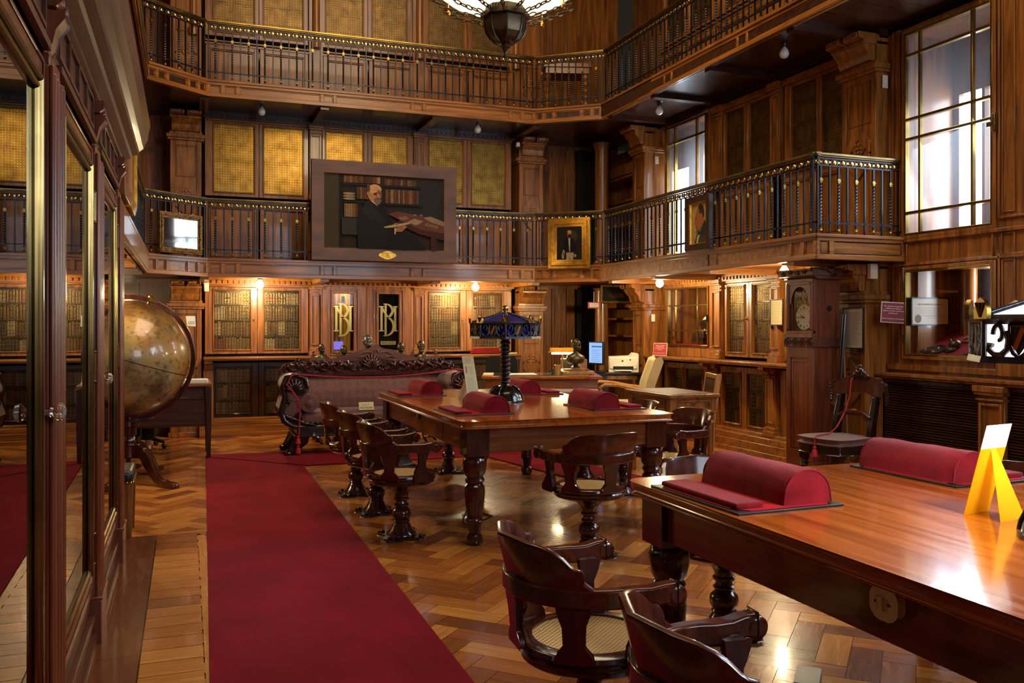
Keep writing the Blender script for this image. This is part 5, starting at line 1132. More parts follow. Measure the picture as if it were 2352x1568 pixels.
# ------------------------------------------------------------ globe
def globe():
    t = thing('terrestrial_globe', 'large antique varnished globe on a tripod stand below the left gallery', 'globe', (-.487,8.6,0)); Z = 1.107; R = .515
    ax = Matrix.Translation((0,0,Z)) @ Matrix.Rotation(.32,4,'Y')
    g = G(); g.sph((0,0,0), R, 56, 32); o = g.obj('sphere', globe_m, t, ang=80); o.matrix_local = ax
    g = G(); n = 64; vs = []
    for i in range(n):
        a = 2*PI*i/n
        for r, y in ((.53,-.03),(.568,-.03),(.568,.03),(.53,.03)): vs.append((r*cos(a), y, r*sin(a)))
    g.add(vs, [(i*4+k, i*4+(k+1) % 4, ((i+1) % n)*4+(k+1) % 4, ((i+1) % n)*4+k) for i in range(n) for k in range(4)]); o = g.obj('meridian_ring', mahog, t, .004); o.matrix_local = ax @ Matrix.Rotation(-.08,4,'Z')
    g = G(); g.lathe([(.012,.48),(.012,.565),(.03,.57),(.03,.585),(.012,.595),(.0,.615)], n=12); g.bc(.045,-.03,.555,.09,.012,.03); o = g.obj('axis_pin', brass, t); o.matrix_local = ax
    g = G(); g.lathe([(.05,.33),(.05,.36),(.065,.37),(.06,.40),(.045,.42),(.045,.51),(.06,.52),(.08,.53),(.09,.56),(.02,.575),(.02,.60),(.10,.605),(.09,.5)], n=20)
    for k in range(8): a = k*PI/4; g.tube([(.046*cos(a),.046*sin(a),.42),(.046*cos(a),.046*sin(a),.51)], .008, 6)
    g.lathe([(.09,.22),(.105,.23),(.105,.32),(.09,.335),(.05,.34)], n=20); g.obj('column', mahog, t)
    g = G(); g.tube([(.2*cos(2*PI*k/24),.2*sin(2*PI*k/24),.565) for k in range(24)], .012, 6, True); g.box(-.2,.2,-.012,.012,.555,.575); g.box(-.012,.012,-.2,.2,.555,.575); g.obj('compass_ring', iron, t)
    for a in (-.92, -.92+2*PI/3, -.92-2*PI/3):
        g = G(); P = [(.08,.32),(.17,.335),(.25,.31),(.33,.24),(.38,.16),(.45,.08),(.54,.045),(.64,.04),(.66,.03),(.66,.0),(.63,.0),(.52,.01),(.42,.035),(.34,.10),(.28,.18),(.2,.235),(.08,.23)]
        g.prism(P, -.03, .03, 'xz'); g.xf(Matrix.Rotation(a,4,'Z')); g.obj('leg', mahog, t, .008)
    g = G(); g.lathe([(.1,.12),(.11,.125),(.11,.14),(.09,.145)], n=24); g.lathe([(.02,.13),(.02,.23)], n=10); g.obj('lower_disc', ebony, t)
globe()
t = thing('paper_tag', 'small white paper label stuck on the rim of the globe ring', 'label', (.045,8.53,1.44)); g = G(); g.prism([(-.04,-.045),(.035,-.05),(.03,.045),(-.05,.045)], -.002, .002, 'xz'); f = g.obj('card', white_paper, t, ang=0); g = G(); lines(g, -.03, .025, -.03, .0, 3, -.003, .002, False); g.obj('writing', ink_grey, t, ang=0)
# stool, desk, office chair and the seated reader behind the globe
t = thing('stool', 'dark leather-topped stool half hidden behind the end of the left bookcase', 'stool', (-.53,6.48,0))
g = G(); g.box(-.2,.2,-.2,.2,.36,.45); g.obj('seat', black, t, .03, seg=3); g = G()
for k in range(16): x = -.19+k*.0253; g.sph((x,-.201,.372), .006, 6, 4); g.sph((.201,x,.372), .006, 6, 4)
g.obj('nail_trim', brass_bright, t)
for x in (-.17,.17):
    for y in (-.17,.17): g = G(); g.prism([(-.018,0),(.018,0),(.028,.37),(-.028,.37)], -.02, .02, 'xz'); g.xf(Matrix.Translation((x,y,0))); g.obj('leg', wood_v, t, .003)
t = thing('writing_desk', 'dark writing desk with tapered legs, partly behind the globe', 'desk', (-.33,10.12,0))
g = G(); g.box(-.6,.58,-.33,.33,.76,.795); g.obj('desktop', wood_x, t, .004); g = G(); g.box(-.56,.55,-.3,-.27,.34,.76); g.box(-.56,.55,.27,.3,.64,.76); g.box(.52,.55,-.3,.3,.62,.76); g.box(-.56,-.53,-.3,.3,.62,.76); g.box(-.56,.55,-.315,-.3,.63,.645); g.frame(-.5,.5,.66,.74,.012,-.308,-.3); g.obj('case', wood_darkx, t, .003, seg=1)
for x in (-.56,.55):
    for y in (-.3,.3): g = G(); g.add([(-.035,-.035,.76),(.035,-.035,.76),(.035,.035,.76),(-.035,.035,.76),(-.02,-.02,0),(.02,-.02,0),(.02,.02,0),(-.02,.02,0)], [(0,1,2,3),(7,6,5,4),(0,4,5,1),(1,5,6,2),(2,6,7,3),(3,7,4,0)]); g.xf(Matrix.Translation((x,y,0))); g.obj('leg', wood_dark, t, .004)
t = thing('paper_pile', 'low pile of pale papers on the dark writing desk', 'papers', (.02,10.05,.795)); g = G()
for k in range(5): g.box(-.2+.01*k,.2-.012*(k % 3),-.15,.15-.01*k,.006*k,.006*k+.005)
g.obj('sheets', white_paper, t, ang=0)
def office_chair(label, loc, rz):
    t = thing('office_chair', label, 'chair', loc, rz)
    for k in range(5):
        a = k*2*PI/5+.3; g = G(); g.tube([(0,0,.13),(.16*cos(a),.16*sin(a),.11),(.28*cos(a),.28*sin(a),.075)], [.028,.024,.018], 8); b = g.obj('base_arm', blackplas, t); g = G(); g.sph((.28*cos(a),.28*sin(a),.032), (.03,.03,.032), 10, 6); g.obj('caster', blackplas, b)
    g = G(); g.lathe([(.03,.1),(.025,.4)], n=12); g.obj('gas_column', blackplas, t)
    g = G(); g.box(-.23,.23,-.22,.22,.42,.49); g.obj('seat', black, t, .03, seg=3); g = G(); vs = []
    P = [(-.19,.58),(-.21,.7),(-.2,.93),(-.16,.98),(.16,.98),(.2,.93),(.21,.7),(.19,.58)]; g.prism(P, -.27, -.23, 'xz'); g.obj('backrest', black, t, .015, seg=3); g = G(); g.tube([(0,-.1,.42),(0,-.24,.5),(0,-.27,.62)], .02, 8); g.obj('back_bracket', blackplas, t)
office_chair('black office chair at the dark writing desk, mostly behind the globe', (-.5,10.85,0), PI)
office_chair('black office chair behind the wooden corner desk', (3.78,10.78,0), PI-.6)
def skinned(name, verts, edges, radii, mat, parent, sub=2):
    me = bpy.data.meshes.new(name); me.from_pydata(verts, edges, []); me.update(); me.materials.append(mat)
    o = bpy.data.objects.new(name, me); COL.objects.link(o); o.parent = parent
    s = o.modifiers.new('skin', 'SKIN'); s.use_smooth_shade = True
    if not me.skin_vertices: return o
    for i, r in enumerate(radii): d = me.skin_vertices[0].data[i]; d.radius = r if isinstance(r, tuple) else (r, r)
    me.skin_vertices[0].data[0].use_root = True
    u = o.modifiers.new('sub', 'SUBSURF'); u.levels = sub; u.render_levels = sub; return o
def reader():
    t = thing('person', 'person in black seated at the dark desk, one shoe showing under the globe', 'person', (-.5,10.80,0), 0)
    V = [(0,0,.56)]; E = []; Rr = [(.13,.1)]
    def ch(start, pts):
        p = start
        for co, r in pts: V.append(co); Rr.append(r); E.append((p, len(V)-1)); p = len(V)-1
        return p
    c = ch(0, [((0,0,.72),(.13,.09)),((0,-.02,.9),(.15,.1)),((0,-.02,1.02),(.12,.07)),((0,-.03,1.09),(.05,.05)),((0,-.05,1.16),(.06,.07)),((0,-.05,1.25),(.075,.09)),((0,-.04,1.32),(.05,.06))])
    for s in (-1,1):
        ch(0, [((s*.1,-.1,.54),(.09,.08)),((s*.12,-.38,.53),(.065,.065)),((s*.11,-.36,.3),(.05,.055)),((s*.11,-.33,.11),(.034,.036)),((s*.11,-.33,.06),(.036,.04)),((s*.11,-.44,.03),(.036,.022))])
        sh = 3; w = ch(sh, [((s*.17,-.02,1.0),(.06,.06)),((s*.23,-.1,.80),(.042,.042)),((s*.16,-.34,.83),(.03,.028)),((s*.13,-.40,.835),(.034,.018))])
        for k in range(4): ch(w, [((s*.13+(k-1.5)*.019,-.44,.83),.009),((s*.13+(k-1.5)*.022,-.475+abs(k-1.3)*.007,.828),.008),((s*.13+(k-1.5)*.023,-.5+abs(k-1.3)*.009,.818),.007)])
        ch(w, [((s*.13-s*.045,-.40,.83),.011),((s*.13-s*.06,-.43,.825),.009)])
    b = skinned('body', V, E, Rr, skin, t)
    for s in (-1,1):
        skinned('trouser_leg', [(0,.02,.56),(s*.1,-.1,.545),(s*.12,-.38,.54),(s*.115,-.37,.3),(s*.11,-.34,.14)], [(0,1),(1,2),(2,3),(3,4)], [.12,.105,.085,.075,.072], cloth_black, t)
        g = G(); g.prism([(.05,0),(-.15,0),(-.16,.03),(-.1,.05),(-.05,.055),(.0,.075),(.05,.08)], -.038, .038, 'yz'); g.xf(Matrix.Translation((s*.11,-.33,.0))); g.obj('shoe', black, t, .012, seg=3)
        skinned('sleeve', [(s*.1,-.02,1.0),(s*.18,-.02,1.0),(s*.235,-.1,.80),(s*.17,-.31,.83)], [(0,1),(1,2),(2,3)], [.07,.075,.058,.042], cloth_black, t)
    skinned('jacket', [(0,0,.56),(0,0,.72),(0,-.02,.9),(0,-.02,1.03)], [(0,1),(1,2),(2,3)], [(.15,.12),(.145,.105),(.17,.12),(.12,.085)], cloth_black, t)
    g = G(); g.sph((0,-.02,1.285), (.09,.105,.085), 14, 9); g.obj('hair', hair_m, t); g = G(); g.sph((0,-.145,1.21), (.012,.02,.022), 8, 5)
    for s in (-1,1): g.sph((s*.032,-.125,1.235), (.012,.01,.008), 8, 5); g.sph((s*.078,-.04,1.22), (.01,.02,.028), 8, 5)
    g.obj('face_features', skin, t); g = G(); g.sph((0,-.128,1.17), (.022,.01,.006), 8, 5); g.obj('mouth', noise_col('lips', lin(150,80,70), lin(160,90,78)), t)
reader()
# ------------------------------------------------------------ pictures
def paint(parent, W, H, items, name='canvas'):
    g = G(); k = 0
    for it in items:
        g.col = it[-1]; y = -.0006*k; k += 1
        if it[0] == 'p': pts = it[1]
        elif it[0] == 'r': x0, v0, x1, v1 = it[1:5]; pts = [(x0,v0),(x1,v0),(x1,v1),(x0,v1)]
        else:
            cu, cv, ru, rv = it[1:5]; rot = it[5] if len(it) > 6 else 0
            pts = [(cu+ru*cos(2*PI*i/26)*cos(rot)-rv*sin(2*PI*i/26)*sin(rot)*H/W, cv+rv*sin(2*PI*i/26)*cos(rot)+ru*cos(2*PI*i/26)*sin(rot)*W/H) for i in range(26)]
        pts = [(min(1,max(0,u)), min(1,max(0,v))) for u, v in pts]
        g.add([((u-.5)*W, y, (.5-v)*H) for u, v in pts], [tuple(range(len(pts)-1,-1,-1))])
    return g.obj(name, paint_m, parent, ang=0)
def mitred(g, W, H, w, prof_d, back=.0):
    """mitred picture frame W x H opening, bar width w, front depth prof_d"""
    o = [(-W/2-w,-H/2-w),(W/2+w,-H/2-w),(W/2+w,H/2+w),(-W/2-w,H/2+w)]; i = [(-W/2,-H/2),(W/2,-H/2),(W/2,H/2),(-W/2,H/2)]
    vs = [(x,back,z) for x, z in o]+[(x,-prof_d[0],z) for x, z in o]+[(x,-prof_d[1],z) for x, z in i]+[(x,back,z) for x, z in i]
    fs = []
    for r in range(3):
        for k in range(4): a, b = r*4+k, r*4+(k+1) % 4; fs.append((a, b, b+4, a+4))
    for k in range(4): fs.append((12+k, 12+(k+1) % 4, (k+1) % 4, k))
    return g.add(vs, fs)
L = lin
def large_portrait():
    t = thing('framed_painting', 'large wide-framed portrait of a bald bearded man seated with an open book', 'painting', (2.315,10.83,2.797)); t.rotation_euler = (0,0,0)
    W, H = 1.50, .905
    g = G(); mitred(g, W, H, .155, (.075,.05), .02); g.obj('frame', noise_col('broad_oak_frame', L(62,32,22), L(96,54,34), (3,3,10), 1, .5), t, .003)
    g = G(); mitred(g, W-.012, H-.012, .008, (.052,.03), .0); g.obj('gilt_slip', gold, t)
    I = [('r',0,0,1,1,L(44,34,28)),('r',0,0,.13,1,L(66,54,40)),('r',.12,0,.16,1,L(30,24,20)),('r',.62,.05,1,.6,L(40,36,38))]
    r = random.Random(5)
    for (x0,x1,v0,v1) in ((.16,.46,.02,.11),(.49,.76,.04,.13),(.50,.78,.18,.38),(.26,.36,.17,.33),(.16,.27,.4,.58)):
        x = x0
        while x < x1: w = r.uniform(.012,.028); q = r.uniform(.7,1.25); I.append(('r',x,v0,min(x+w,x1)-.002,v1,L(*(int(min(255,c*q)) for c in r.choice(((112,74,48),(96,56,40),(128,96,62),(84,50,40))))))); x += w
    I += [('r',.15,.125,.8,.15,L(34,26,22)),('r',.15,.36,.5,.385,L(30,24,20)),('r',.5,.37,.82,.40,L(30,26,24)),('r',.14,.59,.27,.82,L(50,48,46))]
    for k in range(3): I.append(('e',.198,.265+.035*k,.05,.016,L(146,126,96)))
    I += [('p',[(.52,.52),(.60,.48),(.78,.52),(1,.60),(1,.78),(.80,.72),(.62,.60)],L(96,52,44)),('p',[(.62,.60),(.8,.72),(1,.76),(1,.86),(.78,.78),(.58,.64)],L(64,30,28)),
        ('p',[(.68,.62),(.74,.57),(.82,.60),(.76,.66)],L(140,122,92)),('p',[(.60,.56),(.67,.54),(.7,.57),(.64,.60)],L(120,100,74)),('p',[(.82,.55),(.88,.53),(1,.60),(1,.66),(.88,.61)],L(132,108,76)),('p',[(.84,.62),(.95,.66),(.94,.70),(.83,.66)],L(108,86,60)),
        ('e',.745,.52,.012,.012,L(120,112,100)),('e',.80,.52,.012,.014,L(110,104,94)),
        ('p',[(.27,1),(.26,.68),(.265,.58),(.30,.50),(.33,.38),(.37,.32),(.45,.36),(.50,.46),(.53,.56),(.56,.66),(.64,.72),(.76,.82),(.82,1)],L(26,22,22)),('p',[(.30,.50),(.33,.38),(.36,.33),(.40,.42),(.46,.55),(.5,.68),(.42,.62),(.34,.58)],L(36,31,29)),
        ('p',[(.43,.38),(.48,.42),(.54,.58),(.55,.66),(.50,.60),(.45,.48)],L(18,16,17)),('p',[(.355,.30),(.40,.36),(.43,.39),(.445,.37),(.46,.34),(.44,.43),(.38,.36)],L(190,166,128)),('p',[(.425,.40),(.455,.38),(.48,.47),(.49,.56)],L(20,18,20)),
        ('e',.403,.245,.058,.115,L(176,118,80)),('e',.407,.19,.056,.065,L(196,146,102)),('e',.44,.27,.024,.07,L(150,92,62)),('e',.355,.19,.014,.07,L(74,62,50)),('e',.352,.255,.012,.028,L(172,108,76)),
        ('p',[(.395,.245),(.425,.237),(.428,.248),(.40,.256)],L(70,46,36)),('p',[(.438,.237),(.458,.245),(.455,.254),(.437,.25)],L(60,40,32)),('e',.41,.262,.011,.007,L(48,34,30)),('e',.448,.262,.008,.007,L(48,34,30)),('p',[(.428,.25),(.444,.25),(.45,.305),(.43,.31)],L(186,128,88)),
        ('e',.432,.328,.028,.016,L(84,66,54)),('p',[(.405,.33),(.455,.33),(.452,.38),(.435,.405),(.415,.385)],L(118,98,78)),('e',.432,.342,.013,.005,L(120,66,56)),
        ('p',[(.48,.70),(.56,.665),(.69,.625),(.71,.64),(.60,.69),(.49,.715)],L(170,146,104)),('p',[(.49,.716),(.60,.69),(.71,.64),(.70,.655),(.6,.705)],L(90,70,48)),('p',[(.57,.72),(.66,.67),(.68,.685),(.63,.76),(.58,.76)],L(150,92,66)),('e',.585,.655,.018,.014,L(160,100,72)),('p',[(.57,.71),(.585,.715),(.58,.79),(.57,.80)],L(180,160,124)),
        ('r',.88,.82,.93,1,L(58,30,24)),('p',[(.55,.8),(.7,.78),(.8,.9),(.85,1),(.5,1)],L(20,17,18))]
    paint(t, W, H, I).location = (0,-.02,0)
    g = G(); P = [(.105*cos(2*PI*i/28)*(1+.06*cos(8*PI*i/28)), .048*sin(2*PI*i/28)*(1+.1*cos(8*PI*i/28))) for i in range(28)]; g.prism(P, -.072, -.066, 'xz'); p = g.obj('plaque', gold, t); p.location = (.02,0,-.53)
    text('lettering', 'JOSE TORIBIO MEDINA', .015, ink, p, (0,-.0735,.024)); text('lettering', '1852 - 1930', .011, ink, p, (0,-.0735,.008)); text('lettering', 'OLEO DE', .011, ink, p, (0,-.0735,-.007)); text('lettering', 'B. P. ALVAREZ', .012, ink, p, (0,-.0735,-.023))
large_portrait()
def on_line(p, q, s, e):      # point at metre s along p->q, e metres into the room
    d = Vector((q[0]-p[0], q[1]-p[1])); L_ = d.length; d /= L_; n = Vector((d.y, -d.x)); return (p[0]+d.x*s+n.x*e, p[1]+d.y*s+n.y*e, math.atan2(d.y, d.x))
x, y, a = on_line(A, B, .41, .045)
t = thing('framed_print', 'glazed print in a leafy gilt frame on the left corner railing, glaring with window light', 'picture', (x,y,2.435), a)
g = G(); mitred(g, .45, .32, .065, (.03,.012), .02); g.obj('frame', gold_dark, t, .004); g = G()
for k in range(26):
    for s in (-1,1): g.sph((-.27+.0216*k, -.03, s*.195), (.016,.012,.016), 6, 4)
for k in range(17):
    for s in (-1,1): g.sph((s*.26, -.03, -.17+.0213*k), (.016,.012,.016), 6, 4)
g.obj('leaf_ornament', gold_dark, t); paint(t, .45, .32, [('r',0,0,1,1,L(70,80,92)),('p',[(0,.8),(.3,.75),(.6,.85),(1,.7),(1,1),(0,1)],L(58,62,66)),('p',[(.55,.2),(1,.1),(1,.7),(.6,.8)],L(50,60,74))]); g = G(); g.box(-.225,.225,-.016,-.013,-.16,.16); g.obj('pane', mirror_gl, t, ang=0)
x, y, a = on_line(C, D, .495, .06)
t = thing('framed_painting', 'gold-framed portrait of a standing bearded man in dark coat and white trousers', 'painting', (x,y,2.475), a)
g = G(); W, H = .335, .43
for k, (w0, d) in enumerate(((0,.02),(.035,.045),(.075,.035))): mitred(g, W+2*w0, H+2*w0, .04, (d,d-.012), .02)
g.obj('frame', gold, t, .004)
I = [('r',0,0,1,1,L(40,30,22)),('e',.62,.3,.2,.2,L(70,54,34)),('p',[(.24,.86),(.26,.55),(.3,.4),(.4,.34),(.6,.34),(.72,.42),(.78,.6),(.78,.9),(.7,.88),(.66,.6),(.66,.8),(.36,.8),(.34,.62),(.32,.85)],L(24,22,28)),('p',[(.38,.78),(.68,.78),(.66,1),(.53,1),(.52,.88),(.5,1),(.38,1)],L(176,158,124)),('p',[(.46,.34),(.54,.34),(.53,.76),(.505,.76)],L(196,176,138)),('e',.5,.2,.09,.1,L(182,126,88)),('e',.5,.16,.095,.06,L(196,142,102)),('e',.415,.2,.02,.06,L(50,36,28)),('e',.52,.265,.07,.055,L(44,28,22)),('e',.52,.26,.025,.008,L(120,64,50)),('e',.48,.195,.014,.008,L(40,26,20)),('e',.55,.195,.014,.008,L(40,26,20)),('p',[(.515,.19),(.53,.19),(.54,.235),(.51,.235)],L(200,146,108)),('p',[(.2,.84),(.27,.68),(.32,.74),(.28,.98),(.2,.94)],L(190,170,130)),('p',[(.24,.84),(.27,.74),(.29,.78),(.27,.92)],L(36,28,24)),('e',.74,.88,.05,.05,L(180,140,100))]
paint(t, W, H, I)
t = thing('framed_painting', 'dark-framed painting of a man in left profile with grey jacket, on the right gallery railing', 'painting', (5.005,7.915,2.46), RZ_RIGHT)
g = G(); W, H = .315, .425; mitred(g, W, H, .07, (.04,.03), .02); g.obj('frame', wood_dark, t, .004); g = G(); mitred(g, W-.02, H-.02, .012, (.03,.012), .01); g.obj('gilt_slip', gold, t)
I = [('r',0,0,1,1,L(190,154,84)),('p',[(.18,1),(.3,.78),(.42,.66),(.62,.52),(.8,.42),(.86,.5),(1,.6),(1,1)],L(52,46,42)),('p',[(.28,1),(.36,.8),(.52,.76),(.38,1)],L(206,176,120)),('p',[(.4,.62),(.52,.72),(.78,.46),(.74,.42)],L(120,108,86)),('p',[(.24,.3),(.3,.18),(.42,.08),(.55,.05),(.7,.12),(.77,.25),(.76,.4),(.7,.48),(.5,.62),(.42,.62),(.34,.6),(.28,.54),(.22,.52),(.2,.5),(.25,.42)],L(168,98,52)),('p',[(.42,.08),(.56,.02),(.72,.1),(.79,.24),(.77,.38),(.7,.34),(.62,.28),(.54,.3),(.5,.22)],L(52,42,38)),('e',.62,.34,.06,.085,L(176,96,54)),('p',[(.22,.5),(.27,.3),(.24,.36),(.2,.48)],L(140,74,42)),('e',.3,.37,.03,.012,L(60,36,26)),('p',[(.26,.55),(.34,.57),(.34,.60),(.28,.6)],L(120,96,70)),('p',[(.3,.62),(.42,.64),(.46,.72),(.4,.8),(.32,.72)],L(110,96,78)),('p',[(.5,1),(.62,.78),(.8,.84),(1,.78),(1,1)],L(70,60,50))]
paint(t, W, H, I)
for lab, yc, H_, m in (('gilt ornate frame with a fluted inner slip, seen edge-on on the left gallery railing', 7.0, .6, gold),('brown framed picture seen edge-on on the left gallery railing, nearer than the gilt one', 6.35, .5, wood_v)):
    t = thing('framed_picture', lab, 'picture', (-.395,yc,2.2+H_/2), PI/2); g = G(); mitred(g, .42, H_-.18, .06, (.03,.05), .02); mitred(g, .34, H_-.26, .04, (.05,.02), .02); g.obj('frame', m, t, .004); paint(t, .34, H_-.26, [('r',0,0,1,1,L(60,44,34))])
t = thing('framed_painting', 'small dark painting in a dull gilt frame hanging high in the right corner alcove', 'painting', (5.80,11.35,1.85), -.45); g = G(); mitred(g, .40, .20, .03, (.03,.015), .02); g.obj('frame', gold_dark, t, .003); paint(t, .40, .20, [('r',0,0,1,1,L(30,24,18)),('e',.4,.6,.2,.2,L(64,44,24)),('e',.65,.6,.1,.15,L(80,52,28)),('r',.3,.7,.8,.74,L(96,64,34))])
# ------------------------------------------------------------ bulbs
def bulb(label, loc, lit, grp=None):
    t = thing('light_bulb', label, 'light bulb', loc); g = G(); g.lathe([(.05,.045),(.05,.036),(.028,.03),(.024,-.0),(.018,-.012)], n=14); g.obj('socket', blackplas if not lit else brass, t)
    g = G(); g.lathe([(.016,-.012),(.022,-.022),(.038,-.045),(.046,-.068),(.046,-.085),(.036,-.108),(.018,-.12),(.003,-.123)], n=18); g.obj('glass_globe', bulb_lit if lit else bulb_off, t)
    if lit:
        l = bpy.data.lights.new('bulb_light', 'POINT'); l.energy = 62; l.color = (1,.82,.46); l.shadow_soft_size = .05; o = bpy.data.objects.new('bulb_light', l); COL.objects.link(o); o.location = (loc[0],loc[1],loc[2]-.155)
for lab, p in (('lit bulb under the lower gallery, above the bookcase left of the monogram doors', (.853,11.3,1.975)),('lit bulb under the lower gallery, above the bookcase right of the monogram doors', (3.651,11.3,1.985)),('lit bulb under the right gallery, in front of the brass grid cabinet', (5.4,9.43,1.985)),('lit bulb under the right gallery, above the tall clock', (5.4,7.05,1.985))): bulb(lab, p, True)
for lab, p in (('unlit white bulb under the upper gallery, above the left gold lattices', (.874,11.3,4.115)),('unlit white bulb under the upper gallery, right of the large portrait', (3.682,11.3,4.11)),('unlit white bulb under the right upper gallery, the one nearer the corner', (5.4,9.44,4.08)),('unlit bulb in shadow under the right upper gallery, near the tall window', (5.4,7.05,4.09))): bulb(lab, p, False)
# ------------------------------------------------------------ chandelier
def chandelier():
    t = thing('chandelier', 'great iron chandelier with a glowing bowl and chains, cut by the top edge', 'chandelier', (2.345,6.5,3.49))
    a8 = PI/8+.15
    g = G(); g.lathe([(.03,.11),(.075,.122),(.118,.15),(.148,.19),(.162,.24),(.166,.30),(.166,.31)], n=8, a0=a8); g.obj('urn', bronze, t, ang=20)
    g = G()
    for k in range(8): a = a8+k*PI/4; g.tube([(r*cos(a)*1.01,r*sin(a)*1.01,z) for r, z in ((.075,.122),(.118,.15),(.148,.19),(.162,.24),(.166,.30))], .006, 6)
    g.lathe([(.165,.305),(.195,.315),(.195,.35),(.15,.355)], n=8, a0=a8)
    for k in range(8):
        p = Vector((.145*cos(a8+k*PI/4), .145*sin(a8+k*PI/4), 0)); q = Vector((.145*cos(a8+(k+1)*PI/4), .145*sin(a8+(k+1)*PI/4), 0))
        for s in (.08,.28,.5,.72,.92): c = p.lerp(q, s); g.bc(c.x,c.y,.375,.022,.022,.045)
    g.obj('collar', bronze, t, ang=25)
    g = G(); g.lathe([(.004,0),(.016,.01),(.016,.026),(.008,.036),(.014,.055),(.03,.075),(.042,.085),(.042,.098),(.03,.105),(.03,.115)], n=16); g.obj('finial', bronze, t)
    g = G(); g.lathe([(.10,.40),(.24,.405),(.36,.43),(.46,.47),(.55,.54),(.60,.62),(.59,.62),(.5,.55),(.36,.45),(.1,.42)], n=32, caps=False); g.obj('glass_bowl', alabaster, t)
    for k in range(12):
        a = k*PI/6+.1; g = G(); n = 9
        for i in range(n):
            s = (i+.5)/n; r = .19+.42*s; z = .34+.16*s-.04*sin(PI*s); c = Vector((r*cos(a), r*sin(a), z)); d = Vector((cos(a),sin(a),.35)).normalized(); u = (Vector((-sin(a),cos(a),0)) if i % 2 else Vector((-.33*cos(a),-.33*sin(a),.94)))
            g.tube([tuple(c+d*(.03*cos(2*PI*m/12))+u*(.014*sin(2*PI*m/12))) for m in range(12)], .005, 5, True)
        g.obj('chain', bronze, t)
    for k in range(6): a = k*PI/3+.5; g = G(); g.lathe([(.0,.30),(.016,.31),(.018,.33),(.008,.345),(.004,.42)], (.46*cos(a),.46*sin(a),.06), 10); g.obj('pendant_drop', brass_bright, t)
    g = G(); g.lathe([(.62,.58),(.66,.6),(.66,.7),(.62,.72)], n=32, caps=False); g.tube([(0,0,.4),(0,0,3.7)], .02, 8)
    for k in range(4): a = k*PI/2; g.tube([(.62*cos(a),.62*sin(a),.7),(.05*cos(a),.05*sin(a),1.8)], .012, 6)
    g.obj('hoop', bronze, t)
chandelier()
# ------------------------------------------------------------ corner desk and what stands on it
dv = Vector((.938,-.347)); nv = Vector((.347,.938)); DA = math.atan2(dv.y, dv.x)
def desk():
    t = thing('corner_desk', 'wooden librarian desk with a rolled moulded front, facing the camera before the right corner', 'desk', (3.166,9.523,0), DA); w = 1.34; dp = .8
    g = G(); g.box(-.02,w+.02,-.02,dp,.785,.82); g.obj('desktop', table_top, t, .008)
    g = G(); P = [(0,0),(0,.30),(-.01,.36),(-.02,.42),(0,.47),(-.004,.5),(-.03,.53),(-.045,.58),(-.035,.64),(-.01,.67),(0,.7),(0,.785),(.06,.785),(.06,0)]
    g.prism(P, .03, w-.03, 'yz'); g.box(.03,.07,.04,dp-.05,.02,.785); g.box(w-.07,w-.03,.04,dp-.05,.02,.785); g.obj('moulded_front', table_woodx, t)
    g = G(); g.box(.12,w-.12,.06,dp-.1,.82,.826); g.obj('glass_plate', green_glass, t); return t
green_glass = newmat('green_desk_glass', .08, 0, lin(96,104,62), coat=1)[0]
desk()
def D(s, d, z=.826): return (3.166+dv.x*s+nv.x*d, 9.523+dv.y*s+nv.y*d, z)
t = thing('paper_sheet', 'open white sheet lying on the wooden corner desk', 'papers', D(.42,.36), DA+.2); g = G(); g.prism([(-.2,-.14),(.18,-.15),(.2,.13),(-.19,.14)], 0, .004, 'xy'); g.obj('sheet', white_paper, t, ang=0)
t = thing('desk_pad', 'cream blotter at the left end of the wooden corner desk', 'papers', D(.05,.42,.82), DA); g = G(); g.box(-.06,.06,-.2,.25,0,.006); g.obj('pad', cream, t, ang=0)
t = thing('pen_cup', 'small gnarled brass pen holder on the wooden corner desk', 'pen holder', D(.87,.36), 0); g = G(); g.lathe([(.04,0),(.044,.03),(.036,.07),(.042,.105),(.04,.108),(.03,.1)], n=9); g.obj('cup', honey, t)
for k in range(3): g = G(); g.tube([(-.08+.02*k,.02*k,.0),(-.05,.01*k,.05+.01*k)], .006, 6); g.obj('pen', black, t)
def banker():
    t = thing('banker_lamp', 'lit banker lamp with a gilt trough shade on the wooden corner desk', 'lamp', D(.94,.62,.826), -.35)
    g = G(); g.lathe([(.09,0),(.09,.015),(.03,.03),(.014,.05),(.012,.27),(.016,.28),(.01,.30)], n=16); g.obj('stand', brass_bright, t)
    g = G(); n = 12; P = [(.07*cos(PI*i/n), .25+.055*sin(PI*i/n)) for i in range(n+1)]+[(.064*cos(PI*i/n), .25+.049*sin(PI*i/n)) for i in range(n, -1, -1)]
    g.prism(P, -.15, .15, 'yz'); g.prism([(.07*cos(PI*i/n), .25+.055*sin(PI*i/n)) for i in range(n+1)], -.152, -.148, 'yz'); g.obj('shade', amber_shade, t)
    g = G(); g.tube([(-.13,0,.243),(.13,0,.243)], .02, 10); g.obj('tube', banker_glow, t); g = G(); g.tube([(-.17,0,.25),(.17,0,.25)], .006, 6); g.sph((-.175,0,.25),.012,8,5); g.sph((.175,0,.25),.012,8,5); g.obj('pivot', brass, t)
    l = bpy.data.lights.new('banker_light', 'AREA'); l.energy = 9; l.color = (1,.78,.42); l.size = .2; o = bpy.data.objects.new('banker_light', l); COL.objects.link(o); q = D(.94,.62,1.055); o.location = q
banker()
t = thing('book', 'thick closed tan book under the seated bronze bust, corner desk', 'book', D(1.10,.42,.826), DA+.15); g = G(); g.box(-.19,.19,-.1,.1,0,.035); g.obj('cover', honey, t, .004); g = G(); g.box(-.15,.13,-.085,.085,.035,.06); g.obj('upper_board', wood_v, t, .003)
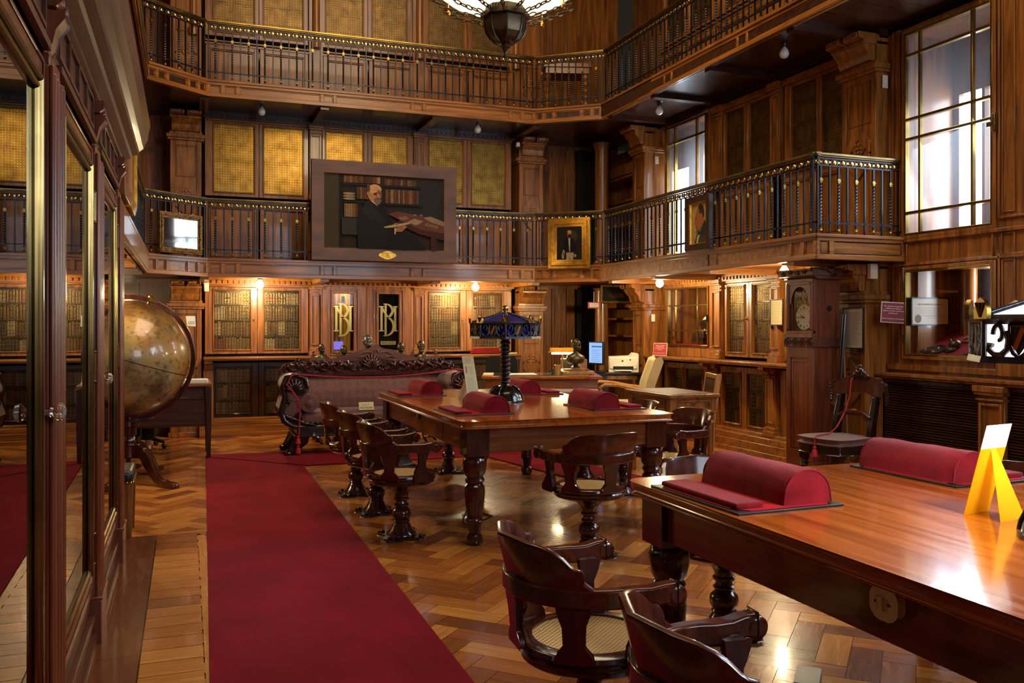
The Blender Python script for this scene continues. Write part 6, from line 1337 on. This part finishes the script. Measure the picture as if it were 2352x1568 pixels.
b = thing('bust', 'dark bronze bust of a man standing on a thick book on the corner desk', 'bust', D(1.09,.43,.887), 0); g = G(); bust_geo(g, .78, 1, .35, True); g.xf(Matrix.Translation((0,0,.285))); g.obj('figure', bronze, b, ang=60)
for k, (s, d, h, w, lb) in enumerate(((1.0,.66,.17,.05,'left'),(1.16,.66,.16,.05,'right'))):
    t = thing('ledger', '%s upright grey ledger behind the bronze bust on the corner desk' % lb, 'book', D(s,d), DA+.1, 'upright ledgers on the corner desk'); g = G(); g.box(-.08,.08,-.02,.02,0,h); g.obj('cover', black if k == 0 else book_mats[1], t, .003); g = G(); g.box(-.075,.075,-.017,.017,.003,h+.002); g.obj('pages', cream, t)
t = thing('crumpled_paper', 'small crumpled yellow paper beside the pen holder, corner desk', 'paper', D(.985,.33), 0); g = G(); g.sph((0,0,.02), (.05,.035,.022), 7, 5); g.obj('crumple', noise_col('yellow_paper', lin(190,160,40), lin(210,180,70)), t, ang=15)
# computer corner
t = thing('computer_table', 'black side table carrying monitor and printer in the right corner alcove', 'table', (5.05,10.6,0), -.3)
g = G(); g.box(-.55,.62,-.33,.3,.76,.79); g.obj('tabletop', blackplas, t, .004); g = G(); g.box(-.5,.15,-.31,-.29,.1,.76); g.obj('modesty_panel', black, t)
for x in (-.5,.57):
    for y in (-.28,.25): g = G(); g.box(x-.02,x+.02,y-.02,y+.02,0,.76); g.obj('leg', blackplas, t)
g = G(); g.box(.1,.56,-.28,.25,.70,.75); g.obj('keyboard_tray', honey, t)
t = thing('computer_monitor', 'flat monitor with a lit blue screen in the right corner alcove', 'monitor', (4.99,10.33,.79), -1.35)
g = G(); g.box(-.1,.1,-.07,.07,0,.012); g.box(-.02,.02,.0,.02,.012,.2); g.obj('stand', blackplas, t); g = G(); g.box(-.15,.15,-.02,.02,.10,.40); g.obj('casing', blackplas, t, .006)
g = G(); g.box(-.133,.133,-.022,-.0205,.125,.385); s_ = g.obj('screen', screen_m, t, ang=0); g = G(); g.box(-.08,.13,-.0235,-.0225,.325,.345)
for k in range(7): g.box(-.08,.11-.02*(k % 3),-.0235,-.0225,.145+.024*k,.149+.024*k)
g.obj('screen_text', screen_line, s_, ang=0)
def printer():
    t = thing('printer', 'cream laser printer on the black side table in the alcove', 'printer', (5.43,10.45,.79), -.45)
    g = G(); g.box(-.19,.19,-.17,.17,.03,.20); g.obj('body', plastic_w, t, .02, seg=3); g = G(); g.prism([(-.18,.0),(.19,.0),(.19,.23),(.12,.24),(.08,.20),(-.18,.19)], -.16, .16, 'xz'); g.obj('cover', plastic_w, t, .008)
    g = G(); g.box(-.13,.13,-.175,-.16,.035,.075); g.obj('paper_slot', blackplas, t); g = G(); g.box(-.11,.11,-.28,-.15,.02,.026); g.obj('paper_tray', white_paper, t); g = G(); g.box(-.02,.0,-.172,-.168,.135,.155); g.sph((.09,-.17,.16),.01,8,5); g.obj('button', blackplas, t)
printer()
t = thing('desk_lamp', 'black desk lamp with a round head turned aside, next to the monitor', 'lamp', (4.62,10.55,.79), 0)
g = G(); g.lathe([(.07,0),(.07,.012),(.01,.02),(.009,.2)], n=14); g.obj('stand', brass, t); g = G(); g.lathe([(.0,-.06),(.03,-.05),(.045,-.01),(.05,.05),(.045,.05),(.04,.0)], n=16); g.xf(Matrix.Translation((-.03,0,.28)) @ Matrix.Rotation(-.95,4,'Y')); g.obj('lamp_head', blackplas, t); g = G(); g.tube([(0,0,.2),(.05,0,.2),(.08,0,.24),(.06,0,.29),(-.02,0,.3)], .008, 8); g.obj('yoke', blackplas, t)
t = thing('hanging_sign', 'small pink and white notice hung on the round corner column', 'sign', (5.5,11.48,1.69), -.3); g = G(); g.box(-.09,.09,-.006,0,-.045,.045); g.obj('card', scarlet, t); g = G(); g.box(-.065,.065,-.009,-.006,-.028,.03); p = g.obj('paper', white_paper, t); g = G(); lines(g, -.05, .05, -.02, .022, 3, -.0095, .003, False); g.obj('writing', ink_grey, p, ang=0); g = G(); g.tube([(0,-.004,.045),(0,0,.2)], .003, 6); g.obj('string', brass, t)
# ------------------------------------------------------------ small table, chairs on the right
t = thing('side_table', 'square leather-topped table on turned legs, right of the lamp table', 'table', (4.285,7.275,0))
g = G(); g.box(-.265,.265,-.425,.425,.75,.78); g.box(-.25,.25,-.41,.41,.735,.75); g.obj('tabletop', wood_y, t, .005); g = G(); g.box(-.22,.22,-.38,.38,.78,.783); g.obj('leather_inset', leather, t)
g = G(); g.box(-.235,.235,-.395,.395,.62,.735); g.box(-.25,.25,-.41,.41,.60,.62); g.frame(-.16,.16,.645,.71,.015,-.405,-.39); g.frame(-.16,.16,.645,.71,.015,.39,.405)
for s in (-1,1): i0 = g.mark(); g.frame(-.3,.3,.645,.71,.015,-.01,.01); g.xf(Matrix.Translation((s*.238,0,0)) @ Matrix.Rotation(PI/2,4,'Z'), i0)
g.obj('apron', wood_y, t, .003, seg=1)
for x in (-.2,.2):
    for y in (-.36,.36): g = G(); g.box(x-.04,x+.04,y-.04,y+.04,.6,.74); g.lathe([(.02,0),(.026,.02),(.022,.05),(.03,.3),(.032,.5),(.04,.52),(.03,.54),(.04,.57),(.03,.6)], (x,y,0), 14); g.obj('leg', wood_v, t)
def armchair():
    t = thing('armchair', 'beige upholstered armchair with curved honey wood arms, by the right wall counter', 'chair', (5.06,9.72,0), PI/2-.34)
    g = G(); g.box(-.26,.26,-.24,.26,.36,.47); g.obj('seat', beige, t, .03, seg=3)
    g = G(); g.prism([(-.22,.45),(-.26,.7),(-.36,.98),(-.41,1.0),(-.43,.96),(-.33,.68),(-.28,.42)], -.25, .25, 'yz'); g.obj('backrest', beige, t, .02, seg=3)
    for s in (-1,1):
        g = G(); g.tube([(s*.26,-.28,.62),(s*.28,-.1,.64),(s*.29,.1,.68),(s*.29,.27,.69),(s*.29,.33,.65),(s*.29,.29,.55),(s*.29,.22,.46),(s*.28,.24,.34)], .02, 8); g.obj('armrest', honey, t)
        for y in (-.25,.24): g = G(); g.prism([(-.016,0),(.016,0),(.024,.4),(-.024,.4)], -.02, .02, 'xz'); g.xf(Matrix.Translation((s*.26,y,0))); g.obj('leg', honey, t, .003)
armchair()
def woodchair():
    t = thing('wooden_chair', 'plain wooden chair with a leather panel back, tucked at the side table', 'chair', (4.68,7.62,0), PI/2-.30)
    g = G(); g.box(-.21,.21,-.2,.2,.42,.46); g.obj('seat', leather, t, .01, seg=2)
    for s in (-1,1):
        g = G(); g.prism([(-.2,0),(-.16,0),(-.17,.45),(-.24,.92),(-.28,.92),(-.21,.45)], s*.19-.02, s*.19+.02, 'yz'); g.obj('leg', honey, t, .004); g = G(); g.box(s*.19-.02,s*.19+.02,.15,.19,0,.42); g.obj('leg', honey, t, .004)
    g = G(); g.box(-.19,.19,-.27,-.24,.87,.92); g.obj('back_rail', honey, t, .006)
    for q in (-.19,.16): g = G(); g.box(-.17,.17,q,q+.02,.2,.23); g.obj('stretcher', honey, t, .004); g = G(); g.prism([(-.19,.52),(-.215,.52),(-.25,.87),(-.23,.87)], -.165, .165, 'yz'); g.obj('backrest', newmat('polished_hide',.15,0,lin(120,84,54),coat=1)[0], t)
woodchair()
# ------------------------------------------------------------ tall clock
def clock():
    t = thing('longcase_clock', 'tall carved longcase clock with a white dial standing under the right gallery', 'clock', (5.35,6.94,0), RZ_RIGHT); w, d = .38, .29
    g = G(); g.box(0,w,0,d,0,1.20); g.box(-.01,w+.01,-.012,d,0,.12); g.box(-.006,w+.006,-.01,d,.12,.15); g.frame(.09,w-.09,.28,1.06,.022,-.006,.0); g.box(.0,.06,-.012,0,.15,1.2); g.box(w-.06,w,-.012,0,.15,1.2); g.box(.06,w-.06,-.012,0,1.1,1.2); g.box(.06,w-.06,-.012,0,.15,.25); g.obj('trunk', cabinet_v, t, .004)
    g = G(); g.box(-.025,w+.015,-.025,d,1.20,1.285); g.obj('carved_band', cabinet_y, t, .004); g = G()
    for k in range(4): cx = .035+k*.105; g.tube([(cx+.038*cos(a),-.027,1.243+.03*sin(a)) for a in [2*PI*i/14 for i in range(14)]], .008, 6, True); g.sph((cx,-.028,1.243),(.018,.012,.016),8,5); g.tube(spiral(cx+.052,1.243,.02,1.1,0,10,1,-.027), .005, 5)
    g.obj('carving', mahog, t)
    g = G(); g.box(0,.045,-.01,d,1.285,1.83); g.box(w-.045,w,-.01,d,1.285,1.83); g.box(.045,w-.045,.2,d-.001,1.285,1.81); g.box(.045,w-.045,0,d-.001,1.81,1.829); g.box(-.01,w+.01,-.04,.02,1.285,1.325); g.box(.0,w,-.02,.02,1.325,1.35); g.box(.045,w-.045,-.012,.02,1.775,1.83); g.box(-.005,w+.005,-.02,.02,1.80,1.83)
    for x in (.02,w-.02): g.tube([(x,-.012,1.35+.44*i/22) for i in range(23)], [.014+.004*(i % 2) for i in range(23)], 8)
    n = 8
    for s in (0,1):       # arched spandrels of the hood door
        P = [(.045,1.775),(.045,1.60)]+[(.045+.02+(.125)*(1-cos(PI/2*i/n)), 1.61+.15*sin(PI/2*i/n)) for i in range(n+1)]+[(w/2,1.775)]
        g.prism(P if s == 0 else [(w-x, z) for x, z in P[::-1]], -.008, .004, 'xz')
    h = g.obj('hood', cabinet_v, t, .003, seg=1)
    g = G(); i0 = g.mark(); g.lathe([(.026,.0),(.026,.006),(.02,.008)], n=18); g.xf(Matrix.Translation((w+.0005,.17,1.555)) @ Matrix.Rotation(PI/2,4,'Y'), i0); g.obj('winding_hole', black_void, t)
    g = G(); g.box(.045,w-.045,.06,.07,1.35,1.78); g.obj('movement_plate', gold_dark, t)
    g = G(); i0 = g.mark(); g.lathe([(.12,0),(.12,.01),(.115,.014)], n=32); g.xf(Matrix.Translation((w/2,.056,1.475)) @ Matrix.Rotation(PI/2,4,'X'), i0); dl = g.obj('dial', white_paper, t)
    nums = ['XII','I','II','III','IIII','V','VI','VII','VIII','IX','X','XI']
    for k, s in enumerate(nums): a = PI/2-k*PI/6; text('numeral', s, .03, ink, dl, (w/2+.09*cos(a), .040, 1.475+.09*sin(a)), (PI/2, k*PI/6, 0), sx=.75)
    for L_, a, wd in ((.058, PI/2+PI/3+.1, .005),(.085, PI/2+PI/3+.55, .0035)): g = G(); g.prism([(-wd,-.012),(wd,-.012),(wd*.4,L_),(-wd*.4,L_)], .034, .037, 'xz'); g.xf(Matrix.Rotation(-(a-PI/2),4,'Y')); o = g.obj('hand', blackplas, dl); o.location = (w/2,0,1.475)
    g = G(); g.sph((w/2,.05,1.66),(.05,.02,.06),10,7); g.sph((w/2,.05,1.72),(.025,.02,.03),8,6)
    for k in range(6): a = PI*k/5; g.sph((w/2+.09*cos(a),.052,1.60+.05*sin(a)),(.025,.012,.025),8,5)
    g.obj('gilt_crest', gold_dark, t)
    g = G(); g.box(.045,w-.045,.002,.004,1.35,1.77); g.obj('pane', glass_m, t, ang=0)
    g = G(); P = [(0,1.83),(-.02,1.84),(-.03,1.855),(-.06,1.875),(-.075,1.90),(-.075,1.918),(d,1.918),(d,1.83)]; g.prism(P, -.05, w+.05, 'yz'); g.box(-.05,w+.07,-.07,d,1.85,1.918); g.obj('cornice', cabinet_y, t, .006)
    g = G(); g.tube(spiral(0,0,.035,1.4,0,18,1,0), .007, 6); g.tube([(-.18,0,.02),(-.12,0,.015),(-.06,0,-.02),(.0,0,-.035)], .008, 6); g.xf(Matrix.Translation((w+.072,.20,1.885)) @ Matrix.Rotation(PI/2,4,'Z') @ Matrix.Rotation(0,4,'X'))
    for k in range(4): g.tube(spiral(.03+k*.1,1.885,.026,1.2,0,12,1 if k % 2 else -1,-.078), .006, 6)
    g.obj('cornice_scroll', mahog, t)
clock()
# ------------------------------------------------------------ carved side chair with a cord
def sidechair():
    t = thing('side_chair', 'dark carved side chair with a rose seat, standing beside the tall clock', 'chair', (5.13,6.0,0), PI/2+.15)
    g = G(); P = [(-.2,-.22),(.2,-.22),(.24,.1),(.22,.22),(.1,.26),(-.1,.26),(-.22,.22),(-.24,.1)]
    g.prism(P, .34, .42, 'xy'); g.obj('seat_rail', ebony, t, .01); g = G(); g.prism([(x*.96,y*.96) for x, y in P], .42, .47, 'xy'); g.obj('seat', damask_m, t, .022, seg=3)
    for s in (-1,1):
        g = G(); g.box(s*.18-.028,s*.18+.028,.16,.22,.28,.42); g.lathe([(.014,0),(.024,.03),(.03,.18),(.026,.22),(.036,.235),(.028,.25),(.036,.27),(.026,.29)], (s*.18,.19,0), 12); g.obj('leg', ebony, t)
        g = G(); g.prism([(-.32,0),(-.27,0),(-.17,.36),(-.16,.42),(-.20,.62),(-.24,.80),(-.28,.80),(-.24,.62),(-.215,.42),(-.22,.36)], s*.18-.024, s*.18+.024, 'yz'); g.obj('leg', ebony, t, .008)
    g = G(); n = 12; vs = []
    for i in range(n+1):
        x = -.26+.52*i/n; c = .03*(1-(x/.26)**2); zt = .945+.02*(1-(x/.26)**2)-.05*abs(x/.26)**4; zb = .79+.04*(1-(x/.2)**2) if abs(x) < .2 else .80
        for y, z in ((-.265-c,zb),(-.235-c,zb),(-.265-c,zt),(-.295-c,zt)): vs.append((x,y,z))
    g.add(vs, [(i*4+k, i*4+(k+1) % 4, (i+1)*4+(k+1) % 4, (i+1)*4+k) for i in range(n) for k in range(4)]+[(0,1,2,3),(n*4+3,n*4+2,n*4+1,n*4)]); g.obj('backrest', mahog, t)
    g = G()
    for x, z, r in ((0,1.0,.04),(.035,.985,.028),(-.035,.985,.028),(.0,1.045,.022),(.07,.965,.022),(-.07,.965,.022)): g.sph((x,-.28,z),(r,r*.6,r*1.1),10,7)
    g.obj('carved_crest', ebony, t)
    for s in (-1,1):
        g = G()
        for k in range(5): leaf(g, (s*(.25+.005*k),-.262,.92-.03*k),(s*.275,-.25,.86-.03*k),.018,(s*.02,0,0))
        g.tube(spiral(s*.2,.80,.03,1.2,0,12,s,-.262), .01, 6); g.obj('carved_ear', ebony, t)
    g = G(); g.tube([(-.17,-.20,.62),(-.09,-.215,.655),(0,-.22,.665),(.09,-.215,.655),(.17,-.20,.62)], [.016,.022,.028,.022,.016], 10)
    for s in (-1,1): leaf(g, (s*.09,-.21,.63),(s*.16,-.205,.58),.018,(0,0,.01)); leaf(g, (s*.12,-.21,.62),(s*.17,-.205,.56),.014)
    g.obj('cross_rail', mahog, t)
    M = Matrix.Translation((5.13,6.0,0)) @ Matrix.Rotation(PI/2+.15,4,'Z'); L_ = [(.06,-.33,.955),(.065,-.30,.975),(.07,-.255,.93),(.075,-.245,.80),(.085,-.20,.66),(.09,-.10,.53),(.08,.0,.482),(.05,.12,.482),(.02,.21,.485),(.0,.262,.47),(-.005,.272,.42),(-.01,.275,.40)]
    q = [tuple(M @ Vector(p)) for p in L_]; rope('red cord with a tassel hanging over the dark carved side chair', q, .006, [(q[-1][0],q[-1][1],q[-1][2]+.005)])
sidechair()
# easel behind the chair
t = thing('easel', 'narrow folded wooden easel leaning between the tall clock and the broad pilaster', 'easel', (5.55,6.47,0), RZ_RIGHT)
for x, tx in ((-.012,.0),(.018,-.0)): g = G(); g.tube([(x-.03,-.06,0),(x,.0,.8),(x+tx,.06,1.5)], .011, 6); g.obj('leg', wood_dark, t)
g = G(); g.tube([(.0,.12,0),(.0,.05,1.3)], .01, 6); g.box(-.08,.1,-.02,.01,.68,.70); g.obj('ledge', wood_v, t)
# ------------------------------------------------------------ notices, frames, switches
def framed_text(label, loc, rz, w, h, pap, n, dot=False, frm=None):
    t = thing('framed_notice', label, 'notice', loc, rz); g = G(); g.frame(-w/2,w/2,-h/2,h/2,.011,-.018,.0); g.obj('frame', frm or wood_dark, t, .002); g = G(); g.box(-w/2,w/2,-.008,-.003,-h/2,h/2); p = g.obj('paper', pap, t, ang=0)
    g = G(); lines(g, -w*.4, w*.4, -h*.44, h*.42, n, -.009, .0012, seed=8); g.obj('writing', ink_grey, p, ang=0); return t
framed_text('narrow framed typed notice hanging left of the tall clock', (5.93,7.86,1.54), RZ_RIGHT, .20, .26, cream, 12)
framed_text('tall framed page of close print hanging on the broad pilaster right of the clock', (5.778,6.535,1.375), RZ_RIGHT, .25, .36, white_paper, 26)
def camsign(label, loc, rz, tilt, m, w, h, roll=0.0):
    t = thing('warning_sign', label, 'sign', loc, rz); g = G(); g.box(-w/2,w/2,-.004,0,-h/2,h/2); b = g.obj('border', white_paper, t, ang=0); g = G(); g.box(-w/2+.006,w/2-.006,-.006,-.004,-h/2+.006,h/2-.006); c = g.obj('card', m, t, ang=0)
    text('lettering', 'Por razones de seguridad\nla Biblioteca Nacional\ndispone, en este recinto, de\ncámaras con', h*.088, ink_light, c, (0,-.008,h*.13), sp=1.25); text('lettering', 'CIRCUITO CERRADO DE TELEVISIÓN.', h*.066, ink_light, c, (0,-.008,-h*.31)); t.rotation_euler = (tilt,roll,rz)
camsign('red security notice card standing on the right wall counter', (5.86,10.22,1.085), RZ_RIGHT+.35, -.12, scarlet, .235, .165)
camsign('maroon security notice card pinned at a tilt right of the broad pilaster', (5.93,6.215,1.515), 0-.35, 0, maroon, .215, .185, .06)
def switch(label, loc, rz, w=.055, h=.10):
    t = thing('wall_switch', label, 'switch', loc, rz); g = G(); g.box(-w/2,w/2,-.012,0,-h/2,h/2); g.obj('plate', plastic_w, t, .003); g = G(); g.box(-.012,.012,-.017,-.012,-.008,.008); g.obj('rocker', white_paper, t)
switch('ivory light switch on the pilaster left of the brass grid cabinet', (5.875,10.44,1.50), 0); switch('ivory light switch high on the pilaster of the middle right gallery, by the corner', (5.93,10.44,3.62), 0); switch('ivory light switch on the broad pilaster beside the tall window', (6.0,6.39,3.63), 0, .06, .12)
t = thing('emergency_light', 'cream sensor box high on the broad pilaster right of the clock', 'sensor', (5.84,6.39,1.89), 0); g = G(); g.box(-.04,.04,-.05,.0,-.07,.07); g.obj('housing', plastic_w, t, .006); g = G(); g.box(-.03,.03,-.054,-.05,-.06,-.01); g.obj('lens', cream, t)
t = thing('emergency_light', 'small cream sensor box under the left end of the lower gallery front', 'sensor', (.235,11.72,1.88), 0); g = G(); g.box(-.03,.03,-.05,.0,-.055,.055); g.obj('housing', plastic_w, t, .006); g = G(); g.box(-.02,.02,-.054,-.05,-.045,-.01); g.obj('lens', cream, t)
t = thing('security_camera', 'tiny dark camera with a pale lens beside the right end pilaster, middle gallery', 'camera', (4.42,11.72,3.93), 0); g = G(); g.lathe([(.03,0),(.03,.06),(.02,.07)], n=12); g.obj('housing', plastic_w, t); g = G(); g.sph((0,-.01,-.015), .03, 10, 6); g.obj('lens', blackplas, t)
t = thing('velvet_box', 'small red velvet box on the counter behind the blue glass lamp', 'box', (3.93,11.73,1.0)); g = G(); g.prism([(-.2,0),(.2,0),(.2,.05),(.17,.075),(-.17,.075),(-.2,.05)], -.05, .05, 'xz'); g.obj('lid', velvet, t, .004); g = G(); g.box(-.2,.2,-.05,.05,0,.01); g.obj('base', velvet, t)
t = thing('book', 'thin pale book lying flat at the right end of the left counter shelf', 'book', (4.30,11.73,1.0)); g = G(); g.box(-.09,.09,-.07,.07,0,.02); g.obj('cover', book_mats[1], t, .002); g = G(); g.box(-.085,.088,-.072,.066,.003,.017); g.obj('pages', cream, t)
t = thing('gallery_table', 'wooden bobbin-legged table on the upper gallery at the right corner', 'table', (5.0,11.35,4.265), -.3)
g = G(); g.box(-.33,.33,-.22,.22,.70,.76); g.obj('tabletop', wood_x, t, .006); g = G(); g.box(-.3,.3,-.2,.2,.62,.70); g.obj('apron', wood_x, t); g = G(); g.box(-.26,.26,-.02,.02,.08,.12); g.obj('stretcher', wood_x, t)
for x in (-.26,.26):
    for y in (-.16,.16): g = G(); g.lathe([(.03,0),(.03,.06)]+[(.022+.02*abs(sin(PI*k/4)), .07+.55*k/24) for k in range(25)]+[(.03,.63)], (x,y,0), 12); g.obj('leg', wood_v, t)
t = thing('cable', 'thin black cable trailing on the floor below the lamp table', 'cable', (0,0,0)); g = G(); g.tube([(1.86,5.45,.58),(1.80,5.62,.3),(1.78,5.8,.05),(1.83,5.9,.008),(1.98,5.98,.006),(2.1,6.1,.006),(2.05,6.25,.006),(1.9,6.2,.006)], .005, 6); g.obj('wire', blackplas, t)
t = thing('metal_plate', 'thin pale grey metal slab lying on the floor under the foreground table', 'plate', (2.31,2.87,.003), -.75); g = G(); g.prism([(-.045,-.09),(.04,-.09),(.045,-.085),(.045,.085),(.04,.09),(-.045,.09)], 0, .012, 'xy'); g.obj('slab', noise_col('grey_metal', lin(150,146,136), lin(170,166,156), (4,4,4), 1, .4, .3), t, .002)
for o in BP: bpy.data.objects.remove(o)
# ------------------------------------------------------------ lights
def area(name, loc, tgt, size, e, col, sy=None):
    l = bpy.data.lights.new(name, 'AREA'); l.energy = e; l.color = col; l.size = size
    if sy: l.shape = 'RECTANGLE'; l.size_y = sy
    o = bpy.data.objects.new(name, l); COL.objects.link(o); o.location = loc
    o.rotation_euler = (Vector(tgt)-Vector(loc)).to_track_quat('-Z','Y').to_euler(); return o
def point(name, loc, e, col, r=.1):
    l = bpy.data.lights.new(name, 'POINT'); l.energy = e; l.color = col; l.shadow_soft_size = r; o = bpy.data.objects.new(name, l); COL.objects.link(o); o.location = loc
area('warm_top_fill', (2.4,6.0,7.0), (2.4,6.6,0), 3.0, 300, (1,.82,.56), 5)  # warm fill added under the closed ceiling; no roof light is built
area('chandelier_light', (2.35,6.5,4.6), (2.35,9.5,4.6), 1.0, 90, (1,.76,.42))
area('window_light_near', (5.95,3.2,3.0), (0,4.5,1.6), 1.6, 120, (.66,.82,1), 2.0)
area('window_light_behind', (3.6,-2.6,3.2), (2.0,8,2.0), 2.6, 130, (.78,.87,1), 2.4)
area('window_light_bay', (6.0,5.7,3.1), (3,5.4,1.2), .8, 26, (.7,.85,1), 1.6)
point('table_lamp_light', (2.335,1.76,1.38), 55, (.96,.97,1), .06)
point('left_gallery_light', (-.95,8.0,1.8), 55, (1,.82,.46), .05)
point('door_room_light', (1.98,11.99,1.885), 3, (1,.8,.45), .03)
w = bpy.data.worlds.new('room_air'); SC.world = w; w.use_nodes = True; w.node_tree.nodes['Background'].inputs[0].default_value = (.9,.7,.5,1); w.node_tree.nodes['Background'].inputs[1].default_value = .02
# ------------------------------------------------------------ camera
cam = bpy.data.cameras.new('camera'); cam.sensor_fit = 'HORIZONTAL'; cam.sensor_width = 36; cam.lens = 36*2024/2352
cam.shift_y = (747-784)/2352; cam.clip_start = .02
c = bpy.data.objects.new('camera', cam); COL.objects.link(c); c.location = (0,0,1.4)
T = math.atan(748/2024); c.rotation_euler = (PI/2,0,-T); SC.camera = c
SC.view_settings.view_transform = 'Standard'; SC.view_settings.look = 'None'; SC.view_settings.exposure = 0.0
SC.cycles.use_denoising = True; SC.cycles.max_bounces = 6; SC.cycles.diffuse_bounces = 2; SC.cycles.glossy_bounces = 3; SC.cycles.transmission_bounces = 4; SC.cycles.use_adaptive_sampling = True; SC.cycles.adaptive_threshold = .035; SC.cycles.transparent_max_bounces = 10
SC.cycles.caustics_reflective = False; SC.cycles.caustics_refractive = False; SC.cycles.sample_clamp_indirect = 6
